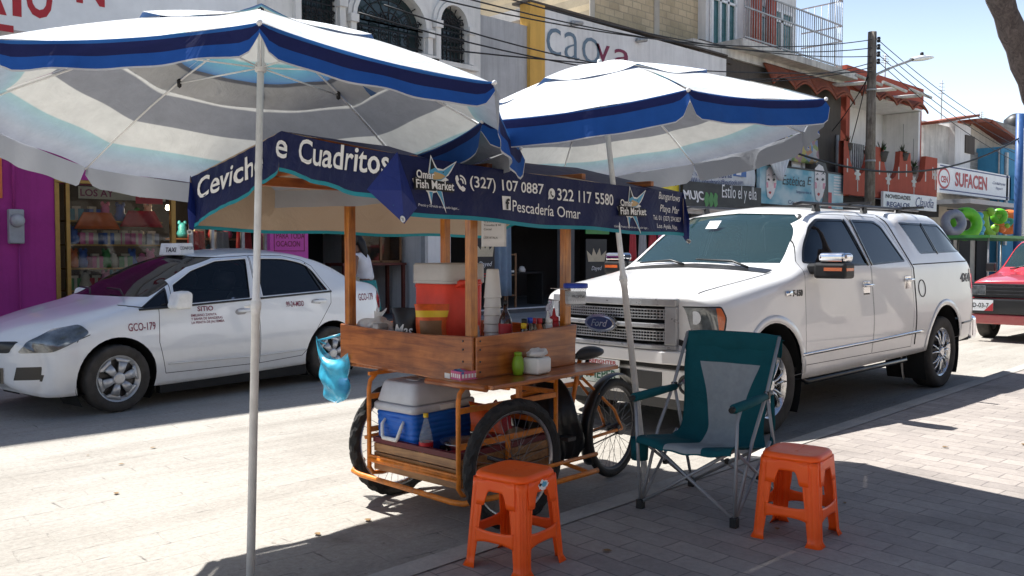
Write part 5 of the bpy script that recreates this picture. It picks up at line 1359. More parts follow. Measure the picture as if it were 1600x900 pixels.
# ================================================================== taxi
def build_taxi():
    TX = thing('taxi', 'white four-door taxi with maroon lettering parked along the magenta shop', 'car', (0, 0, 0), 0)
    S = 1.08; yaw = R(9); W = .847
    T = dict(
        sill=[(0, .215), (.1, .20), (.5, .20), (1.3, .20), (3.3, .23), (4.1, .27), (4.47, .36)],
        wsill=[(0, .62), (.25, .76), (.8, .79), (3.6, .79), (4.2, .75), (4.47, .62)],
        zmax=[(0, .46), (.6, .52), (2, .52), (3.6, .58), (4.47, .62)],
        wmax=[(0, .68), (.15, .765), (.4, .82), (.9, .845), (2.3, .85), (3.5, .845), (4.1, .81), (4.35, .77), (4.47, .70)],
        belt=[(0, .655), (.25, .75), (.5, .81), (.9, .90), (1.3, .945), (2.0, .975), (2.6, 1.0), (3.4, 1.03), (3.9, 1.06), (4.2, 1.04), (4.4, 1.0), (4.47, .93)],
        wbelt=[(0, .62), (.25, .735), (.5, .775), (.9, .80), (1.3, .80), (2.4, .80), (3.3, .79), (3.8, .765), (4.2, .72), (4.4, .69), (4.47, .62)],
        corner=[(0, .70), (.25, .80), (.5, .87), (.9, .96), (1.12, 1.01), (1.3, 1.075), (1.6, 1.23), (1.9, 1.36), (2.1, 1.42), (2.45, 1.46), (2.85, 1.465), (3.2, 1.44), (3.5, 1.385), (3.75, 1.30), (4.0, 1.18), (4.12, 1.135), (4.3, 1.10), (4.42, 1.05), (4.47, .97)],
        wcorner=[(0, .5), (.3, .58), (.9, .68), (1.2, .70), (1.6, .665), (2.0, .61), (2.6, .585), (3.2, .575), (3.6, .57), (4.0, .60), (4.2, .63), (4.47, .56)],
        top=[(0, .72), (.25, .83), (.5, .905), (.9, .99), (1.1, 1.035), (1.3, 1.125), (1.6, 1.28), (1.9, 1.42), (2.1, 1.48), (2.45, 1.525), (2.85, 1.535), (3.2, 1.51), (3.5, 1.455), (3.75, 1.37), (4.0, 1.24), (4.12, 1.165), (4.3, 1.12), (4.42, 1.07), (4.47, .99)],
        rb=[(0, .12), (1.2, .10), (1.5, .05), (3.6, .05), (4.1, .08)], rc=[(0, .18), (1.1, .16), (1.6, .09), (3.6, .09), (4.1, .1)])
    xs = arange(0, .5, .05) + arange(.5, 4.2, .065) + arange(4.2, 4.47, .045) + [4.47]
    bm = car_shell(T, xs, .34, .20)
    for v in bm.verts: v.co.x += .17 * max(0, min(1.2, (v.co.x - 3.95) / .52))
    sf = Surf(bm)
    xf, xr, rw, ra = .92, 3.52, .315, .385
    mats = [M['taxi_white'], M['gap_dark'], M['trim_black']]
    def wp(p, d=0.): return offset_poly(p, d)
    q_win = [(1.17, .955), (1.455, .955), (1.485, 1.145)]
    f_win = round_poly([(1.515, .965), (1.55, 1.165), (1.80, 1.305), (2.10, 1.40), (2.49, 1.425), (2.405, 1.0)], .02, 2)
    r_win = round_poly([(2.555, 1.01), (2.59, 1.425), (3.0, 1.42), (3.26, 1.365), (3.36, 1.29), (3.50, 1.045)], [.02, .02, .1, .1, .05, .03], 3)
    f_door = [(1.345, .945), (1.325, .62), (1.40, .31), (2.49, .30), (2.49, 1.0), (2.535, 1.455), (2.1, 1.432), (1.80, 1.34), (1.53, 1.21), (1.49, .953)]
    r_door = [(2.497, .30), (3.08, .33), (3.20, .44), (3.30, .64), (3.52, .90), (3.535, 1.05), (3.38, 1.33), (3.26, 1.40), (3.0, 1.452), (2.542, 1.456), (2.497, 1.0)]
    def arch(x, z, r): return [(x + r * math.cos(a), z + r * math.sin(a)) for a in [R(-35) + R(250) * i / 26 for i in range(27)]]
    for s in (-1, 1):
        for poly in (arch(xf, .315, ra), arch(xr, .315, ra)):
            fs = cookie(bm, poly, 'side', side_ok(s, -1, .9)); bmesh.ops.delete(bm, geom=fs, context='FACES')
        for nm, win, mm in (('quarter_window', q_win, 'car_glass_dark'), ('window', f_win, 'car_glass_clear'), ('window', r_win, 'car_glass_dark')):
            fs = cookie(bm, win, 'side', side_ok(s, .9, 2))
            for f in fs: f.material_index = 2
            fs = cookie(bm, wp(win, .014), 'side', side_ok(s, .9, 2))
            take(bm, fs, nm, M[mm], TX, push=.008, mi=0)
        for door in (f_door, r_door):
            fs = cookie(bm, door, 'side', side_ok(s, .2, 2))
            inn = cookie(bm, wp(door, .0065), 'side', side_ok(s, .2, 2))
            ins = set(inn)
            for f in [f for f in bm.faces if f.is_valid and side_ok(s, .2, 2)(f)]:
                c = f.calc_center_median()
                if inside((c.x, c.z), door) and f not in ins and f.material_index == 0: f.material_index = 1
            d = take(bm, inn, 'door', mats, TX)
            k = .30 if s < 0 else .30
            hx = 2.34 if door is f_door else 3.36
            hz = .875 if door is f_door else .93
            hb = MB()
            yy = sf.side(hx, hz, s)
            hb.grid(lambda u, v: (hx - .11 + .2 * u, yy + s * (.004 + .034 * math.sin(PI * u) ** .5), hz - .016 + .032 * v), 12, 3)
            ho = hb.build('handle', M['taxi_white'], d); sd = ho.modifiers.new('t', 'SOLIDIFY'); sd.thickness = .014
            cb = MB(); cb.add([(hx - .07 + .06 * math.cos(a) * 1.2, yy + s * .004, hz - .01 + .036 * math.sin(a)) for a in [2 * PI * i / 16 for i in range(16)]], [tuple(range(16))[::-1] if s < 0 else tuple(range(16))]); cb.build('handle_cup_shade', M['goods_grey'], d)  # flat grey oval: shade of the handle cup put into colour
        # lamps
        hl = round_poly([(.15, .60), (.36, .60), (.60, .715), (.665, .76), (.60, .835), (.40, .80), (.22, .70)], .03, 3)
        fs = cookie(bm, hl, 'side', lambda f: f.calc_center_median().y * s > .28 and f.calc_center_median().x < .9 and f.calc_center_median().z > .45)
        lamp = take(bm, fs, 'headlight', M['lamp_painted_glints'], TX, push=-.006, mi=0)
        tl = round_poly([(4.36, .80), (4.31, .93), (4.38, 1.03), (4.5, 1.05), (4.90, 1.02), (4.90, .80)], .02, 2)
        fs = cookie(bm, tl, 'side', lambda f: f.calc_center_median().y * s > .40 and f.calc_center_median().x > 4.0)
        take(bm, fs, 'tail_light', M['lamp_red'], TX, push=-.006, mi=0)
    # screens
    ws = [(-.69, 1.055), (.69, 1.055), (.66, 1.2), (.60, 1.37), (.555, 1.435), (0, 1.455), (-.555, 1.435), (-.60, 1.37), (-.66, 1.2)]
    fok = lambda f: f.calc_center_median().x < 2.2 and f.calc_center_median().x > 1.0 and f.normal.z > .2 and f.normal.x < -.1
    fs = cookie(bm, ws, 'front', fok)
    take(bm, fs, 'windscreen', M['taxi_screen'], TX, push=.006, mi=0)
    rs_ = [(-.54, 1.20), (.54, 1.20), (.50, 1.43), (-.50, 1.43)]
    fok = lambda f: f.calc_center_median().x > 3.3 and f.normal.z > .2 and f.normal.x > .1
    take(bm, cookie(bm, rs_, 'front', fok), 'rear_window', M['car_glass_dark'], TX, push=.006, mi=0)
    # front grille and bumper openings
    gr = round_poly([(-.47, .60), (.47, .60), (.52, .70), (-.52, .70)], .02, 2)
    fok = lambda f: f.calc_center_median().x < .25
    take(bm, cookie(bm, gr, 'front', fok), 'grille', M['trim_black'], TX, push=-.004, mi=0)
    for s in (-1, 1):
        fo = [(s * .50, .36), (s * .74, .36), (s * .74, .475), (s * .52, .475)]
        take(bm, cookie(bm, fo, 'front', lambda f: f.calc_center_median().x < .3 and f.calc_center_median().y * s > 0), 'fog_recess', M['trim_black'], TX, push=.004, mi=0)
    take(bm, cookie(bm, [(-.42, .33), (.42, .33), (.42, .47), (-.42, .47)], 'front', lambda f: f.calc_center_median().x < .25), 'bumper_grille', M['trim_black'], TX, push=.004, mi=0)
    me = bpy.data.meshes.new('body'); bm.to_mesh(me); bm.free()
    for m_ in mats: me.materials.append(m_)
    bo = bpy.data.objects.new('body', me); col.objects.link(bo); bo.parent = TX
    b = MB()
    for i in range(3): b.bar((sf.front(-.4, .36 + .045 * i) - .01, -.42, .36 + .045 * i), (sf.front(-.4, .36 + .045 * i) - .01, .42, .36 + .045 * i), .02, .014)
    for i in range(9): y = -.42 + .105 * i; b.bar((sf.front(y, .40) - .012, y, .33), (sf.front(y, .40) - .012, y, .47), .014, .02)
    b.build('bumper_bar', M['taxi_white'], TX)
    b = MB(); xg = sf.front(0, .65); b.lathe([(.055, 0), (.055, -.02), (.04, -.024), (.04, -.01)], 20, axis='X', c=(xg - .004, 0, .65)); b.box((xg - .03, -.075, .643), (xg - .018, .075, .659)); b.build('emblem', M['chrome'], TX)
    # seams, trims and letters on the near side
    strip(sf, dense([(.665, .74), (.56, .70), (.55, .68)], .04, False), .007, 'bumper_seam', M['gap_dark'], TX, .003)
    strip(sf, dense([(1.33, .94), (1.02, .985)], .05, False), .006, 'fender_seam', M['gap_dark'], TX, .003)
    strip(sf, dense([(1.42, .405), (2.48, .385)], .06, False), .018, 'side_crease', M['taxi_white'], TX, .005)
    strip(sf, dense([(2.5, .385), (3.12, .40)], .06, False), .018, 'side_crease', M['taxi_white'], TX, .005)
    for win in (f_win, r_win): strip(sf, dense(win, .04), .012, 'window_trim', M['taxi_white'], TX, .006, -1, True)
    strip(sf, dense([(1.15, .942), (1.5, .952), (2.42, .99)], .05, False), .02, 'window_seal', M['trim_black'], TX, .007)
    strip(sf, dense([(2.53, .995), (3.54, 1.035)], .05, False), .02, 'window_seal', M['trim_black'], TX, .007)
    strip(sf, dense([(3.285, 1.365), (3.41, 1.045)], .04, False), .014, 'window_divider', M['trim_black'], TX, .004)
    def side_text(body, x0, x1, z0, h, m, **k):
        b = MB(); b.text(body, lambda x, z: (x0 + x, sf.side(x0 + x, z0 + z) - .0045, z0 + z), w=x1 - x0, h=h, **k); return b.build('lettering', M[m], TX)
    side_text('GCO-179', 1.02, 1.295, .745, .075, 'lettering_maroon', bold=.01)
    side_text('SITIO', 1.76, 1.94, .895, .05, 'lettering_maroon', bold=.02)
    side_text('EMILIANO ZAPATA\nY BAHIA DE BANDERAS\nLA PENITA DE JALTEMBA', 1.68, 2.06, .765, .105, 'lettering_maroon', bold=.01)
    side_text('99-24-MDD', 2.86, 3.11, .885, .06, 'lettering_maroon', bold=.01)
    side_text('GCO-179', 3.98, 4.25, .905, .085, 'lettering_maroon', bold=.01)
    # mirrors
    for s in (-1, 1):
        b = MB(); cx, cz = 1.50, 1.02; yb = sf.side(1.46, .97, s)
        ya, yb_ = sorted((yb + s * .05, yb + s * .215))
        b.prism([(cx - .105, -.065), (cx - .06, -.085), (cx + .085, -.085), (cx + .095, .07), (cx + .05, .09), (cx - .06, .08)], 0, yb_ - ya, 0, Matrix(((1, 0, 0, 0), (0, 0, 1, ya), (0, 1, 0, cz), (0, 0, 0, 1))))
        b.box((cx - .05, min(yb, yb + s * .06), cz - .085), (cx + .04, max(yb, yb + s * .06), cz - .03))
        mo = b.build('mirror', M['white_plastic'], TX, bevel=.03, segs=4)
        MB().box((cx + .07, yb + s * .13 - .045, cz - .045), (cx + .095, yb + s * .13 + .045, cz + .045)).build('glass', M['trim_black'], mo)
    # roof sign
    rt = sf.top(2.0, 0)
    b = MB(); b.prism([(-.085, 0), (.085, 0), (.06, .125), (-.06, .125)], -.2, .2, 0, Matrix(((1, 0, 0, 2.05), (0, 0, 1, 0), (0, 1, 0, rt + .005), (0, 0, 0, 1))))
    b.text('TAXI', lambda x, z: (2.05 - .083 + z * .2, .09 - x, rt + .035 + z), 1, w=.2, h=.05, bold=.02)
    b.text('CONFORT', lambda x, z: (1.96 + x, -.2025, rt + .06 + z), 1, w=.18, h=.035, bold=.01)
    b.build('roof_sign', [M['white_plastic'], M['lettering_black']], TX, bevel=.006)
    # wipers and aerial stub
    b = MB()
    for y0, y1 in ((-.60, -.05), (.02, .5)): b.tube([(1.10, y0, 1.075), (1.22, (y0 + y1) / 2, 1.12), (1.24, y1, 1.13)], .009, 6)
    b.build('wiper', M['black_plastic'], TX)
    # wheels, liners, floor, interior
    for nm, x in (('f', xf), ('r', xr)):
        for s in (-1, 1):
            car_wheel('wheel', rw, .205, .19, TX, (x, s * (W - .105), rw), 'cap', s)
            b = MB(); b.grid(lambda u, v: (x + (ra + .012) * math.cos(R(-35) + R(250) * u), s * (W - .06 - .36 * v), rw + (ra + .012) * math.sin(R(-35) + R(250) * u)), 24, 2); b.build('wheel_liner', M['gap_dark'], TX)
    b = MB(); b.box((.5, -.66, .17), (4.3, .66, .25)); b.build('underbody', M['gap_dark'], TX)
    for s in (-1, 1): MB().box((1.35, min(s * .72, s * .79), .12), (3.15, max(s * .72, s * .79), .215)).build('sill_skirt', M['gap_dark'], TX)
    for y in (-.36, .36): seat(TX, 1.95, y, .52, .5, .56, tilt=.28)
    seat(TX, 2.85, 0, .55, 1.25, .5, 'rear_seat', .3, False)
    b = MB(); b.box((1.15, -.68, .6), (1.5, .68, .93)); b.build('dashboard', M['dark_inside'], TX, bevel=.03)
    b = MB(); b.tube([(1.72 + .05 * math.cos(a), -.36 + .18 * math.sin(a) , .92 + .17 * math.cos(a)) for a in [2 * PI * i / 24 for i in range(24)]], .014, 8, closed=True); b.tube([(1.45, -.36, .8), (1.72, -.36, .92)], .03, 8); b.build('steering_wheel', M['dark_inside'], TX)
    b = MB(); b.box((1.2, -.7, .26), (4.2, .7, .30)); b.build('cabin_floor', M['dark_inside'], TX)
    # place: hub plane of the near wheels stands on the measured line
    TX.scale = (S, S, S); TX.rotation_euler = (0, 0, yaw)
    ex = Vector((math.cos(yaw), math.sin(yaw), 0)); ey = Vector((-math.sin(yaw), math.cos(yaw), 0))
    hub = Vector((3.31, 9.09, 0))
    TX.location = hub - ex * xf * S + ey * (W - .02) * S
    return TX
build_taxi()

# ================================================================== pickup with canopy
def build_truck():
    TR = thing('pickup_truck', 'white crew-cab pickup with canopy and roof bars parked at the kerb', 'pickup', (6.07, 5.05, 0))
    W = 1.10
    T = dict(
        sill=[(0, .52), (.3, .46), (1.4, .44), (4, .47), (5.3, .52), (5.95, .56)],
        wsill=[(0, .90), (.2, 1.03), (1, 1.06), (5.2, 1.06), (5.8, 1.04), (5.95, 1.0)],
        zmax=[(0, .78), (1, .85), (5.95, .9)],
        wmax=[(0, 1.03), (.1, 1.065), (.3, 1.09), (1, 1.10), (5.4, 1.10), (5.8, 1.085), (5.95, 1.06)],
        belt=[(0, 1.175), (.25, 1.225), (.8, 1.30), (1.3, 1.375), (1.6, 1.43), (2.2, 1.45), (4.0, 1.46), (5, 1.475), (5.8, 1.49), (5.95, 1.44)],
        wbelt=[(0, .93), (.1, .97), (.3, 1.0), (1, 1.03), (1.6, 1.045), (4, 1.045), (4.05, 1.04), (5.5, 1.03), (5.95, 1.0)],
        corner=[(0, 1.225), (.25, 1.28), (.8, 1.35), (1.2, 1.41), (1.32, 1.435), (1.5, 1.52), (1.75, 1.68), (2.0, 1.83), (2.2, 1.91), (2.5, 1.95), (3.2, 1.965), (3.9, 1.955), (4.02, 1.94), (4.1, 1.975), (4.6, 1.99), (5.1, 1.985), (5.3, 1.93), (5.6, 1.75), (5.85, 1.585), (5.95, 1.50)],
        wcorner=[(0, .80), (.4, .84), (1.2, .88), (1.5, .885), (1.8, .85), (2.1, .815), (2.6, .80), (4.0, .80), (4.1, .82), (5.0, .82), (5.6, .86), (5.95, .88)],
        top=[(0, 1.26), (.25, 1.325), (.8, 1.40), (1.2, 1.455), (1.32, 1.485), (1.5, 1.585), (1.75, 1.75), (2.0, 1.905), (2.2, 1.985), (2.5, 2.03), (3.2, 2.05), (3.9, 2.04), (4.02, 2.01), (4.1, 2.045), (4.6, 2.065), (5.1, 2.06), (5.3, 2.00), (5.6, 1.81), (5.85, 1.63), (5.95, 1.54)],
        rb=[(0, .10), (1.2, .09), (1.6, .05), (5.95, .05)], rc=[(0, .10), (1.2, .10), (1.7, .07), (2.3, .12), (5, .12), (5.9, .1)])
    xs = arange(0, .4, .05) + arange(.4, 1.2, .08) + arange(1.2, 2.4, .04) + arange(2.4, 5.2, .08) + arange(5.2, 5.95, .06) + [5.95]
    ZR = lambda z: z if z < 1.47 else 1.47 + (z - 1.47) * 1.11
    zp = lambda poly: [(x, ZR(z)) for x, z in poly]
    bm = car_shell(T, xs, .26, .06)
    for v in bm.verts: v.co.z = ZR(v.co.z)
    sf = Surf(bm)
    xf, xr, rw, ra = .97, 4.66, .425, .52
    xr = 4.90
    mats = [M['truck_white'], M['gap_dark'], M['trim_black']]
    def arch(x, z, r, ez=1.): return [(x + r * math.cos(a), z + r * ez * math.sin(a)) for a in [R(-30) + R(240) * i / 26 for i in range(27)]]
    f_win = zp(round_poly([(1.63, 1.50), (1.80, 1.66), (2.04, 1.83), (2.22, 1.895), (2.75, 1.90), (2.90, 1.47), (2.1, 1.47)], [.03, .08, .1, .04, .03, .03, .1], 3))
    r_win = zp(round_poly([(2.985, 1.47), (2.93, 1.90), (3.46, 1.90), (3.60, 1.85), (3.86, 1.50)], .04, 3))
    c_win = zp(round_poly([(4.34, 1.575), (4.06, 1.90), (5.18, 1.90), (5.74, 1.60)], .045, 3))
    f_door = zp([(1.55, 1.43), (1.50, .9), (1.53, .56), (2.93, .56), (2.945, 1.46), (2.86, 1.945), (2.2, 1.94), (1.98, 1.85), (1.76, 1.70), (1.57, 1.515)])
    r_door = zp([(2.938, .56), (3.93, .56), (3.96, 1.0), (3.965, 1.44), (3.68, 1.88), (3.56, 1.94), (2.868, 1.945), (2.953, 1.46)])
    for s in (-1, 1):
        for poly in (arch(xf, rw, ra, 1.08), arch(xr, rw, ra, 1.08)):
            fs = cookie(bm, poly, 'side', side_ok(s, -1, 1.1)); bmesh.ops.delete(bm, geom=fs, context='FACES')
        for nm, win in (('window', f_win), ('window', r_win), ('canopy_window', c_win)):
            fs = cookie(bm, win, 'side', side_ok(s, 1.4, 2.4))
            for f in fs: f.material_index = 2
            fs = cookie(bm, offset_poly(win, .022), 'side', side_ok(s, 1.4, 2.4))
            take(bm, fs, nm, M['car_glass_dark'], TR, push=.006, mi=0)
        for di, door in enumerate((f_door, r_door)):
            cookie(bm, door, 'side', side_ok(s, .4, 2.4))
            inn = cookie(bm, offset_poly(door, .006), 'side', side_ok(s, .4, 2.4)); ins = set(inn)
            ok = side_ok(s, .4, 2.4)
            for f in bm.faces:
                c = f.calc_center_median()
                if ok(f) and inside((c.x, c.z), door) and f not in ins and f.material_index == 0: f.material_index = 1
            d = take(bm, inn, 'door', mats, TR)
            hx, hz = ((2.80, 1.235) if di == 0 else (3.83, 1.27)); yy = sf.side(hx, hz, s)
            b = MB(); b.box((hx - .075, yy - .006, hz - .085), (hx + .075, yy + .006, hz + .075)); b.build('handle_plate', M['chrome'], d, bevel=.004)
            b = MB(); b.tube([(hx - .08, yy + s * .005, hz + .03), (hx - .07, yy + s * .035, hz + .035), (hx + .07, yy + s * .035, hz + .035), (hx + .08, yy + s * .005, hz + .03)], .016, 8); b.build('handle', M['chrome'], d)
            if s < 0 and di == 0:
                b = MB()
                for k in range(5): b.box((hx - .06 + .025 * k, yy - .012, hz - .06), (hx - .045 + .025 * k, yy - .0065, hz - .045))
                b.build('keypad', M['black_plastic'], d)
            hl_x = None
        # lamp corners: mottled front part, amber side part
        cl = [(-.2, .80), (.185, .80), (.20, .9), (.205, 1.15), (-.2, 1.15)]
        def lok(f): c = f.calc_center_median(); return c.y * s > .66 and c.x < .7
        hlp = round_poly([(-.3, .79), (.19, .79), (.27, .93), (.31, 1.06), (.28, 1.155), (-.3, 1.155)], .02, 2)
        fs = cookie(bm, hlp, 'side', lok)
        def lok2(f): c = f.calc_center_median(); return c.y * s > .69 and c.x < .7
        fs = [f for f in cookie(bm, offset_poly(hlp, .014), 'side', lok) if f.calc_center_median().y * s > .705]
        for f in [f for f in bm.faces if lok(f)]:
            c = f.calc_center_median()
            if inside((c.x, c.z), hlp) and f not in set(fs): f.material_index = 2
        cookie(bm, [(.232, .88), (.5, .88), (.5, 1.3), (.232, 1.3)], 'side', lok); fs = [f for f in bm.faces if lok(f) and inside((f.calc_center_median().x, f.calc_center_median().z), offset_poly(hlp, .014)) and f.calc_center_median().y * s > .705]
        lamp = take(bm, fs, 'headlight', [M['lamp_painted_glints'], M['lamp_amber']], TR, push=0, mi=0)
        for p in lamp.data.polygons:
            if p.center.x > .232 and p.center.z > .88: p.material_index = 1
        tl = round_poly([(5.80, 1.15), (5.80, 1.40), (6.2, 1.40), (6.2, 1.15)], .01, 1)
        fs = cookie(bm, tl, 'side', lambda f: f.calc_center_median().y * s > .85 and f.calc_center_median().x > 5.6)
        take(bm, fs, 'tail_light', M['lamp_red'], TR, push=-.006, mi=0)
    ws = zp([(-.845, 1.50), (.845, 1.50), (.825, 1.58), (.765, 1.76), (.705, 1.88), (.60, 1.935), (0, 1.96), (-.60, 1.935), (-.705, 1.88), (-.765, 1.76), (-.825, 1.58)])
    fok = lambda f: 1.1 < f.calc_center_median().x < 2.3 and f.calc_center_median().z > 1.45 and abs(f.normal.y) < .93 and f.normal.x < .3
    take(bm, cookie(bm, ws, 'front', fok), 'windscreen', M['windscreen'], TR, push=.008, mi=0)
    bmesh.ops.delete(bm, geom=cookie(bm, [(-.615, .82), (.615, .82), (.615, 1.16), (-.615, 1.16)], 'front', lambda f: f.calc_center_median().x < .18), context='FACES')
    me = bpy.data.meshes.new('body'); bm.to_mesh(me); bm.free()
    for m_ in mats: me.materials.append(m_)
    bo = bpy.data.objects.new('body', me); col.objects.link(bo); bo.parent = TR
    # ---- nose: grille in its chrome surround, bumper, plates
    def fx(y, z, off=.0): return sf.front(max(-1.02, min(1.02, y)), max(.56, min(1.2, z))) - off
    def fpatch(mb, poly, off, th, mi=0):
        """slab following the bowed nose, outline (y,z)"""
        n = len(poly); vs = [(fx(y, z, off), y, z) for y, z in poly] + [(fx(y, z, off) + th, y, z) for y, z in poly]
        mb.add(vs, [tuple(range(n)), tuple(range(n, 2 * n))[::-1]] + [(i, n + i, n + (i + 1) % n, (i + 1) % n) for i in range(n)], mi)
    def fbar(mb, y0, y1, z0, z1, off, th, mi=0, n=14):
        for i in range(n):
            a, c = lerp(y0, y1, i / n), lerp(y0, y1, (i + 1) / n); xa, xc = fx(a, (z0 + z1) / 2, off), fx(c, (z0 + z1) / 2, off)
            vs = [(xa, a, z0), (xc, c, z0), (xc, c, z1), (xa, a, z1), (xa + th, a, z0), (xc + th, c, z0), (xc + th, c, z1), (xa + th, a, z1)]
            f = [(0, 3, 2, 1), (4, 5, 6, 7), (0, 1, 5, 4), (3, 7, 6, 2)] + ([(0, 4, 7, 3)] if i == 0 else []) + ([(1, 2, 6, 5)] if i == n - 1 else [])
            mb.add(vs, f, mi)
    mat('satin_grey_trim', (.38, .385, .40), .30, .55, var=.08)
    g = MB()
    fbar(g, -.70, .70, 1.15, 1.215, .045, .16); fbar(g, -.70, .70, .785, .825, .045, .10)
    for s in (-1, 1): fbar(g, *sorted((s * .605, s * .70)), .825, 1.15, .045, .12, n=3)
    fbar(g, -.605, .605, .965, 1.005, .05, .08)
    gr = g.build('grille', M['satin_grey_trim'], TR, bevel=.008)
    g = MB(); fbar(g, -.66, .66, .80, 1.17, -.075, .02); g.build('grille_back', M['gap_dark'], gr)
    for z0, z1 in ((.835, .955), (1.02, 1.14)):
        g = MB()
        for zz in (z0 + .022, z0 + .048, z0 + .074, z0 + .100): fbar(g, -.60, .60, zz - .005, zz + .005, .012, .02)
        for i in range(40): y = -.575 + i * 1.15 / 39; x_ = fx(y, z0, .006); g.box((x_, y - .003, z0 + .018), (x_ + .012, y + .003, z1 - .018))
        g.build('grille_mesh', M['satin_grey_trim'], gr)
    em = MB(); xe = fx(0, 1.0, .085)
    def oval(a, c, d0, d1, mi): em.prism([(a * math.cos(t), c * math.sin(t)) for t in [2 * PI * i / 36 for i in range(36)]], d0, d1, mi, Matrix(((0, 0, -1, xe), (-1, 0, 0, 0), (0, 1, 0, .985), (0, 0, 0, 1))))
    oval(.175, .078, -.03, .004, 0); oval(.152, .062, .004, .010, 1); oval(.145, .056, .010, .012, 2)
    em.text('Ford', lambda x, z: (xe - .0135, .095 - x, .955 + z), 0, w=.19, h=.062, shear=.35, bold=.012)
    mat('emblem_blue', (.006, .012, .05), .6, spec=.2); em.build('emblem', [M['chrome'], M['chrome'], M['emblem_blue']], gr)
    b = MB(); fbar(b, -1.0, 1.0, .665, .775, .07, .2, n=20); fbar(b, -1.03, 1.03, .615, .655, .02, .1, 2, n=20); fbar(b, -1.03, 1.03, .36, .61, .05, .16, 1, n=20)
    bp = b.build('bumper', [M['chrome'] if False else M['truck_white'], M['truck_white'], M['gap_dark']], TR, bevel=.012)
    for y0, y1, z0, z1 in ((-.52, -.02, .42, .58), (.05, .52, .42, .58)):
        b = MB(); fbar(b, y0, y1, z0, z1, .056, .02, n=6); b.build('bumper_opening', M['trim_black'], bp)
    b = MB(); fbar(b, -.85, .85, .27, .36, .02, .1, n=16); b.build('air_dam', M['trim_black'], TR)
    for s in (-1, 1):
        b = MB(); x_ = fx(s * .77, .56, .062)
        b.lathe([(.0, 0), (.075, 0), (.085, -.012), (.085, .06)], 20, axis='X', c=(x_ + .01, s * .78, .50)); b.build('fog_light', M['trim_black'], bp)
        b = MB(); b.lathe([(.0, -.006), (.05, -.004), (.065, .004)], 20, axis='X', c=(x_, s * .78, .50)); b.build('fog_lens', M['lamp_painted_glints'], bp)
    b = MB(); x_ = fx(.1, .62, .075) - .012
    b.box((x_, -.12, .44), (x_ + .012, .30, .585)); b.text('THEPER', lambda x, z: (x_ - .003, .285 - x, .475 + z), 1, w=.38, h=.085, bold=.02); b.text('COLORADO', lambda x, z: (x_ - .003, .16 - x, .448 + z), 1, w=.14, h=.018)
    b.box((x_ - .002, -.118, .565), (x_, .298, .583), 2)
    b.build('number_plate', [M['goods_cream_plate'] if 'goods_cream_plate' in M else mat('goods_cream_plate', (.6, .66, .6), .4), mat('plate_green', (.02, .10, .06), .5), M['sign_white']], bp)
    b = MB(); b.box((x_ + .0, -.12, .60), (x_ + .012, .30, .655)); b.text('FIREFIGHTER', lambda x, z: (x_ - .003, .27 - x, .61 + z), 1, w=.36, h=.034, bold=.02); b.build('name_plate', [M['sign_white'], M['lettering_red']], bp)
    # lamp innards: reflector bowls laid on the opaque lens
    for s in (-1, 1):
        for z in (.90, 1.06):
            b = MB(); y = s * .83; x_ = fx(y, z, .0); b.lathe([(.056, -.008), (.05, -.004), (.02, .0)], 18, axis='X', c=(x_ - .004, y, z)); b.build('reflector', M['steel'], TR)
    # hood seams and wipers
    def top_strip(pts, w, name, m, off=.004):
        mb = MB(); rows = []
        for i in range(len(pts)):
            a = Vector(pts[max(0, i - 1)]); c = Vector(pts[min(len(pts) - 1, i + 1)]); d = (c - a).normalized(); nn = Vector((-d.y, d.x)) * w / 2; p = Vector(pts[i])
            rows.append([(*(p + nn), sf.top(*(p + nn)) + off), (*(p - nn), sf.top(*(p - nn)) + off)])
        vs = [p for r_ in rows for p in r_]; mb.add(vs, [(2 * i, 2 * i + 1, 2 * i + 3, 2 * i + 2) for i in range(len(rows) - 1)]); return mb.build(name, m, TR)
    for s in (-1, 1): top_strip(dense([(.22, s * .785), (.4, s * .815), (1.26, s * .865)], .06, False), .010, 'bonnet_seam', M['gap_dark'])
    b = MB(); b.grid(lambda u, v: (1.20 + .13 * v, lerp(-.84, .84, u), sf.top(1.20 + .13 * v, lerp(-.84, .84, u)) + .006), 20, 3); b.build('cowl_panel', M['trim_black'], TR)
    for y0, y1 in ((-.62, .02), (.10, .72)):
        b = MB(); b.tube([(1.27, y0, sf.top(1.27, y0) + .02), (1.36, y0 + .22, sf.top(1.36, y0 + .22) + .03), (1.37, y1, sf.top(1.37, y1) + .025)], [.012, .012, .008], 6); b.build('wiper', M['black_plastic'], TR)
    # near-side trims
    for s in (-1,):
        strip(sf, dense([(1.46, .665), (2.94, .69), (3.97, .715), (4.22, .72)], .08, False), .028, 'side_moulding', M['chrome'], TR, .008, s)
        strip(sf, dense([(5.42, .74), (5.9, .75)], .08, False), .02, 'side_moulding', M['trim_black'], TR, .006, s)
        strip(sf, dense(zp([(4.02, .58), (4.02, 1.43), (3.98, 1.48), (3.78, 1.90), (3.70, 1.955)]), .05, False), .014, 'cab_gap', M['gap_dark'], TR, .003, s)
        strip(sf, dense([(4.03, 1.47), (5.9, 1.50)], .08, False), .010, 'canopy_seam', M['gap_dark'], TR, .003, s)
        strip(sf, dense(zp([(4.86, 1.575), (4.68, 1.90)]), .05, False), .018, 'window_divider', M['trim_black'], TR, .004, s)
        strip(sf, dense(zp([(2.905, 1.47), (2.84, 1.70), (2.765, 1.90)]), .05, False), .036, 'door_pillar', M['trim_black'], TR, .0035, s)
        strip(sf, dense(zp([(2.985, 1.47), (2.905, 1.90)]), .05, False), .036, 'door_pillar', M['trim_black'], TR, .0035, s)
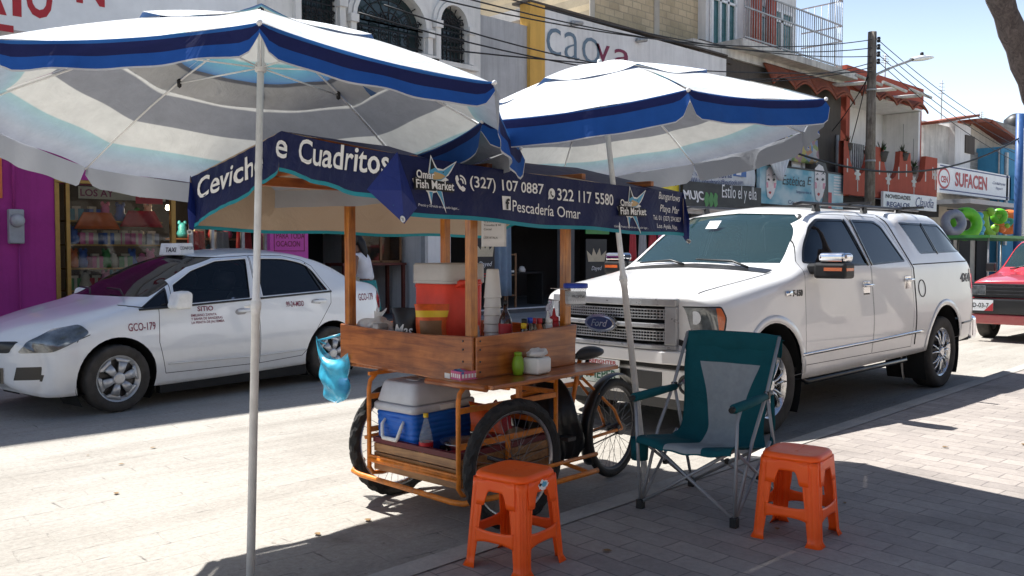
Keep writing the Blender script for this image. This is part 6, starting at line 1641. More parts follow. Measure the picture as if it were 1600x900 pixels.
        strip(sf, dense(arch(xf, rw, ra + .035, 1.08), .05, False), .06, 'wheel_arch_lip', M['truck_white'], TR, .004, s)
        strip(sf, dense(arch(xr, rw, ra + .035, 1.08), .05, False), .06, 'wheel_arch_lip', M['truck_white'], TR, .004, s)
        fl = circle(4.22, 1.20, .095, 20); b = MB(); strip(sf, dense(fl, .03), .008, 'fuel_flap', M['gap_dark'], TR, .003, s, True)
        def st(body, x0, x1, z0, h, m, **k):
            b = MB(); b.text(body, lambda x, z: (x0 + x, sf.side(x0 + x, z0 + z, s) + s * .006, z0 + z), w=x1 - x0, h=h, **k); o = b.build('badge', M[m], TR); sd = o.modifiers.new('t', 'SOLIDIFY'); sd.thickness = .006
        st('F-150', 1.31, 1.48, 1.205, .06, 'trim_black', shear=.2, bold=.03)
        strip(sf, [(1.19, 1.235), (1.24, 1.235), (1.30, 1.235)], .04, 'badge', M['chrome'], TR, .008, s)
        st('4X4', 5.42, 5.77, 1.245, .105, 'dark_steel', shear=.25, bold=.02)
    # tow mirrors
    for s in (-1, 1):
        yb = sf.side(1.72, 1.48, s)
        b = MB(); b.box((1.64, min(yb, yb + s * .13), 1.40), (1.82, max(yb, yb + s * .13), 1.50)); b.box((1.60, min(yb + s * .09, yb + s * .40), 1.365), (1.80, max(yb + s * .09, yb + s * .40), 1.51))
        mo = b.build('mirror', M['black_plastic'], TR, bevel=.025)
        b = MB(); b.box((1.605, min(yb + s * .13, yb + s * .395), 1.513), (1.78, max(yb + s * .13, yb + s * .395), 1.60)); b.build('mirror_cap', M['chrome'], mo, bevel=.035, segs=4)
        b = MB(); b.box((1.590, min(yb + s * .20, yb + s * .37), 1.435), (1.599, max(yb + s * .20, yb + s * .37), 1.465)); b.box((1.62, yb + s * .402 - .002, 1.435), (1.76, yb + s * .402 + .002, 1.462)); b.build('indicator', M['lamp_amber'], mo)
        MB().box((1.802, min(yb + s * .13, yb + s * .38), 1.38), (1.81, max(yb + s * .13, yb + s * .38), 1.49)).build('glass', M['chrome'], mo)
    # roof bars
    for y in (-.66, .66):
        b = MB(); z0 = sf.top(3.2, .66) + .055
        b.tube([(2.05, y, z0 - .02), (2.2, y, z0), (5.0, y, z0 + .02), (5.1, y, z0 + .015)], .018, 8); b.build('roof_rail', M['dark_steel'], TR)
        for x in (2.5, 3.6, 4.5): zt_ = sf.top(x, y); MB().prism([(-.06, 0), (.06, 0), (.03, z0 - zt_), (-.03, z0 - zt_)], -.02, .02, 0, Matrix(((1, 0, 0, x), (0, 0, 1, y), (0, 1, 0, zt_), (0, 0, 0, 1)))).build('rail_foot', M['black_plastic'], TR)
    for x in (3.25, 4.65):
        b = MB(); z0 = sf.top(3.2, .66) + .085; b.bar((x, -.9, z0), (x, .9, z0), .045, .028); b.build('roof_bar', M['black_plastic'], TR)
    # sticker and plates behind the screen
    b = MB(); b.add([(1.86 + dz * .55, y, 1.835 + dz * 1.1) for y, dz in ((.22, 0), (.08, 0), (.05, .075), (.19, .075))], [(0, 1, 2, 3)]); o = b.build('screen_sticker', M['sign_white'], TR); o.location = (-.035, 0, .015)
    # step bar, rear bumper
    for s in (-1, 1): MB().tube([(1.55, s * .98, .46), (1.62, s * 1.04, .40), (3.85, s * 1.04, .415), (3.95, s * .98, .48)], .026, 10).build('step_bar', M['trim_black'], TR)
    b = MB(); b.box((5.93, -1.03, .50), (6.12, 1.03, .80)); b.build('rear_bumper', M['chrome'], TR, bevel=.05, segs=4)
    for x in (xf, xr):
        for s in (-1, 1):
            car_wheel('wheel', rw, .275, .27, TR, (x, s * (W - .17), rw), 'alloy', s)
            b = MB(); b.grid(lambda u, v: (x + (ra + .015) * math.cos(R(-30) + R(240) * u), s * (W - .05 - .45 * v), rw + 1.08 * (ra + .015) * math.sin(R(-30) + R(240) * u)), 24, 2); b.build('wheel_liner', M['gap_dark'], TR)
    b = MB(); b.box((.35, -.6, .36), (5.8, .6, .48)); b.box((.5, -.98, .47), (.5, .98, .5)); b.tube([(xf, -.9, .42), (xf, .9, .42)], .05, 8); b.tube([(xr, -.9, .42), (xr, .9, .42)], .06, 8); b.lathe([(0, -.14), (.14, -.1), (.16, 0), (.14, .1), (0, .14)], 14, c=(xr, .0, .42), axis='X'); b.build('chassis', M['gap_dark'], TR)
    b = MB(); b.box((1.2, -1.0, .50), (5.9, 1.0, .54)); b.build("cabin_floor", M["dark_inside"], TR)
    for y in (-.48, .48): seat(TR, 2.25, y, .95, .58, .62, tilt=.22)
    seat(TR, 3.2, 0, .95, 1.7, .58, 'rear_seat', .2, False)
    mat('dash_grey', (.16, .17, .165), .7, var=.15)
    b = MB(); b.grid(lambda u, v: (1.36 + .42 * v, lerp(-.92, .92, u), 1.36 + .06 * math.sin(PI * v) + .05 * math.exp(-((lerp(-.92, .92, u) + .48) / .28) ** 2)), 24, 6); b.box((1.36, -.92, .9), (1.8, .92, 1.35)); b.build('dashboard', M['dash_grey'], TR)
    b = MB(); b.tube([(1.98 + .09 * math.cos(a), -.48 + .2 * math.sin(a), 1.36 + .17 * math.cos(a)) for a in [2 * PI * i / 26 for i in range(26)]], .017, 8, closed=True); b.tube([(1.7, -.48, 1.2), (1.98, -.48, 1.36)], .03, 8); b.build('steering_wheel', M['dark_inside'], TR)
    return TR
build_truck()

# ================================================================== red pickup parked behind
def build_red():
    RP = thing('red_pickup', 'red older pickup with black grille parked behind the white pickup', 'pickup', (17.3, 4.95, 0)); RP.scale = (1.06, 1.06, 1.08)
    T = dict(
        sill=[(0, .45), (.4, .40), (5, .45)], wsill=[(0, .80), (.3, .86), (5, .86)], zmax=[(0, .75), (5, .8)], wmax=[(0, .86), (.2, .91), (.6, .93), (5, .93)],
        belt=[(0, .98), (.4, 1.02), (1.25, 1.10), (2, 1.13), (3, 1.13), (3.12, 1.13), (5, 1.14)], wbelt=[(0, .82), (.3, .86), (1, .88), (5, .88)],
        corner=[(0, 1.01), (.4, 1.06), (1.2, 1.14), (1.32, 1.19), (1.8, 1.58), (2.0, 1.68), (2.3, 1.72), (2.85, 1.71), (3.0, 1.66), (3.12, 1.16), (5, 1.16)], wcorner=[(0, .7), (1.2, .76), (1.8, .68), (2.2, .64), (2.9, .64), (3.1, .8), (5, .84)],
        top=[(0, 1.03), (.4, 1.085), (1.2, 1.17), (1.32, 1.23), (1.8, 1.64), (2.0, 1.74), (2.3, 1.785), (2.85, 1.775), (3.0, 1.70), (3.12, 1.17), (5, 1.17)], rb=[(0, .08), (5, .05)], rc=[(0, .08), (5, .08)])
    xs = arange(0, .4, .06) + arange(.4, 3, .1) + arange(3, 3.2, .04) + arange(3.2, 5, .15) + [5]
    bm = car_shell(T, xs, .10, .05); sf = Surf(bm)
    mats = [M['pickup_red'], M['gap_dark'], M['trim_black']]
    for s in (-1, 1):
        for x in (.85, 3.95):
            p = [(x + .42 * math.cos(a), .36 + .45 * math.sin(a)) for a in [R(-30) + R(240) * i / 20 for i in range(21)]]
            bmesh.ops.delete(bm, geom=cookie(bm, p, 'side', side_ok(s, -1, .95)), context='FACES')
        take(bm, cookie(bm, round_poly([(1.52, 1.16), (1.92, 1.60), (2.85, 1.63), (2.92, 1.18)], .04, 3), 'side', side_ok(s, 1.1, 2)), 'window', M['car_glass_dark'], RP, push=.005, mi=0)
    fok = lambda f: 1.15 < f.calc_center_median().x < 2.2 and f.normal.z > .15 and f.normal.x < -.12
    take(bm, cookie(bm, [(-.74, 1.23), (.74, 1.23), (.66, 1.55), (.60, 1.665), (-.60, 1.665), (-.66, 1.55)], 'front', fok), 'windscreen', M['windscreen'], RP, push=.006, mi=0)
    me = bpy.data.meshes.new('body'); bm.to_mesh(me); bm.free()
    for m_ in mats: me.materials.append(m_)
    o = bpy.data.objects.new('body', me); col.objects.link(o); o.parent = RP
    b = MB(); b.box((-.07, -.80, .74), (.1, .80, .97)); gr = b.build('grille', M['trim_black'], RP, bevel=.01)
    b = MB()
    for z in (.79, .85, .91): b.box((-.085, -.55, z), (-.07, .55, z + .012))
    b.text('POWER', lambda x, z: (-.088, .30 - x, .925 + z), 0, w=.2, h=.025, bold=.02); b.build('grille_bar', M['dark_steel'], gr)
    for s in (-1, 1): MB().box((-.08, *sorted((s * .56, s * .78))[:1], .78), (-.06, sorted((s * .56, s * .78))[1], .94)).build('headlight', M['lamp_painted_glints'], RP, bevel=.01)
    b = MB(); b.box((-.14, -.9, .47), (.06, .9, .72)); bp = b.build('bumper', M['trim_black'], RP, bevel=.02)
    b = MB(); b.box((-.11, -.88, .30), (.04, .88, .46)); b.build('valance', M['pickup_red'], RP, bevel=.02)
    b = MB(); b.box((-.155, .42, .52), (-.145, .80, .70)); b.text('PD-03-7', lambda x, z: (-.158, .785 - x, .57 + z), 1, w=.3, h=.08, bold=.02); b.add([(-.157, .42, .52), (-.157, .56, .52), (-.157, .42, .66)], [(0, 1, 2)], 2); b.build('number_plate', [M['sign_white'], M['lettering_black'], M['goods_red']], bp)
    for x in (.85, 3.95):
        for s in (-1, 1): car_wheel('wheel', .36, .22, .22, RP, (x, s * .80, .36), 'cap', s)
    b = MB(); b.box((.3, -.7, .32), (4.9, .7, .42)); b.build('chassis', M['gap_dark'], RP)
    b = MB(); b.box((1.4, -.72, .6), (1.75, .72, 1.12)); b.build('dashboard', M['dash_grey'], RP)
    for y in (-.4, .4): seat(RP, 2.3, y, .8, .6, .55, tilt=.2)
    b = MB(); b.tube([(1.27, .6, 1.20), (1.42, .3, 1.27), (1.42, -.05, 1.275)], .01, 6); b.tube([(1.27, -.1, 1.20), (1.42, -.35, 1.27), (1.42, -.6, 1.27)], .01, 6); b.build('wiper', M['black_plastic'], RP)
    for s in (-1, 1): MB().box((1.5, *sorted((s * .92, s * 1.08))[:1], 1.14), (1.62, sorted((s * .92, s * 1.08))[1], 1.30)).build('mirror', M['trim_black'], RP, bevel=.02)
build_red()
# ------------------------------------------------------------------ umbrellas
cream, grey_ = (.64, .645, .62), (.22, .23, .255)
fabric('umbrella_cloth', [(0, cream), (.30, grey_), (.39, cream), (.535, grey_), (.705, cream), (.845, (.42, .66, .68)), (.885, (.36, .52, .62)), (.94, (.42, .48, .56))], 'LINEAR', trans=.17, wr=.7)
r_ = M['umbrella_cloth'].node_tree.nodes
for n_ in r_:
    if n_.type == 'VALTORGB' and len(n_.color_ramp.elements) > 6:
        e = n_.color_ramp.elements
        pts = [(0, cream), (.298, cream), (.302, grey_), (.388, grey_), (.392, cream), (.533, cream), (.537, grey_), (.703, grey_), (.707, cream), (.843, cream), (.847, (.33, .50, .53)), (.89, (.32, .43, .51)), (.95, (.36, .40, .47)), (1.0, (.33, .36, .44))]
        while len(e) > 1: e.remove(e[0])
        e[0].position = 0; e[0].color = (*cream, 1)
        for p_, c_ in pts[1:]: q_ = e.new(p_); q_.color = (*c_, 1)
fabric('umbrella_vent_cloth', [(0, cream), (.50, cream), (.53, (.20, .46, .50)), (.62, (.15, .36, .50)), (.74, (.13, .24, .44)), (.97, (.1, .2, .42)), (1, (.1, .18, .38))], 'LINEAR', trans=.15, wr=.3)
fabric('valance_navy', [(0, (.03, .14, .42)), (.12, (.016, .022, .10)), (.50, (.016, .022, .10)), (.53, (.018, .10, .40)), (.925, (.018, .10, .40)), (.935, (.62, .62, .62))], 'CONSTANT', trans=.18, two=(.36, .38, .42), wr=.3)
fabric('valance_royal', [(0, (.03, .12, .40)), (.04, (.016, .024, .11)), (.30, (.016, .024, .11)), (.33, (.018, .10, .38)), (.945, (.018, .10, .38)), (.955, (.62, .62, .62))], 'CONSTANT', trans=.18, two=(.36, .38, .42), wr=.3)
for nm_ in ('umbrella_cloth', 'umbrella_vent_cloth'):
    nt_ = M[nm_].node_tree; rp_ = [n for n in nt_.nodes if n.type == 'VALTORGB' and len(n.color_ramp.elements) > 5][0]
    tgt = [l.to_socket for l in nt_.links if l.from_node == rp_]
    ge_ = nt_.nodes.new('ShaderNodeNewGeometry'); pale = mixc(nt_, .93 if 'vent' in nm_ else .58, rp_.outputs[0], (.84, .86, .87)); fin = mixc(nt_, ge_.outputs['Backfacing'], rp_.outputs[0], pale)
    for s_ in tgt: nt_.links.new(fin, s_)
def umbrella(label, center, ax, phase, Rr, H, val_mat, val_h, base_z, seed, group=None, flap=None):
    rnd = random.Random(seed)
    ax = Vector(ax).normalized()
    e1 = Vector((0, 1, 0)).cross(ax).normalized(); e2 = ax.cross(e1)
    C0 = Vector(center); base = C0 - ax * ((C0.z - base_z) / ax.z)
    t = thing('beach_umbrella', label, 'umbrella', base, 0, group)
    def P(r, a, h): return C0 + e1 * (r * math.cos(a)) + e2 * (r * math.sin(a)) + ax * h - base
    hz = lambda t_: H * (1 - t_ ** 1.35)
    corner = lambda k: phase + k * PI / 4
    c = MB(); N, NV = 12, 20
    def gore(k, t0, lift=0., scal=0., sag=.02):
        a0, a1 = corner(k), corner(k + 1); w = rnd.uniform(.6, 1.4); ph = rnd.uniform(0, 6)
        def fn(u, v):
            t_ = lerp(t0, 1, v) if lift == 0 else v
            p0, p1 = P(Rr * t_, a0, hz(t_) + lift), P(Rr * t_, a1, hz(t_) + lift)
            p = p0.lerp(p1, u); m_ = 4 * u * (1 - u)
            inw = (P(0, 0, hz(t_)) - p); inw -= ax * inw.dot(ax)
            p = p + ax * (-sag * m_ * t_ + .006 * w * math.sin(9 * u + ph + 3 * v) * t_) + inw * (.02 * m_ * t_)
            return p
        return fn
    for k in range(8): c.grid(gore(k, .37), N, NV, 0, True, True)
    # uv v must run with the radius
    nf = {}
    for i, uvs in c.uv.items(): nf[i] = tuple((u, lerp(.37, 1, v)) for u, v in uvs)
    c.uv = nf
    can = c.build('canopy', M['umbrella_cloth'], t)
    # vent: a smaller cap lifted off the main cloth
    c = MB(); tv = .52
    for k in range(8):
        a0, a1 = corner(k), corner(k + 1); ph = rnd.uniform(0, 6)
        def fn(u, v, a0=a0, a1=a1, ph=ph):
            t_ = tv * v; lift = .022 + .004 * v
            p0, p1 = P(Rr * t_, a0, hz(t_) + lift), P(Rr * t_, a1, hz(t_) + lift)
            p = p0.lerp(p1, u); m_ = 4 * u * (1 - u)
            return p + ax * (-.035 * m_ * v + .004 * math.sin(11 * u + ph) * v)
        c.grid(fn, N, 8, 0, True, True)
    c.build('vent', M['umbrella_vent_cloth'], can)
    for k in range(8):
        a0, a1 = corner(k), corner(k + 1); ph = rnd.uniform(0, 6); out = rnd.uniform(-.05, .12); vh = val_h * rnd.uniform(.93, 1.05)
        m0, m1 = (1, 1)
        if flap and k in flap: out, vh = flap[k]
        v_ = MB()
        def fn(u, v):
            p = P(Rr, a0, 0).lerp(P(Rr, a1, 0), u); m_ = 4 * u * (1 - u)
            rad = (P(0, 0, 0) - p); rad -= ax * rad.dot(ax); rad.normalize()
            p = p + ax * (-.02 * m_) + rad * (.02 * m_ * Rr * .7)
            rc = .16; e = min(u, 1 - u)
            hh = vh * (1 - (1 - min(1, e / .07)) ** 2.2 * .62)
            wob = .012 * math.sin(13 * u + ph) + .010 * math.sin(23 * u + 2 * ph)
            return p - ax * hh * v * .985 - rad * (out * vh * v + wob * v)
        v_.grid(fn, 28, 6, 0, True, True, flip=True)
        v_.build('valance', M[val_mat], t)
    # ribs, struts, hub, pole
    for k in range(8):
        rb = MB(); rb.tube([P(Rr * s * 1.004, corner(k), hz(s) - .012) for s in (.02, .2, .4, .6, .8, 1.0)] , .0055, 6); rb.lathe([(0, -.012), (.011, -.006), (.011, .006), (0, .012)], 8, c=P(Rr * 1.008, corner(k), -.005)); ro = rb.build('rib', M['white_paint_metal'], t)
        st = MB(); st.tube([P(.03, corner(k), hz(.44) - .05), P(Rr * .44, corner(k), hz(.44) - .02)], .0045, 6); st.lathe([(0, -.03), (.012, -.02), (.014, .02), (0, .03)], 8, 1, c=P(Rr * .44, corner(k), hz(.44) - .018)); st.build('strut', [M['white_paint_metal'], M['black_plastic']], ro)
    hb = MB(); Mx = Matrix.Translation(C0 - base) @ ax.to_track_quat('Z', 'Y').to_matrix().to_4x4()
    h_ = hz(.44) - .05; hb.lathe([(.022, h_ - .025), (.030, h_ - .02), (.030, h_ + .02), (.022, h_ + .025)], 14, M=Mx); h2 = MB(); h2.lathe([(.014, H + .02), (.018, H + .03), (.012, H + .05), (0, H + .055)], 12, M=Mx)
    hb.build('hub', M['white_plastic'], t); h2.build('finial', M['white_plastic'], t)
    po = MB(); Lp = (C0 - base).length + H
    Mb = ax.to_track_quat('Z', 'Y').to_matrix().to_4x4()
    po.lathe([(.021, 0), (.021, Lp * .47), (.0235, Lp * .47), (.0235, Lp * .495), (.018, Lp * .50), (.018, Lp + .02), (0, Lp + .03)], 18, M=Mb); pole = po.build('pole', M['white_paint_metal'], t)
    cl = MB(); cl.lathe([(.022, -.02), (.027, -.016), (.027, .02), (.022, .026)], 14, c=(0, 0, Lp * .485), M=Mb); cl.tube([Mb @ Vector((.02, 0, Lp * .485)), Mb @ Vector((.055, 0, Lp * .485))], .008, 8); cl.build('clamp', M['white_plastic'], pole)
    return t
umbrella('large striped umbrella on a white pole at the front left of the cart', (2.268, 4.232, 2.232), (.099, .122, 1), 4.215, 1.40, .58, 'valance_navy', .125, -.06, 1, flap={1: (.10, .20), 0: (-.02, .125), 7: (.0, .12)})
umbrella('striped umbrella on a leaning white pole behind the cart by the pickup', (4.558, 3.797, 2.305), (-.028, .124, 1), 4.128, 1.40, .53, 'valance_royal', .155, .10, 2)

# ------------------------------------------------------------------ food cart (a cargo tricycle)
wood('cart_wood_x', (.34, .090, .014), (.54, .175, .034), .32, 'X', .5)
wood('cart_wood_y', (.31, .082, .013), (.49, .155, .030), .32, 'Y', .5)
wood('cart_post_wood', (.46, .145, .014), (.64, .235, .03), .3, 'Z', .6)
wood('cart_box_wood', (.34, .15, .045), (.48, .24, .08), .45, 'Y', .2)
mat('box_maroon', (.12, .012, .018), .5, var=.25)
fabric('canopy_navy', None, trans=.04, two=(.44, .36, .27), c=(.010, .016, .078), rough=.5, wr=.7, wscale=(2.2, 2.2, 2.2))
fabric('canopy_roof', None, trans=.12, two=(.42, .34, .25), c=(.020, .022, .10), rough=.55, wr=.4)
fabric('canopy_hem', None, trans=.05, c=(.02, .27, .34), rough=.5, wr=.2)
fabric('flap_blue', None, trans=.05, two=(.5, .4, .28), c=(.014, .03, .20), rough=.5, wr=.4)
OC = Vector((3.41, 3.86, 0)); YC = R(4)
CT = thing('food_cart', 'wooden seafood cart on an orange cargo tricycle under a navy lettered canopy', 'food cart', OC, YC)
Ri = Matrix.Rotation(-YC, 3, 'Z')
def LC(x, y, z=0): return Ri @ (Vector((x, y, z)) - OC)
def WC(a, b, z=0): return OC + Matrix.Rotation(YC, 3, 'Z') @ Vector((a, b, z))
# tray
TA, TB, TZ0, TZ1 = .92, 1.20, .865, 1.115
MB().box((-.01, -.01, TZ0 - .02), (TA + .01, TB + .01, TZ0)).build('tray_floor', M['cart_wood_x'], CT, bevel=.003)
def plank(name, poly, m, n0, n1, axis):
    b = MB()
    if axis == 'Y': b.prism(poly, n0, n1, 0, Matrix(((0, 0, 1, 0), (1, 0, 0, 0), (0, 1, 0, 0), (0, 0, 0, 1))))
    else: b.prism(poly, n0, n1, 0, Matrix(((1, 0, 0, 0), (0, 0, -1, 0), (0, 1, 0, 0), (0, 0, 0, 1))))
    return b.build(name, m, CT, bevel=.006)
plank('end_board', [(-.02, TZ0 - .02), (.3, TZ0 - .025), (.9, TZ0 + .0), (1.22, TZ0 + .005), (1.22, TZ1 + .01), (.8, TZ1 - .005), (.4, TZ1 - .012), (-.02, TZ1 + .0)], M['cart_wood_y'], -.03, -.008, 'Y')
plank('end_board', [(-.02, TZ0), (1.22, TZ0), (1.22, TZ1), (-.02, TZ1)], M['cart_wood_y'], TA + .006, TA + .028, 'Y')
plank('side_board', [(.0, TZ0 + .005), (TA, TZ0), (TA + .03, TZ1 + .015), (.45, TZ1), (.0, TZ1 - .005)], M['cart_wood_x'], .008, .03, 'X')
plank('side_board', [(-.008, TZ0), (TA, TZ0), (TA, TZ1), (-.008, TZ1)], M['cart_wood_x'], -TB - .03, -TB - .008, 'X')
b = MB()
for z in (TZ0 + .04, TZ0 + .1, TZ0 + .17, TZ0 + .22): b.lathe([(.006, 0), (.006, -.004), (0, -.005)], 8, c=(.03, -.03, z), axis='Y'); b.lathe([(.006, 0), (.006, -.004), (0, -.005)], 8, c=(-.03, .05, z), axis='X')
b.build('bolt', M['dark_steel'], CT)
# posts and roof frame
ZE = 2.04
for a, bb in ((.02, .03), (.90, .03), (.02, 1.17), (.90, 1.17)):
    MB().box((a - .03, bb - .024, TZ0), (a + .03, bb + .024, ZE)).build('post', M['cart_post_wood'], CT, bevel=.004)
for bb in (.03, 1.17): MB().box((-.66, bb - .022, ZE - .03), (1.80, bb + .022, ZE + .03)).build('roof_beam', M['cart_wood_x'], CT, bevel=.004)
for a in (-.55, .02, .90, 1.7): MB().box((a - .02, -.12, ZE + .032), (a + .02, 1.42, ZE + .07)).build('cross_beam', M['cart_wood_y'], CT, bevel=.004)
NF, NR, FF, FR = LC(2.71, 3.64, 2.10), LC(5.37, 3.775, 2.035), LC(2.39, 5.33, 2.065), LC(5.02, 5.46, 2.05)
PF, PR = LC(2.553, 4.51, 2.285), LC(5.16, 4.62, 2.26)
for pk, a in ((PF, -.62), (PR, 1.75)): MB().box((pk.x + (.03 if a < 0 else -.05) , pk.y - .02, ZE + .07), (pk.x + (.07 if a < 0 else -.01), pk.y + .02, pk.z - .03)).build('king_post', M['cart_wood_y'], CT)
MB().bar(PF + Vector((.02, 0, -.045)), PR + Vector((-.02, 0, -.045)), .035, .05).build('ridge_beam', M['cart_wood_x'], CT)
# canopy cloth: two roof slopes and four lettered valances
b = MB()
for A_, B_, C_, D_, fl in ((NF, NR, PR, PF, False), (PF, PR, FR, FF, False)):
    b.grid(lambda u, v, A_=A_, B_=B_, C_=C_, D_=D_: A_.lerp(B_, u).lerp(D_.lerp(C_, u), v) - Vector((0, 0, .03 * math.sin(PI * u) * math.sin(PI * v) + .012 * abs(math.sin(2 * PI * u)))), 26, 8)
roof = b.build('canopy', M['canopy_roof'], CT)
def val(name, A_, B_, h0, h1, wav=.010, tilt=.05, n=60, seed=0, body=None, hem=.022):
    """cloth strip hanging from A to B. returns the placing function (s along, d down from the top, lift off the cloth)"""
    L = (B_ - A_).length; e = (B_ - A_).normalized(); eh = Vector((e.x, e.y, 0)).normalized(); nn = Vector((eh.y, -eh.x, 0))
    def f(s, d, off=0.):
        u = max(-.05, min(1.05, s / L)); w = wav * (d / .3) * (math.sin(u * 9 + seed) + .6 * math.sin(u * 21 + seed * 2)) + .003 * math.sin(u * 60 + d * 14)
        sag = .010 * math.sin(PI * max(0, min(1, u)))
        return A_ + e * s + nn * (w + tilt * d + off) - Vector((0, 0, d + sag))
    hh = lambda u: lerp(h0, h1, u) + .006 * math.sin(u * 17 + seed)
    m = MB(); m.grid(lambda u, v: f(u * L, hh(u) * v), n, 8, 0, True, flip=True)
    m.grid(lambda u, v: f(u * L, hh(u) + hem * v, .001), n, 1, 2, True, flip=True)
    return m, f, L
mats_v = [M['canopy_navy'], M['lettering_white'], M['canopy_hem'], M['lettering_black'], M['logo_cyan'] if 'logo_cyan' in M else mat('logo_cyan', (.10, .38, .60), .5), M['logo_sand'] if 'logo_sand' in M else mat('logo_sand', (.55, .38, .18), .5)]
# near long face
m, f, L = val('valance', NF, NR, .285, .295, seed=1)
zt_ = lambda s: lerp(2.10, 2.035, s / L)
def put(body, s0, s1, z0, z1, mi=1, dz=0., **k):
    """text box given by its left/right run along the face and heights at each end"""
    w = s1 - s0; sl = (lerp(0, 1, 0))
    slope = (2.035 - 2.10) / L
    hgt = z1 - z0
    m.text(body, lambda x, y: f(s0 + x, zt_(s0 + x) - (z0 + slope * 0 * x + y) - slope * 0, .005), mi, w=w, h=hgt, **k)
def puts(body, s0, s1, zl, zr, h, mi=1, **k):
    m.text(body, lambda x, y: f(s0 + x, zt_(s0 + x) - (lerp(zl, zr, x / (s1 - s0)) + y), .005), mi, w=s1 - s0, h=h, **k)
puts('(327) 107 0887', .50, 1.118, 1.945, 1.938, .082, bold=.012)
puts('322 117 5580', 1.249, 1.809, 1.929, 1.916, .074, bold=.012)
puts('Pescadería Omar', .838, 1.46, 1.846, 1.820, .066, bold=.004)
puts('Bungarlows', 2.335, 2.61, 1.965, 1.950, .066, shear=.35)
puts('Playa Mar', 2.345, 2.60, 1.876, 1.862, .066, shear=.35)
puts('Tel. 01 (327) 274 3827', 2.25, 2.625, 1.824, 1.812, .042, bold=.005)
puts('Los Ayala, Nay.', 2.295, 2.575, 1.768, 1.758, .040, bold=.005)
def shape(pts, s0, z0, k, mi, off=.005): m.add([f(s0 + x * k, zt_(s0 + x * k) - (z0 + y * k), off) for x, y in pts], [tuple(range(len(pts)))], mi)
# phone handset with waves, messenger bubble, f square
shape([(-.5, .5), (-.3, .55), (-.15, .2), (-.28, .05), (.05, -.35), (.22, -.25), (.5, -.45), (.42, -.65), (.2, -.72), (-.15, -.5), (-.45, -.1), (-.58, .25)], .432, 1.985, .068, 1)
for rr_ in (.35, .6):
    arc = [(rr_ * math.cos(a), rr_ * math.sin(a)) for a in [R(-15) + R(110) * i / 8 for i in range(9)]] + [((rr_ - .14) * math.cos(a), (rr_ - .14) * math.sin(a)) for a in [R(95) - R(110) * i / 8 for i in range(9)]]
    shape(arc, .432, 1.985, .068, 1)
shape(circle(0, 0, .6, 20) , 1.194, 1.966, .055, 1); shape([(-.55, -.3), (-.2, -.5), (-.62, -.66)], 1.194, 1.966, .055, 1, .0055); shape([(-.28, .3), (-.15, .32), (-.08, .1), (-.15, .02), (.05, -.2), (.15, -.15), (.32, -.25), (.25, -.4), (.05, -.38), (-.2, -.15), (-.33, .1)], 1.194, 1.966, .055, 3, .008)
shape([(0, 0), (.9, 0), (.9, 1), (0, 1)], .750, 1.852, .078, 1); puts('f', .777, .812, 1.857, 1.857, .060, 3, bold=.04)
# rebuild f letter above the square
m.text('f', lambda x, y: f(.772 + x, zt_(.772) - (1.856 + y), .009), 3, w=.036, h=.062, bold=.03)
def marlin(s0, z0, k):
    halo = [(-1.1, -.05), (-.6, .12), (-.28, .15), (-.08, .95), (.05, .70), (.2, .45), (.5, .42), (1.28, .82), (.95, .38), (.78, .2), (.62, .12), (.80, .02), (.55, -.06), (.42, -.2), (.85, -.36), (.4, -.42), (.62, -1.3), (.3, -.75), (.1, -.5), (-.1, -.55), (-.22, -1.05), (-.36, -.55), (-.55, -.35), (-1.0, -.32)]
    shape(halo, s0, z0, k, 1, .004)
    body = [(-.25, .08), (-.08, .82), (.02, .55), (.22, .36), (.5, .36), (1.15, .72), (.78, .30), (.55, .08), (.35, -.02), (.0, -.05)]
    shape(body, s0, z0, k, 4, .0065)
    shape([(-.2, .06), (.05, .3), (.45, .22), (.6, .15), (.35, .02), (0, -.02)], s0, z0, k, 5, .008); shape([(-.08, .82), (-.16, .35), (.08, .45)], s0, z0, k, 3, .0075)
    shape([(.1, -.45), (.35, -.44), (.55, -1.1), (.3, -.7)], s0, z0, k, 4, .0065); shape([(-.3, -.5), (-.12, -.5), (-.2, -.9)], s0, z0, k, 4, .0065)
    shape([(.42, .3), (.5, .33), (.48, .26)], s0, z0, k, 3, .010)
    def lt(body, x0, y0, w, h):
        ms = s0 + x0 * k
        for g, mi, off in ((.05, 3, .016), (0, 1, .021)):
            m.text(body, lambda x, y: f(ms + x - g * k * .4, zt_(ms + x) - (z0 + y0 * k + y - g * k * .4), off), mi, w=(w + g * .8) * k, h=(h + g * .8) * k, bold=.03 if mi == 3 else .02)
    shape([(-1.08, .0), (-.1, -.02), (1.0, -.10), (1.04, -.46), (-1.06, -.46)], s0, z0, k, 3, .009)
    lt('Omar', -.98, -.02, .92, .32); lt('Fish Market', -1.02, -.40, 2.0, .34)
marlin(.235, 1.988, .135); marlin(2.005, 1.918, .145)
puts('Precio y Servicio en un solo lugar...', .115, .41, 1.838, 1.832, .018, shear=.2); puts('Calidad, Precio y Servicio en un solo lugar...', 1.80, 2.18, 1.772, 1.764, .018, shear=.2)
m.build('valance', mats_v, CT)
# end face, two halves rising to the ridge
m, f, L = val('valance', PF, NF, .205, .235, seed=3, tilt=.10, wav=.014)
m.text('e', lambda x, y: f(-.034 + x, .150 - y, .006), 1, w=.10, h=.10, bold=.014); m.text('Cuadritos', lambda x, y: f(.155 + x, .150 - .05 * x - y, .006), 1, w=.70, h=.135, bold=.014)
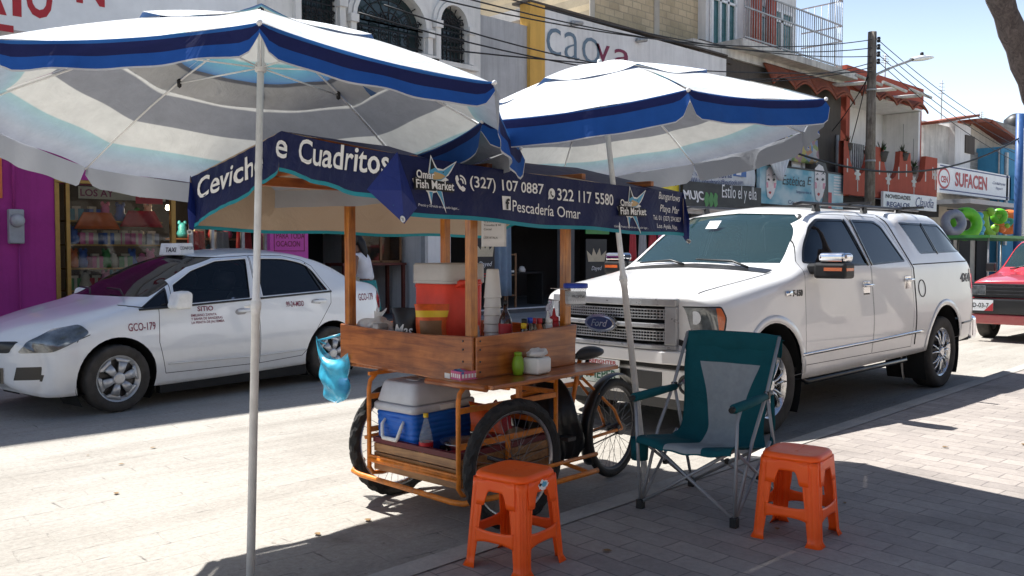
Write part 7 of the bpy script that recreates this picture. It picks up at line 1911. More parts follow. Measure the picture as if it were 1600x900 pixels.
# letters left of the ridge fold stay in the fold: cut them away
keep = [i for i, fc in enumerate(m.f) if m.m[i] != 1 or all((Vector(m.v[k]) - PF).dot((NF - PF).normalized()) > -.05 for k in fc)]
m.f = [m.f[i] for i in keep]; sm_ = [m.sm[i] for i in keep]; mi_ = [m.m[i] for i in keep]; m.sm, m.m, m.uv = sm_, mi_, {}
m.build('valance', mats_v, CT)
m, f, L = val('valance', FF, PF, .30, .215, seed=5, tilt=.08, wav=.016)
m.text('Ceviche', lambda x, y: f(.085 + x, .165 - y + .02 * x, .006), 1, w=.64, h=.135, bold=.014)
m.build('valance', mats_v, CT)
m, f, L = val('valance', FR, FF, .30, .30, seed=7); m.build('valance', mats_v, CT)
m, f, L = val('valance', NR, PR, .28, .22, seed=9); m.build('valance', mats_v, CT)
m, f, L = val('valance', PR, FR, .22, .28, seed=11); m.build('valance', mats_v, CT)
# gathered corner flaps with an eyelet
def flap(C_, da, db, tip, name='corner_flap'):
    b = MB(); top = C_ + Vector((0, 0, .01)); A_ = C_ + da; B_ = C_ + db; T_ = C_ + tip; mid = (A_ + B_) / 2 + Vector((-.02, -.03, 0))
    fold = top.lerp(T_, .55) + Vector((-.045, -.055, 0))
    b.add([top, A_, T_, fold, B_], [(0, 1, 3), (1, 2, 3), (3, 2, 4), (0, 3, 4)])
    o = b.build(name, M['flap_blue'], CT); ss = o.modifiers.new('s', 'SUBSURF'); ss.levels = ss.render_levels = 2; ss.subdivision_type = 'SIMPLE'; sd = o.modifiers.new('t', 'SOLIDIFY'); sd.thickness = .004
    e = MB(); c_ = T_.lerp(fold, .16); n_ = (fold - A_).cross(T_ - A_).normalized(); n_ = n_ if n_.x + n_.y < 0 else -n_
    Mx = Matrix.Translation(c_ + n_ * .006) @ n_.to_track_quat('Z', 'Y').to_matrix().to_4x4()
    e.lathe([(.009, -.002), (.018, .001), (.017, .004), (.009, .004), (.009, -.002)], 18, M=Mx); e.build('eyelet', M['steel'], o)
flap(NF, Vector((-.06, .17, -.175)), Vector((.105, -.03, -.27)), Vector((-.0, -.05, -.355)))
flap(NR, Vector((.005, -.03, -.27)), Vector((.10, .10, -.26)), Vector((.05, -.02, -.375)))
flap(FF, Vector((.02, -.05, -.26)), Vector((.10, .05, -.24)), Vector((-.01, .0, -.36)))
flap(FR, Vector((.05, .0, -.26)), Vector((-.08, .04, -.25)), Vector((.03, .03, -.34)))
# counter shelf over the near wheel
plank('counter_shelf', [(-.11, .835), (1.09, .84), (1.09, .866), (-.11, .862)], M['cart_wood_x'], -.02 + .03, .265, 'X')
b = MB(); b.tube([(-.115, .27, .842), (-.115, -.22, .842)], .02, 12); b.build('shelf_rail', M['cart_wood_y'], CT)
for a in (.05, .45, .85): b = MB(); b.bar((a, FB0 if False else .0, .826), (a, -.24, .826), .02, .016); b.build('shelf_bracket', M['orange_paint_metal'], CT)
# steel frame: bent side hoops, rails and the bumper bar
FB0, FB1, FA0, FA1 = -.005, .80, -.125, .76
for bb in (FB0, FB1):
    b = MB(); b.tube([(FA0 + .14, bb + (.0 if bb < .1 else .06), .835), (FA0 + .05, bb, .825), (FA0 + .01, bb, .79), (FA0, bb, .74), (FA0, bb, .24), (FA0 + .03, bb, .20), (FA0 + .1, bb, .19), (FA1 - .04, bb, .20), (FA1, bb, .25), (FA1, bb, .835)], .0145, 10); b.build('hoop_frame', M['orange_paint_metal'], CT)
b = MB()
for z in (.30,): b.tube([(FA0, FB0, z), (FA0, FB1, z)], .016, 8)
b.bar((FA0, FB0, .30), (FA0, FB1, .30), .02, .045)
for z in (.69, .48): 
    for bb in (FB0, FB1): b.bar((FA0, bb, z), (FA1, bb, z - .005), .022, .032)
for z in (.70, .50, .26): b.bar((FA1, FB0, z), (FA1, FB1, z), .022, .03)
for a in (.30,):
    for bb in (FB0, FB1): b.bar((a, bb, .26), (a, bb, .48), .022, .026); b.bar((a + .1, bb, .69), (a + .1, bb, .835), .028, .028)
b.bar((FA0, FB0, .835), (FA1, FB0, .835), .022, .022); b.bar((FA0, FB1, .835), (FA1, FB1, .835), .022, .022)
b.build('rail', M['orange_paint_metal'], CT)
b = MB(); zb = .205
b.tube([(-.06, FB1 + .14, zb + .05), (-.13, FB1 + .12, zb + .03), (-.19, FB1 + .08, zb + .01), (-.20, FB1 + .0, zb), (-.20, FB0 - .02, zb - .02), (-.18, FB0 - .10, zb - .02), (-.1, FB0 - .16, zb + .0), (.05, FB0 - .27, zb + .02), (.7, FB0 - .29, zb + .02), (.82, FB0 - .29, zb + .02)], .017, 10)
b.tube([(.02, FB0 - .265, .33), (.82, FB0 - .285, .33)], .013, 8); b.tube([(-.05, FB1 + .13, .40), (.7, FB1 + .2, .40)], .014, 8)
for a in (.05, .4, .72): b.bar((a, FB0, .27), (a, FB0 - .28, .235), .02, .02)
b.build('bumper_bar', M['orange_paint_metal'], CT)
# wooden load box
bx = MB(); z0, z1 = .225, .40
for k in range(3):
    za, zb_ = lerp(z0, z1, k / 3) + .003, lerp(z0, z1, (k + 1) / 3) - .003
    bx.box((FA0 + .022, FB0 + .02, za), (FA0 + .042, FB1 - .02, zb_)); bx.box((FA1 - .042, FB0 + .02, za), (FA1 - .022, FB1 - .02, zb_))
    for bb in (FB0 + .02, FB1 - .04): bx.box((FA0 + .045, bb, za), (FA1 - .045, bb + .02, zb_))
bx.box((FA0 + .045, FB0 + .042, z0 + .02), (FA1 - .045, FB1 - .042, z0 + .045))
bo = bx.build('load_box', M['cart_box_wood'], CT, bevel=.002)
b = MB(); b.box((FA0 + .018, FB0 + .016, z1 + .002), (FA0 + .05, FB1 - .016, z1 + .034)); b.box((FA1 - .05, FB0 + .016, z1 + .002), (FA1 - .018, FB1 - .016, z1 + .034))
for bb in (FB0 + .016, FB1 - .046): b.box((FA0 + .053, bb, z1 + .002), (FA1 - .053, bb + .03, z1 + .034))
b.build('box_rim', M['box_maroon'], bo)
# wheels
mat('spoke_steel', (.22, .22, .22), .4, .8)
def bike_wheel(name, Rw, rt, parent, loc, rz=0., knobs=True, rim_m='steel'):
    b = MB(); n, mseg = 96, 16
    vs, fs = [], []
    for i in range(n):
        a = 2 * PI * i / n
        for k in range(mseg):
            t = 2 * PI * k / mseg; co, si = math.cos(t), math.sin(t)
            r_ = rt
            if knobs and co > -.1 and ((i // 2 + (k % 4 < 2)) % 2 == 0): r_ = rt + .0065
            rr = Rw - rt + r_ * co; vs.append((rr * math.cos(a), r_ * si * .95, rr * math.sin(a)))
    for i in range(n):
        for k in range(mseg): fs.append((i * mseg + k, i * mseg + (k + 1) % mseg, ((i + 1) % n) * mseg + (k + 1) % mseg, ((i + 1) % n) * mseg + k))
    b.add(vs, fs, 0, not knobs)
    w = b.build(name, M['black_rubber'], parent, loc, rz)
    ri = Rw - 2 * rt
    b = MB(); b.lathe([(ri + .012, -.013), (ri + .004, -.015), (ri - .012, -.006), (ri - .012, .006), (ri + .004, .015), (ri + .012, .013)], 64, axis='Y', cap=False); b.build('rim', M[rim_m], w)
    b = MB(); b.lathe([(.008, -.075), (.012, -.06), (.03, -.035), (.03, -.03), (.018, -.025), (.018, .025), (.03, .03), (.03, .035), (.012, .06), (.008, .075)], 18, axis='Y'); b.build('hub', M['dark_steel'], w)
    ns = 32; first = None
    for k in range(ns):
        a = 2 * PI * k / ns; s = 1 if k % 2 else -1; off = (.9 if (k // 2) % 2 else -.9)
        p = Vector((.027 * math.cos(off), s * .032, .027 * math.sin(off))); q = Vector(((ri - .008), 0, 0))
        if k < 4:
            m_ = MB(); m_.tube([p, q], .0016, 5); o = m_.build('spoke', M['spoke_steel'], w); o.rotation_euler = (0, -a, 0)
            first = (first or []) + [o]
        else:
            o = first[k % 4].copy(); col.objects.link(o); o.parent = w; o.rotation_euler = (0, -a, 0)
    b = MB(); b.tube([(ri - .012, 0, 0), (ri - .05, 0, 0)], .003, 6); b.build('valve', M['black_plastic'], w)
    return w
nw, fw = LC(3.565, 3.675, .373), LC(3.52, 4.74, .373)
bike_wheel('wheel', .375, .035, CT, nw, R(-5)); bike_wheel('wheel', .375, .035, CT, fw, R(-3))
b = MB(); b.tube([nw, fw], .014, 10); b.build('axle', M['dark_steel'], CT)
# bicycle rear
yb = R(4.5); rw_ = LC(4.90, 4.03, .352)
rwh = bike_wheel('wheel', .352, .029, CT, rw_, yb, False, 'dark_steel')
Mr = Matrix.Translation(rw_) @ rot_z(yb)
fd = MB(); fd.grid(lambda u, v: tuple(Mr @ Vector(((.378 + .012 * math.cos((v - .5) * PI)) * math.cos(R(22) + R(190) * u), (v - .5) * .075, (.378 + .012 * math.cos((v - .5) * PI)) * math.sin(R(22) + R(190) * u)))), 40, 6)
o = fd.build('mudguard', M['trim_black'], CT); o.modifiers.new('t', 'SOLIDIFY').thickness = .003
b = MB(); sc = LC(4.56, 4.06, .76); cr = LC(4.38, 4.02, .31)
for s in (-1, 1):
    b.tube([Mr @ Vector((0, s * .07, 0)), Mr @ Vector((-.10, s * .065, .15)), sc + Vector((0, s * .03, -.02))], .0105, 8)
    b.tube([Mr @ Vector((0, s * .07, 0)), cr + Vector((0, s * .03, 0))], .0115, 8)
b.tube([cr, sc + Vector((.012, 0, .10))], .016, 10); b.tube([sc + Vector((-.01, 0, -.06)), LC(4.20, 4.12, .68), Vector((FA1, .38, .62))], .018, 10); b.tube([cr, Vector((FA1, .38, .30))], .018, 10)
b.build('bicycle_frame', M['orange_paint_metal'], CT)
b = MB(); b.tube([cr + Vector((.02, -.05, .04)), Mr @ Vector((0, -.05, .04))], .005, 6); b.tube([cr + Vector((.02, -.05, -.06)), Mr @ Vector((0, -.05, -.03))], .005, 6); b.lathe([(.09, -.003), (.09, .003)], 28, c=cr + Vector((0, -.055, 0)), axis='Y'); b.lathe([(.045, -.02), (.045, .02)], 18, c=rw_ + Vector((0, -.055, 0)), axis='Y'); b.build('chain', M['dark_steel'], CT)
for s in (-1, 1): b = MB(); b.bar(cr + Vector((0, s * .07, 0)), cr + Vector((s * .14, s * .08, -s * .08)), .014, .02); b.box(tuple(cr + Vector((s * .14 - .04, s * .08 - .01 if s > 0 else -.17, -s * .08 - .012))), tuple(cr + Vector((s * .14 + .04, .17 if s > 0 else -.07, -s * .08 + .012)))); b.build('pedal', M['dark_steel'], CT)
b = MB(); sp_ = LC(4.62, 4.03, .90)
b.grid(lambda u, v: tuple(sp_ + Matrix.Rotation(yb, 3, 'Z') @ Vector((-.14 + .27 * u, (.03 + .085 * u ** 1.3) * math.cos(2 * PI * v) * math.sin(PI * min(.97, max(.03, u))) ** .35, .045 * math.sin(2 * PI * v) * math.sin(PI * min(.97, max(.03, u))) ** .35 + .015 * u))), 16, 18)
b.tube([sp_ + Vector((0, 0, -.03)), sp_ + Vector((-.02, 0, -.1))], .014, 8); b.build('saddle', M['black_plastic'], CT)
b = MB(); pts = [LC(*p) for p in ((4.30, 3.99, 1.06), (4.36, 3.985, 1.10), (4.42, 3.99, 1.06), (4.42, 4.0, .98), (4.38, 4.02, .90), (4.33, 4.03, .86))]
b.tube(pts, .016, 10); b.build('push_handle', M['orange_paint_metal'], CT)

# ------------------------------------------------------------------ what stands on the cart
mat('cooler_red', (.90, .085, .05), .42, var=.1); mat('cooler_grey', (.55, .54, .53), .5, var=.1); mat('cooler_blue', (.012, .13, .55), .4, var=.12); mat('cooler_white', (.56, .57, .60), .45, var=.1)
mat('foam_white', (.76, .75, .72), .7, var=.04); mat('clear_plastic', (.75, .75, .75), .15, 0, .02, trans=.0, alpha=.42); mat('bottle_brown', (.03, .010, .006), .15, var=.2, coat=.6); mat('cap_yellow', (.75, .50, .03), .4); mat('lime_plastic', (.20, .36, .02), .35, var=.15)
mat('pet_clear', (.50, .55, .57), .06, 0, .02, alpha=.24); mat('cola_brown', (.02, .007, .004), .15); mat('label_red', (.50, .012, .02), .4); mat('cap_blue', (.02, .06, .40), .4)
mat('film_white', (.70, .70, .70), .4, var=.15, alpha=.82); mat('film_blue', (.06, .50, .72), .3, var=.3, alpha=.62); mat('film_black', (.012, .012, .013), .35, var=.4, bmp=.4, bscale=9)
mat('bag_orange', (.62, .10, .02), .35, var=.3, scale=14); mat('bag_dark', (.015, .015, .02), .35, var=.3, scale=14); mat('steel_bowl', (.6, .6, .6), .2, .95)
def rbox(mb, cx, cy, z0, z1, wx, wy, r, mi=0, taper=0., n=6, ribs=0):
    """rounded upright box; taper grows it towards the top"""
    def ring(k, e=0.):
        hx, hy = wx / 2 * k - e, wy / 2 * k - e; rr = max(.001, min(r - e, hx, hy)) if r > e else .001
        out = []
        for q, (sx_, sy_) in enumerate(((1, 1), (-1, 1), (-1, -1), (1, -1))):
            for i in range(n + 1):
                a = PI / 2 * q + PI / 2 * i / n; out.append((cx + sx_ * (hx - rr) + rr * math.cos(a), cy + sy_ * (hy - rr) + rr * math.sin(a)))
        return out
    er = min(.012, (z1 - z0) * .2)
    lv = [(z0, 1 - taper, er), (z0 + er, 1 - taper, 0)]
    if ribs:
        for i in range(ribs):
            t0 = (i + .15) / ribs; t1 = (i + .5) / ribs
            for t, e in ((t0, 0), (t0 + .12 / ribs, .003), (t1, .003), (t1 + .12 / ribs, 0)): lv.append((lerp(z0 + er, z1 - er, t), lerp(1 - taper, 1, t), e))
    lv += [(z1 - er, 1, 0), (z1, 1, er)]
    vs, fs = [], []; m_ = 4 * (n + 1)
    for z, k, e in lv: vs += [(x, y, z) for x, y in ring(k, e)]
    for i in range(len(lv) - 1):
        for j in range(m_): fs.append((i * m_ + j, i * m_ + (j + 1) % m_, (i + 1) * m_ + (j + 1) % m_, (i + 1) * m_ + j))
    mb.add(vs, fs, mi, True); o = len(mb.v) - len(vs)
    mb.f.append(tuple(o + j for j in range(m_))[::-1]); mb.m.append(mi); mb.sm.append(False)
    mb.f.append(tuple(o + (len(lv) - 1) * m_ + j for j in range(m_))); mb.m.append(mi); mb.sm.append(False)
def onc(name, label, cat, a, b_, z, rz=0, group=None): return thing(name, label, cat, WC(a, b_, z), YC + rz, group)
# red drinks cooler
t = onc('drinks_cooler', 'tall red drinks cooler with grey lid standing on the cart tray', 'cooler', .52, .74, TZ0)
b = MB(); rbox(b, 0, 0, 0, .53, .36, .34, .06, taper=.03); bo = b.build('body', M['cooler_red'], t)
b = MB(); rbox(b, 0, 0, .532, .665, .385, .365, .065); rbox(b, 0, 0, .53, .555, .39, .37, .07); b.build('lid', M['cooler_grey'], t)
b = MB()
for s in (-1, 1): b.grid(lambda u, v, s=s: (-.1 + .2 * u, s * (.165 + .055 * v), .50 + .03 * v - .0 * u), 6, 4)
o = b.build('handle', M['cooler_red'], bo); o.modifiers.new('t', 'SOLIDIFY').thickness = .03
b = MB(); b.box((-.181, -.15, .17), (-.178, .15, .175)); b.box((-.15, -.171, .17), (.15, -.168, .175)); b.build('seam', M['box_maroon'], bo)
# foam and clear cups, each cup its own, standing upside down in stacks
def cup_prof(r0, r1, h): return [(r0 - .003, .002), (r0, 0), (r0 + .003, .006), (r0, .012), (r1, h - .006), (r1 - .006, h), (0, h)]
proto = {}
def cup(kind, a, b_, z, lab, grp):
    if kind not in proto:
        m_ = MB(); m_.lathe(cup_prof(*{'foam': (.056, .041, .19), 'clear': (.046, .032, .13)}[kind]), 22); proto[kind] = m_.build('foam_cup' if kind == 'foam' else 'plastic_cup', M['foam_white' if kind == 'foam' else 'clear_plastic']); o = proto[kind]
    else: o = proto[kind].copy(); col.objects.link(o)
    o.location = WC(a, b_, z); tag(o, lab, 'cup', grp); return o
random.seed(4)
n_ = 9
for i in range(n_):
    top = i == n_ - 1
    cup('foam', .55 + .002 * math.sin(i), .36, TZ0 + (.054 * i if i < 8 else .44), 'topmost white foam cup of the tall stack beside the red cooler' if top else 'white foam cup nested in the tall stack beside the red cooler', 'foam cups in the stack')
for (a, b_, k, lab) in ((.42, .40, 9, 'clear plastic cup in the stack between post and brown bottle'), (.60, .28, 8, 'clear plastic cup in the stack behind the brown bottle')):
    for i in range(k): cup('clear', a, b_, TZ0 + .017 * i + (.0), lab, 'clear plastic cups, ' + ('left stack' if a < .5 else 'right stack'))
# bottles
def bottle(label, a, b_, z, prof, m, capm, cap, lab=None, group=None, cat='bottle', name='bottle', labm=None, n=18):
    t = onc(name, label, cat, a, b_, z, 0, group)
    m_ = MB(); m_.lathe(prof, n); m_.build('body', m, t)
    m_ = MB(); m_.lathe(cap, 14); m_.build('cap', capm, t)
    if labm:
        r_, z0, z1, lm = labm; m_ = MB(); m_.lathe([(r_, z0), (r_, z1)], 20, cap=False); m_.build('label', lm, t)
    return t
bottle('large dark brown sauce bottle in front of the cup stacks', .50, .20, TZ0, [(0, 0), (.042, 0), (.044, .01), (.044, .27), (.040, .31), (.026, .345), (.014, .37), (.013, .41)], M['bottle_brown'], M['black_plastic'], [(.015, .405), (.016, .41), (.016, .43), (0, .432)], labm=(.0448, .20, .285, M['goods_red']))
caps = [('cap_yellow', 'bottle_brown', .235, 'small sauce bottle with a yellow cap next to the brown bottle'), ('black_plastic', 'bottle_brown', .262, 'small sauce bottle with a black cap right of the yellow-capped one'), ('cap_blue', 'bottle_brown', .268, 'small sauce bottle with a bright blue cap'), ('goods_red', 'bottle_brown', .262, 'small sauce bottle with a red cap right of the blue-capped one'), ('goods_red', 'goods_orange', .258, 'small orange sauce bottle with a red cap'), ('black_plastic', 'bottle_brown', .255, 'small sauce bottle with a black cap left of the white dispenser')]
for i, (cm, bm_, h, lab) in enumerate(caps):
    a = .50 + .046 * i + (.0 if i else .03); h += .055
    bottle(lab, a, .07 + .01 * (i % 2), TZ0, [(0, 0), (.021, 0), (.022, .01), (.022, h - .07), (.012, h - .035), (.011, h - .015)], M[bm_], M[cm], [(.0175, h - .035), (.018, h), (0, h + .002)], group='small sauce bottles along the tray edge', labm=(.0225, .06, h - .09, M['goods_cream']), name='sauce_bottle')
bottle('white squeeze dispenser with pointed nozzle among the sauce bottles', .775, .075, TZ0, [(0, 0), (.03, 0), (.032, .02), (.032, .25), (.028, .28)], M['white_plastic'], M['white_plastic'], [(.03, .275), (.03, .30), (.012, .31), (.005, .355), (0, .356)], name='squeeze_bottle')
bottle('tall red squeeze dispenser beside the tray\'s rear post', .85, .085, TZ0, [(0, 0), (.033, 0), (.035, .02), (.035, .26), (.03, .285)], M['goods_red'], M['goods_red'], [(.032, .28), (.032, .31), (.014, .32), (.005, .37), (0, .371)], name='squeeze_bottle')
bottle('small bottle with red cap between the two squeeze dispensers', .812, .12, TZ0, [(0, 0), (.019, 0), (.02, .2), (.012, .235), (.011, .25)], M['bottle_brown'], M['goods_red'], [(.016, .24), (.016, .272), (0, .274)], name='sauce_bottle')
# snack bags
def pouch(name, label, cat, a, b_, z, rz, w, h, mt, band=None, words=None, win=None):
    t = onc(name, label, cat, a, b_, z, rz)
    m_ = MB()
    def fn(s):
        def g(u, v):
            x = (u - .5) * w * (1 + .12 * v - .10 * math.sin(PI * v)); bulge = .045 * math.sin(PI * u) ** .7 * math.sin(PI * min(1, v * .92 + .06)) ** .8
            return (x + .004 * math.sin(9 * v), s * bulge + .006 * math.sin(7 * u + 5 * v), v * h)
        return g
    m_.grid(fn(-1), 14, 14, 0, True); m_.grid(fn(1), 14, 14, 0, True, flip=True)
    for f_i in range(len(m_.f)):
        c = sum((Vector(m_.v[k]) for k in m_.f[f_i]), Vector()) / 4
        if band and c.z > h * .74: m_.m[f_i] = 1 if c.z < h * .88 else 2
        if win and c.y < 0 and win[0] < c.z / h < win[1] and abs(c.x) < w * .33: m_.m[f_i] = 3
    o = m_.build('film', [mt, M['cap_yellow'], M['bag_orange'], M['shelf_wood']], t)
    if words:
        m_ = MB(); m_.text(words, lambda x, y: (-w * .36 + x, -.052, h * .30 + y), 0, w=w * .75, h=h * .3, shear=.3, bold=.01); m_.build('print', M['lettering_white'], t)
    return t
pouch('snack_bag', 'orange and yellow topped snack bag leaning against the cooler', 'snack bag', .17, .535, TZ0 + .12, R(-48), .20, .29, M['bag_orange'], True, None, (.12, .62))
pouch('snack_bag', 'black snack bag with white script beside the orange bag', 'snack bag', .13, .74, TZ0 + .12, R(-60), .17, .26, M['bag_dark'], None, 'Mas')
def crumple(mb, c, rx, ry, rz_, seed, n=18, amp=.25, mi=0, flat=True):
    rnd = random.Random(seed); ks = [(rnd.uniform(1, 5), rnd.uniform(0, 6), rnd.uniform(2, 7), rnd.uniform(0, 6), rnd.uniform(.3, 1)) for _ in range(7)]
    def fn(u, v):
        a, e = 2 * PI * u, PI * (v - .5); d = Vector((math.cos(a) * math.cos(e), math.sin(a) * math.cos(e), math.sin(e)))
        k = 1 + amp * sum(w * math.sin(p * d.x * 2 + q) * math.sin(r_ * d.y * 1.6 + s + d.z * 2) for p, q, r_, s, w in ks) / 3
        z = d.z * rz_ * k
        if flat: z = max(z, -rz_ * .6)
        return (c[0] + d.x * rx * k, c[1] + d.y * ry * k, c[2] + z)
    mb.grid(fn, n * 2, n, mi, True)
t = onc('plastic_bag', 'crumpled white plastic bag with a knot at the far corner of the tray', 'bag', .10, 1.00, TZ0 + .19)
b = MB(); crumple(b, (0, 0, .04), .09, .16, .075, 3, amp=.35); b.build('body', M['film_white'], t)
b = MB(); b.grid(lambda u, v: (.02 * math.sin(u * 9) + .03 * v, (u - .5) * (.05 + .09 * v), .09 + .075 * v + .015 * math.sin(u * 12)), 14, 6); o = b.build('knot', M['film_white'], t)
b = MB(); rbox(b, 0, 0, 0, .05, .09, .06, .01); o = b.build('sauce_box', M['goods_grey'], None, WC(.02, .86, TZ0 + .23), YC); tag(o, 'small grey packet lying on the white plastic bag', 'packet')
# blue carrier bag hung on the tray's far corner
t = onc('carrier_bag', 'light blue plastic carrier bag hanging from the far tray corner', 'bag', -.02, 1.24, 0)
b = MB()
def cbag(u, v):
    a = 2 * PI * u; ca, sa = math.cos(a), math.sin(a)
    ry = .10 + .07 * v ** .7; rx = .055 * math.sin(PI * min(.98, .12 + .8 * v)) ** .6
    if v < .06: ry *= v / .06 * .8 + .2; rx *= v / .06
    wr = 1 + .10 * math.sin(5 * a + 6 * v) + .06 * math.sin(11 * a - 5 * v)
    ear = .09 * max(0, sa) ** 4 * v ** 3 - .06 * (1 - sa * sa) * v ** 4
    return (rx * ca * wr + .012 * math.sin(14 * v + 2 * a) - .03, ry * sa * (1 + .05 * math.sin(7 * v)) + .03 * v, .60 + .34 * v + ear + .012 * math.sin(3 * a) * (1 - v))
b.grid(cbag, 44, 24)
b.build('body', M['film_blue'], t)
b = MB(); rbox(b, 0, -.05, .66, .76, .04, .10, .02); b.build('content', M['goods_blue'], t)
b = MB(); b.tube([(-.02, .13, .98), (-.03, .20, 1.0), (-.02, .10, 1.02), (.02, -.03, 1.06)], .008, 6); b.build('handle', M['film_blue'], t)
# on the counter shelf
def shelf_pos(wx, wy): v = LC(wx, wy); return v.x, v.y
a, b_ = shelf_pos(3.71, 3.79)
t = onc('lime_squeezer_bottle', 'lime green fruit-shaped plastic bottle on the counter shelf', 'bottle', a, b_, .866)
b = MB(); b.lathe([(0, 0), (.024, .0), (.030, .008), (.036, .04), (.0365, .07), (.031, .10), (.022, .115), (.021, .13)], 20, fn=lambda i, k, r: r * (1 + .012 * (k % 2))); b.build('body', M['lime_plastic'], t); b = MB(); b.lathe([(.024, .118), (.025, .136), (.012, .14), (0, .141)], 16); b.build('cap', M['lime_plastic'], t)
a, b_ = shelf_pos(3.845, 3.765)
t = onc('napkin_pack', 'white napkin pack in an open clear plastic bag on the counter shelf', 'napkins', a, b_, .866, R(8))
b = MB(); rbox(b, 0, 0, 0, .10, .15, .12, .012); b.build('napkins', M['foam_white'], t)
b = MB(); crumple(b, (.0, 0, .125), .075, .06, .03, 8, 14, .5); b.build('film', M['film_white'], t)
a, b_ = shelf_pos(3.36, 3.89)
t = onc('candy_box', 'open pink and blue chewing-gum box at the front end of the counter shelf', 'candy box', a + .01, b_, .866, R(-10))
b = MB(); b.box((-.06, -.05, 0), (.06, -.047, .05)); b.box((-.06, .047, 0), (.06, .05, .05)); b.box((-.06, -.047, 0), (.06, .047, .004)); b.box((-.06, -.047, .004), (-.057, .047, .05)); b.box((.057, -.047, .004), (.06, .047, .05)); b.box((-.064, .055, 0), (-.0605, .11, .03), 1)
for k in range(5): b.box((-.0615, -.045 + .02 * k, .012), (-.0603, -.033 + .02 * k, .035), 1); b.box((-.05 + .022 * k, -.0515, .012), (-.036 + .022 * k, -.0503, .035), 1)
b.build('tray', [M['goods_pink'], M['foam_white']], t)
for k in range(5):
    o = MB().box((-.009, -.04, 0), (.009, .04, .045)).build('gum_pack', M[('goods_blue', 'sign_lightblue', 'goods_pink', 'sign_lightblue', 'goods_blue')[k]], None, WC(a + .01 - .04 + .021 * k, b_, .874), YC + R(-10), bevel=.002); o.rotation_euler = (R(8), R(-10 + 4 * k), YC + R(-10)); tag(o, 'gum pack standing in the pink candy box', 'gum pack', 'gum packs in the candy box')
# tip jar hung at the rear post
t = thing('tip_jar', 'clear plastic tip jar with blue lid hanging beside the rear cart post', 'jar', Vector((4.27, 3.83, 1.255)))
b = MB(); b.lathe([(0, 0), (.058, 0), (.064, .008), (.074, .122), (.073, .122), (.062, .012), (0, .006)], 26); b.build('body', M['pet_clear'], t)
b = MB(); b.lathe([(.079, .118), (.081, .124), (.079, .146), (.07, .149), (0, .149)], 26); b.build('lid', M['cap_blue'], t)
b = MB(); b.lathe([(.066, .018), (.068, .095)], 30, cap=False); b.text('PROPINAS', lambda x, y: (.071 * math.sin((x - .04) / .071 + R(-35)), -.071 * math.cos((x - .04) / .071 + R(-35)), .055 + y), 1, w=.10, h=.022, bold=-.005); b.build('label', [M['film_white'], M['lettering_black']], t)
b = MB(); b.tube([(-.078, .0, .112), (-.11, .08, .115), (-.085, .14, .115)], .0025, 5); b.build('wire', M['steel'], t)
# paper notice
t = thing('paper_notice', 'white printed paper notice hanging below the canopy edge', 'notice', WC(.50, .30, 1.66), R(-44))
b = MB(); b.grid(lambda u, v: (-.08 + .16 * u, .008 * math.sin(4 * u + 2 * v), -.02 + .31 * v), 8, 8); b.build('sheet', M['sign_white'], t).modifiers.new('t', 'SOLIDIFY').thickness = .001
b = MB()
for i, (w_, z) in enumerate(((.10, .16), (.08, .135), (.11, .11), (.05, .085), (.09, .03))): b.text(('Mariscos', 'frescos', 'Tostadas $ 40', 'Coctel', 'LOS AYALA')[i], lambda x, y, z=z: (-.065 + x, -.004 + .008 * math.sin(4 * ((-.065 + x + .08) / .16) + 2 * ((z + y + .02) / .31)) - .003, z + y), 0, w=w_, h=.014)
b.build('print', M['lettering_black'], t)
MB().tube([(0, 0, .28), (.02, .03, .40)], .002, 5).build('string', M['foam_white'], t)
# ------------------------------------------------------------------ what lies in the load box
fz = .272
t = onc('ice_chest', 'blue ice chest with white domed lid in the cart load box', 'cooler', .185, .615, fz, R(1))
b = MB(); rbox(b, 0, 0, 0, .335, .53, .37, .04, taper=.05, ribs=9); bo = b.build('body', M['cooler_blue'], t)
b = MB(); rbox(b, 0, 0, .337, .385, .56, .40, .045)
lid_n = len(b.v); rbox(b, 0, 0, .386, .52, .535, .375, .05, taper=0.)
for i in range(lid_n, len(b.v)):
    x, y, z = b.v[i]; k = 1 - .20 * max(0, (z - .386) / .134) ** 1.3; b.v[i] = (x * (1 - .13 * max(0, (z - .386) / .134)), y * k, z)
b.build('lid', M['cooler_white'], t)
b = MB(); rbox(b, -.10, 0, .519, .524, .06, .10, .02); rbox(b, .03, .0, .519, .524, .14, .06, .02); b.build('lid_recess', M['white_plastic'], t)
for s in (-1, 1):
    b = MB(); b.tube([(s * .262, -.085, .285), (s * .285, -.09, .255), (s * .30, -.07, .185), (s * .302, -.06, .172), (s * .302, .06, .172), (s * .30, .07, .185), (s * .285, .09, .255), (s * .262, .085, .285)], [.008, .011, .012, .013, .013, .012, .011, .008], 10); b.build('handle', M['white_plastic'], bo)
    b = MB(); rbox(b, s * .258, 0, .20, .30, .006, .10, .002); b.build('handle_pad', M['cooler_blue'], bo)
b = MB(); b.box((-.06, -.204, .345), (.06, -.198, .375)); b.build('latch', M['white_plastic'], t, bevel=.003)
t = onc('cola_bottle', 'half-empty cola bottle with yellow cap in front of the ice chest', 'bottle', -.055, .345, fz + .0)
pr = [(0, 0), (.036, 0), (.043, .012), (.043, .07), (.041, .10), (.043, .13), (.043, .19), (.036, .235), (.022, .285), (.014, .315), (.0135, .335)]
b = MB(); b.lathe(pr, 24); b.build('body', M['pet_clear'], t)
b = MB(); b.lathe([(0, .004), (.034, .004), (.041, .014), (.041, .085), (0, .087)], 20); b.build('drink', M['cola_brown'], t)
b = MB(); b.lathe([(.0152, .332), (.016, .336), (.0155, .357), (0, .358)], 16); b.build('cap', M['cap_yellow'], t)
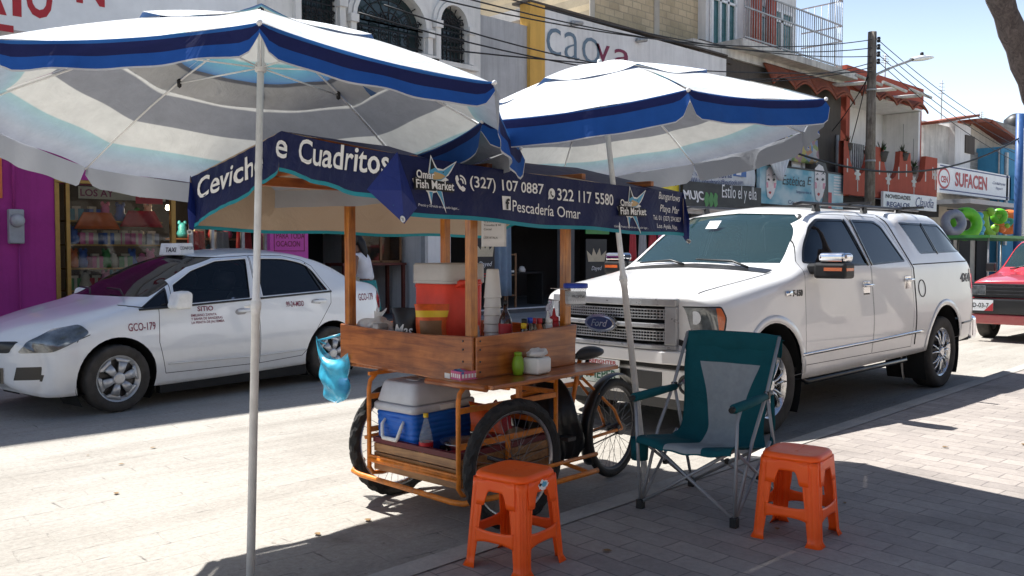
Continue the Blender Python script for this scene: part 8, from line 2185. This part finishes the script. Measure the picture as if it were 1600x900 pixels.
b = MB(); b.lathe([(.0438, .10), (.0438, .185)], 30, cap=False)
def rl_(x, y, a0): a = a0 + x / .044; return (-.0445 * math.cos(a), -.0445 * math.sin(a), y)
b.text('Coca-Cola', lambda x, y: rl_(x - .005, .125 + y, R(15)), 1, w=.085, h=.034, shear=.35, bold=.015)
b.add([rl_(-.05, .112, R(15)), rl_(-.024, .112, R(15)), rl_(-.024, .165, R(15)), rl_(-.05, .165, R(15))], [(0, 1, 2, 3)], 2)
b.build('label', [M['label_red'], M['lettering_white'], M['goods_cream']], t)
b = MB(); b.lathe([(0, 0), (.05, 0), (.10, .04), (.155, .075), (.16, .08), (.153, .08), (.098, .048), (0, .008)], 28); o = b.build('steel_bowl', M['steel_bowl'], None, WC(.14, .20, fz + .10), YC); tag(o, 'shallow stainless bowl behind the cola bottle in the load box', 'bowl')
b = MB(); b.lathe([(0, 0), (.03, 0), (.032, .01), (.032, .10), (.016, .13), (.015, .15), (.017, .152), (.017, .175), (0, .176)], 16); o = b.build('small_bottle', M['bottle_brown'], None, WC(.05, .27, fz), YC); tag(o, 'small dark bottle with pinkish top between cola and bowl', 'bottle')
b = MB(); crumple(b, (0, 0, .06), .15, .14, .09, 21, 16, .3); o = b.build('produce_bag', M['goods_red'], None, WC(.10, .16, fz - .0), YC); tag(o, 'red net bag lying below the steel bowl', 'bag')
pouch('snack_bag', 'red and yellow snack bag lying in the load box behind the front bar', 'snack bag', .33, .20, fz + .20, R(-30), .22, .20, M['bag_orange'], True)
bpy.data.objects[[o.name for o in bpy.data.objects if o.name.startswith('snack_bag')][-1]].rotation_euler = (R(-35), R(10), YC + R(-30))
for i, (a, b__, rx, ry, rz_, mm, lab) in enumerate(((.42, .14, .13, .10, .11, 'film_white', 'white plastic bag of produce behind the near wheel hub'), (.58, .20, .13, .14, .12, 'produce_tan', 'tan bag of fruit behind the near wheel spokes'), (.50, .30, .12, .12, .20, 'goods_red', 'red bag behind the top of the near wheel'))):
    if mm not in M: mat(mm, (.34, .26, .15), .5, var=.5, scale=16)
    b = MB(); crumple(b, (0, 0, rz_ * .6), rx, ry, rz_, 30 + i, 16, .32); o = b.build('produce_bag', M[mm], None, WC(a, b__, fz), YC); tag(o, lab, 'bag')
# black rubbish bag on the back of the cart
t = onc('rubbish_bag', 'large black rubbish bag hanging behind the cart frame', 'bag', .93, .24, 0)
b = MB()
def rbg(u, v):
    a = 2 * PI * u; k = math.sin(PI * min(1, .16 + .84 * v)) ** .45 * (1 - .25 * v) if v > 0 else 0
    r1, r2 = .17, .30
    w = 1 + .10 * math.sin(5 * a + 4 * v) + .06 * math.sin(11 * a + 7 * v)
    return (r1 * k * w * math.cos(a) + .02 * math.sin(9 * v), r2 * k * w * math.sin(a), .20 + .60 * v)
b.grid(rbg, 44, 22); b.build('body', M['film_black'], t)
b = MB(); b.grid(lambda u, v: ((.10 + .03 * v) * math.cos(2 * PI * u), (.20 + .03 * v) * math.sin(2 * PI * u), .78 + .04 * v + .015 * math.sin(2 * PI * u * 9)), 40, 3); b.build('collar', M['film_black'], t)

# ------------------------------------------------------------------ stools
def stool_mat():
    m, nt, b = node_mat('stool_orange')
    v = texco(nt); f = noise(nt, v, 7, 5, .65); r = ramp(nt, [(.3, (.95, .10, .006)), (.7, (1.0, .125, .009))]); nt.links.new(f, r.inputs[0])
    ge = nt.nodes.new('ShaderNodeNewGeometry'); nt.links.new(r.outputs[0], b.inputs['Base Color'])
    b.inputs['Roughness'].default_value = .38; b.inputs['Specular IOR Level'].default_value = .4
    sc = noise(nt, texco(nt, (60, 4, 60)), 3, 4, .7); rr = ramp(nt, [(.35, (.3,) * 3), (.7, (.5,) * 3)]); nt.links.new(sc, rr.inputs[0]); nt.links.new(rr.outputs[0], b.inputs['Roughness'])
stool_mat()
SH, ST, SB = .455, .150, .179     # height, half width at top and at the base
def make_stool(label):
    t = thing('plastic_stool', label, 'stool', (0, 0, 0), 0, 'orange plastic stools')
    hw = lambda z: lerp(SB, ST, z / SH)
    b = MB()
    def top(u, v):
        # superellipse disc
        a = 2 * PI * u; c_, s_ = math.cos(a), math.sin(a); k = (abs(c_) ** 5 + abs(s_) ** 5) ** (-1 / 5)
        if v < .8: r_ = v / .8; z = SH - .008 * (1 - r_ ** 2) ; w = (ST - .012) * r_
        else: q = (v - .8) / .2; z = SH - .030 * (1 - math.cos(q * PI / 2)); w = ST - .012 + .016 * math.sin(q * PI / 2)
        return (w * k * c_ , w * k * s_, z)
    b.grid(top, 64, 12)
    # apron with rounded lower corners on each side
    for q in range(4):
        Mq = rot_z(q * PI / 2)
        def ap(u, v):
            y = (u - .5) * 2; zlow = SH - .082 - .07 * max(0, (abs(y) - .32) / .25) ** 2.2 if abs(y) < .57 else SH - .152
            zlow = max(zlow, SH - .17)
            z = lerp(SH - .026, zlow, v); w = hw(z)
            return tuple(Mq @ Vector((w, y * w * .72, z)))
        b.grid(ap, 36, 5)
    o = b.build('seat', M['stool_orange'], t); sd = o.modifiers.new('t', 'SOLIDIFY'); sd.thickness = .0035; sd.offset = -1
    for q in range(4):
        Mq = rot_z(q * PI / 2 + PI / 4)
        b = MB()
        def leg(u, v):
            z = lerp(SH - .028, 0, v); w = hw(z)
            arm = lerp(.085, .060, v) + .012 * max(0, v - .93) / .07
            s = (u - .5) * 2; rc = .03
            # L-shaped section with rounded corner, fluted
            d = abs(s) * arm; sg = 1 if s >= 0 else -1
            if d < rc: a = (d / rc) * PI / 4; px = w - rc + rc * math.cos(PI / 4 - a); py = w - rc + rc * math.sin(PI / 4 - a)
            else: px = w; py = w - rc - (d - rc)
            fl = .0028 * (math.sin(abs(s) * arm * 210) > .2) * (0.1 < v < .97)
            lip = .010 * max(0, (v - .95) / .05)
            n1 = 1 if d >= rc else .7
            px += lip - fl; 
            if d < rc: py += lip - fl
            P = (px, py) if sg > 0 else (py, px)
            x, y = P; c45 = math.cos(-PI / 4); s45 = math.sin(-PI / 4)
            return tuple(Mq @ Vector((x * c45 - y * s45, x * s45 + y * c45, z)))
        b.grid(leg, 60, 16, 0, True)
        o = b.build('leg', M['stool_orange'], t); sd = o.modifiers.new('t', 'SOLIDIFY'); sd.thickness = .0035; sd.offset = -1
    for q in range(4):
        Mq = rot_z(q * PI / 2); b = MB()
        b.grid(lambda u, v: tuple(Mq @ Vector((hw(lerp(.185, .135, v)) - .003, (u - .5) * 2 * (hw(.16) - .055), lerp(.185, .135, v) + .012 * (2 * abs(u - .5)) ** 3 * (1 if v < .5 else -1.2)))), 14, 4)
        o = b.build('stretcher', M['stool_orange'], t); sd = o.modifiers.new('t', 'SOLIDIFY'); sd.thickness = .004; sd.offset = -1
    return t
def ground_at(px, py, z=.10):
    v = _f * 1385 + _r * (px - 800) - _u * (py - 450); k = (z - 1.6) / v.z; return Vector((v.x * k, v.y * k, z))
st1 = make_stool('orange plastic stool with a torn sticker beside the cart\'s near wheel')
A_, B_ = ground_at(722, 882), ground_at(886, 873)
st1.location = (A_ + B_) / 2; st1.rotation_euler = (0, 0, math.atan2(B_.y - A_.y, B_.x - A_.x) + PI / 4)
st2 = copy_tree(st1); st2['label'] = 'orange plastic stool without sticker to the right of the camping chair'
A_, B_ = ground_at(1179, 838), ground_at(1309, 832); st2.location = (A_ + B_) / 2; st2.rotation_euler = (0, 0, math.atan2(B_.y - A_.y, B_.x - A_.x) + PI / 4)
b = MB(); zc = SH - .054
# torn sticker on the side that looks right
rnd = random.Random(2)
out = []
for i in range(26):
    a = 2 * PI * i / 26; out.append((.042 * math.cos(a) * (1 + .18 * rnd.uniform(-1, 1)), .021 * math.sin(a) * (1 + .3 * rnd.uniform(-1, 1))))
hw = lambda z: lerp(SB, ST, z / SH)
for k, (sc_, mi, dx, dz) in enumerate(((1, 0, 0, 0), (.55, 1, .008, .002), (.3, 2, -.025, .004))):
    b.add([(hw(zc + dz + z * sc_) + .0055 + .0006 * k, dx + x * sc_ + .008, zc + dz + z * sc_) for x, z in out], [tuple(range(26))], mi)
cand = min(range(4), key=lambda q: (Matrix.Rotation(st1.rotation_euler.z + q * PI / 2, 3, 'Z') @ Vector((1, 0, 0))).dot(Vector((math.cos(AZ), math.sin(AZ), 0)) - _r))
o = b.build('sticker', [M['sign_white'], M['sign_lightblue'], M['lettering_black']], st1); o.rotation_euler = (0, 0, cand * PI / 2)

# ------------------------------------------------------------------ camping chair
fabric('chair_teal', None, trans=.06, c=(.004, .085, .105), rough=.8, wr=.35, wscale=(4, 4, 4))
fabric('chair_grey_mesh', None, trans=.12, c=(.33, .36, .38), rough=.8, wr=.15, wscale=(8, 8, 8))
mat('chair_tube', (.30, .31, .33), .45, .35, var=.12)
CH = thing('camping_chair', 'teal folding camping chair with grey mesh panel on the sidewalk', 'chair', (4.47, 2.93, .10), R(7))
b = MB()
FX, RX, HY = -.31, .33, .295
for s in (-1, 1):
    y = s * HY
    b.tube([(FX, y, .02), (-.10, y * 1.02, .44), (.10, y * 1.02, .70), (.27, y * 1.02, 1.0)], .0105, 8)          # long back post
    b.tube([(FX, y, .02), (-.335, y * 1.08, .64)], .010, 8)                                               # arm prop
    b.tube([(FX, y, .035), (-.28, -y * .96, .42)], .010, 8)                                                # front cross
    b.tube([(RX, y, .035), (.12, -y * .96, .38)], .010, 8)                                                 # rear cross
    b.tube([(FX + .02, y * 1.03, .40), (RX, y, .03)], .010, 8); b.tube([(FX, y, .03), (.14, y * 1.03, .40)], .010, 8)   # side crosses
    b.tube([(RX, y, .03), (.10, y * 1.02, .68)], .010, 8)
b.build('frame', M['chair_tube'], CH)
def joint(fn): b = MB(); fn(b); b.build('joint', M['black_plastic'], CH, bevel=.004)
for x in (FX, RX):
    for y in (-HY, HY): joint(lambda b: b.box((x - .022, y - .02, 0), (x + .022, y + .02, .055)))
for s in (-1, 1):
    joint(lambda b: b.box((.085, s * HY * 1.02 - .016, .655), (.115, s * HY * 1.02 + .016, .70))); joint(lambda b: b.box((-.02, s * HY * 1.02 - .014, .205), (.02, s * HY * 1.02 + .014, .235)))
for x in (-.29, .22): joint(lambda b: b.lathe([(.018, -.012), (.018, .012)], 10, c=(x, 0, .225), axis='X'))
def pr_c(v):    # side profile from seat front (0) to the top of the back (1): (x, z)
    P = [(-.36, .40), (-.34, .432), (-.20, .415), (-.02, .385), (.08, .375), (.13, .42), (.155, .52), (.19, .68), (.235, .85), (.27, .985), (.285, 1.005)]
    t = v * (len(P) - 1); i = min(int(t), len(P) - 2); q = t - i
    p0, p1, p2, p3 = P[max(0, i - 1)], P[i], P[i + 1], P[min(len(P) - 1, i + 2)]
    return tuple(.5 * (2 * p1[k] + (p2[k] - p0[k]) * q + (2 * p0[k] - 5 * p1[k] + 4 * p2[k] - p3[k]) * q * q + (3 * p1[k] - p0[k] - 3 * p2[k] + p3[k]) * q ** 3) for k in (0, 1))
def wid(v): return lerp(.295, .30, v) - .035 * math.sin(PI * max(0, min(1, (v - .42) / .35))) ** 1.0
b = MB()
def mesh_half(v): return .18 + .145 * max(0, (v - .52) / .26) ** 1.5 + .02 * max(0, (.35 - v) / .35)
def chair_fn(u, v):
    c_ = u * 40; h_ = mesh_half(v)
    u = lerp(0, .5 - h_, c_ / 12) if c_ < 12 else (lerp(.5 - h_, .5 + h_, (c_ - 12) / 16) if c_ < 28 else lerp(.5 + h_, 1, (c_ - 28) / 12))
    x, z = pr_c(v); y = (u - .5) * 2 * wid(v); m_ = 1 - (2 * (u - .5)) ** 2
    sag = .03 * m_
    if v < .45: return (x, y, z - sag + .004 * math.sin(23 * u + 9 * v))
    return (x + sag * 1.1 + .004 * math.sin(17 * u + 21 * v), y, z - (.018 * (1 - m_) if v > .95 else 0))
b.grid(chair_fn, 40, 60)
for i in range(len(b.f)):
    r_, c_ = divmod(i, 40)
    if 12 <= c_ < 28 and 2 <= r_ < 47: b.m[i] = 1
o = b.build('seat_cover', [M['chair_teal'], M['chair_grey_mesh']], CH); sd = o.modifiers.new('t', 'SOLIDIFY'); sd.thickness = .006
b = MB(); b.grid(lambda u, v: (.272 + .022 * math.cos(2 * PI * v) + .02 * (1 - (2 * u - 1) ** 2), (u - .5) * .62, .955 + .065 * math.sin(2 * PI * v) - .015 * (2 * u - 1) ** 4), 24, 14); b.build('headrest_sleeve', M['chair_teal'], CH)
for s in (-1, 1):
    b = MB(); b.tube([(-.375, s * .31, .645), (-.36, s * .31, .66), (-.1, s * .305, .665), (.10, s * .295, .67)], [.016, .027, .026, .02], 12); b.build('armrest', M['chair_teal'], CH)
    b = MB(); b.tube([(.10, s * .295, .672), (.17, s * .295, .675)], .011, 8); b.tube([(-.395, s * .31, .655), (-.37, s * .31, .66)], .017, 10); b.build('arm_end', M['black_plastic'], CH)
b = MB(); b.lathe([(0, .27), (.05, .27), (.055, .40), (.05, .40), (.045, .28)], 16, c=(-.24, .345, .0)); b.build('cup_pouch', M['chair_teal'], CH)
b = MB(); b.tube([(.17, -.30, .67), (.20, -.30, .5), (.19, -.29, .38), (.17, -.29, .35)], .012, 6); b.build('carry_strap', M['chair_teal'], CH)
# dry leaves and scraps on road and sidewalk
mat('dry_leaf', (.22, .13, .05), .8, var=.5); mat('paper_scrap', (.6, .58, .54), .7)
random.seed(21); lf0 = None
for i in range(26):
    if i < 13: x = random.uniform(1.2, 9); y = random.uniform(4.2, 8); z = .004
    elif i < 17: x = random.uniform(3, 10); y = kerb_y(x) + random.uniform(.05, .3); z = .004
    else: x = random.uniform(3, 9); y = random.uniform(1.2, 3.2); z = .104
    if lf0 is None:
        b = MB(); b.grid(lambda u, v: ((u - .5) * .075, (v - .5) * .05 * math.sin(PI * min(.97, max(.03, u))) , .006 + .010 * math.sin(PI * u) * abs(v - .5)), 8, 4); lf0 = b.build('dry_leaf', M['dry_leaf']); o = lf0
    else: o = lf0.copy(); col.objects.link(o)
    k = random.uniform(.5, 1.2); k *= .65; o.scale = (k, k, k); o.location = (x, y, z); o.rotation_euler = (0, 0, random.uniform(0, 6))
    tag(o, 'small dry brown leaf lying on the ' + ('road' if i < 17 else 'sidewalk paving'), 'leaf', 'dry leaves on the road' if i < 17 else 'dry leaves on the sidewalk')
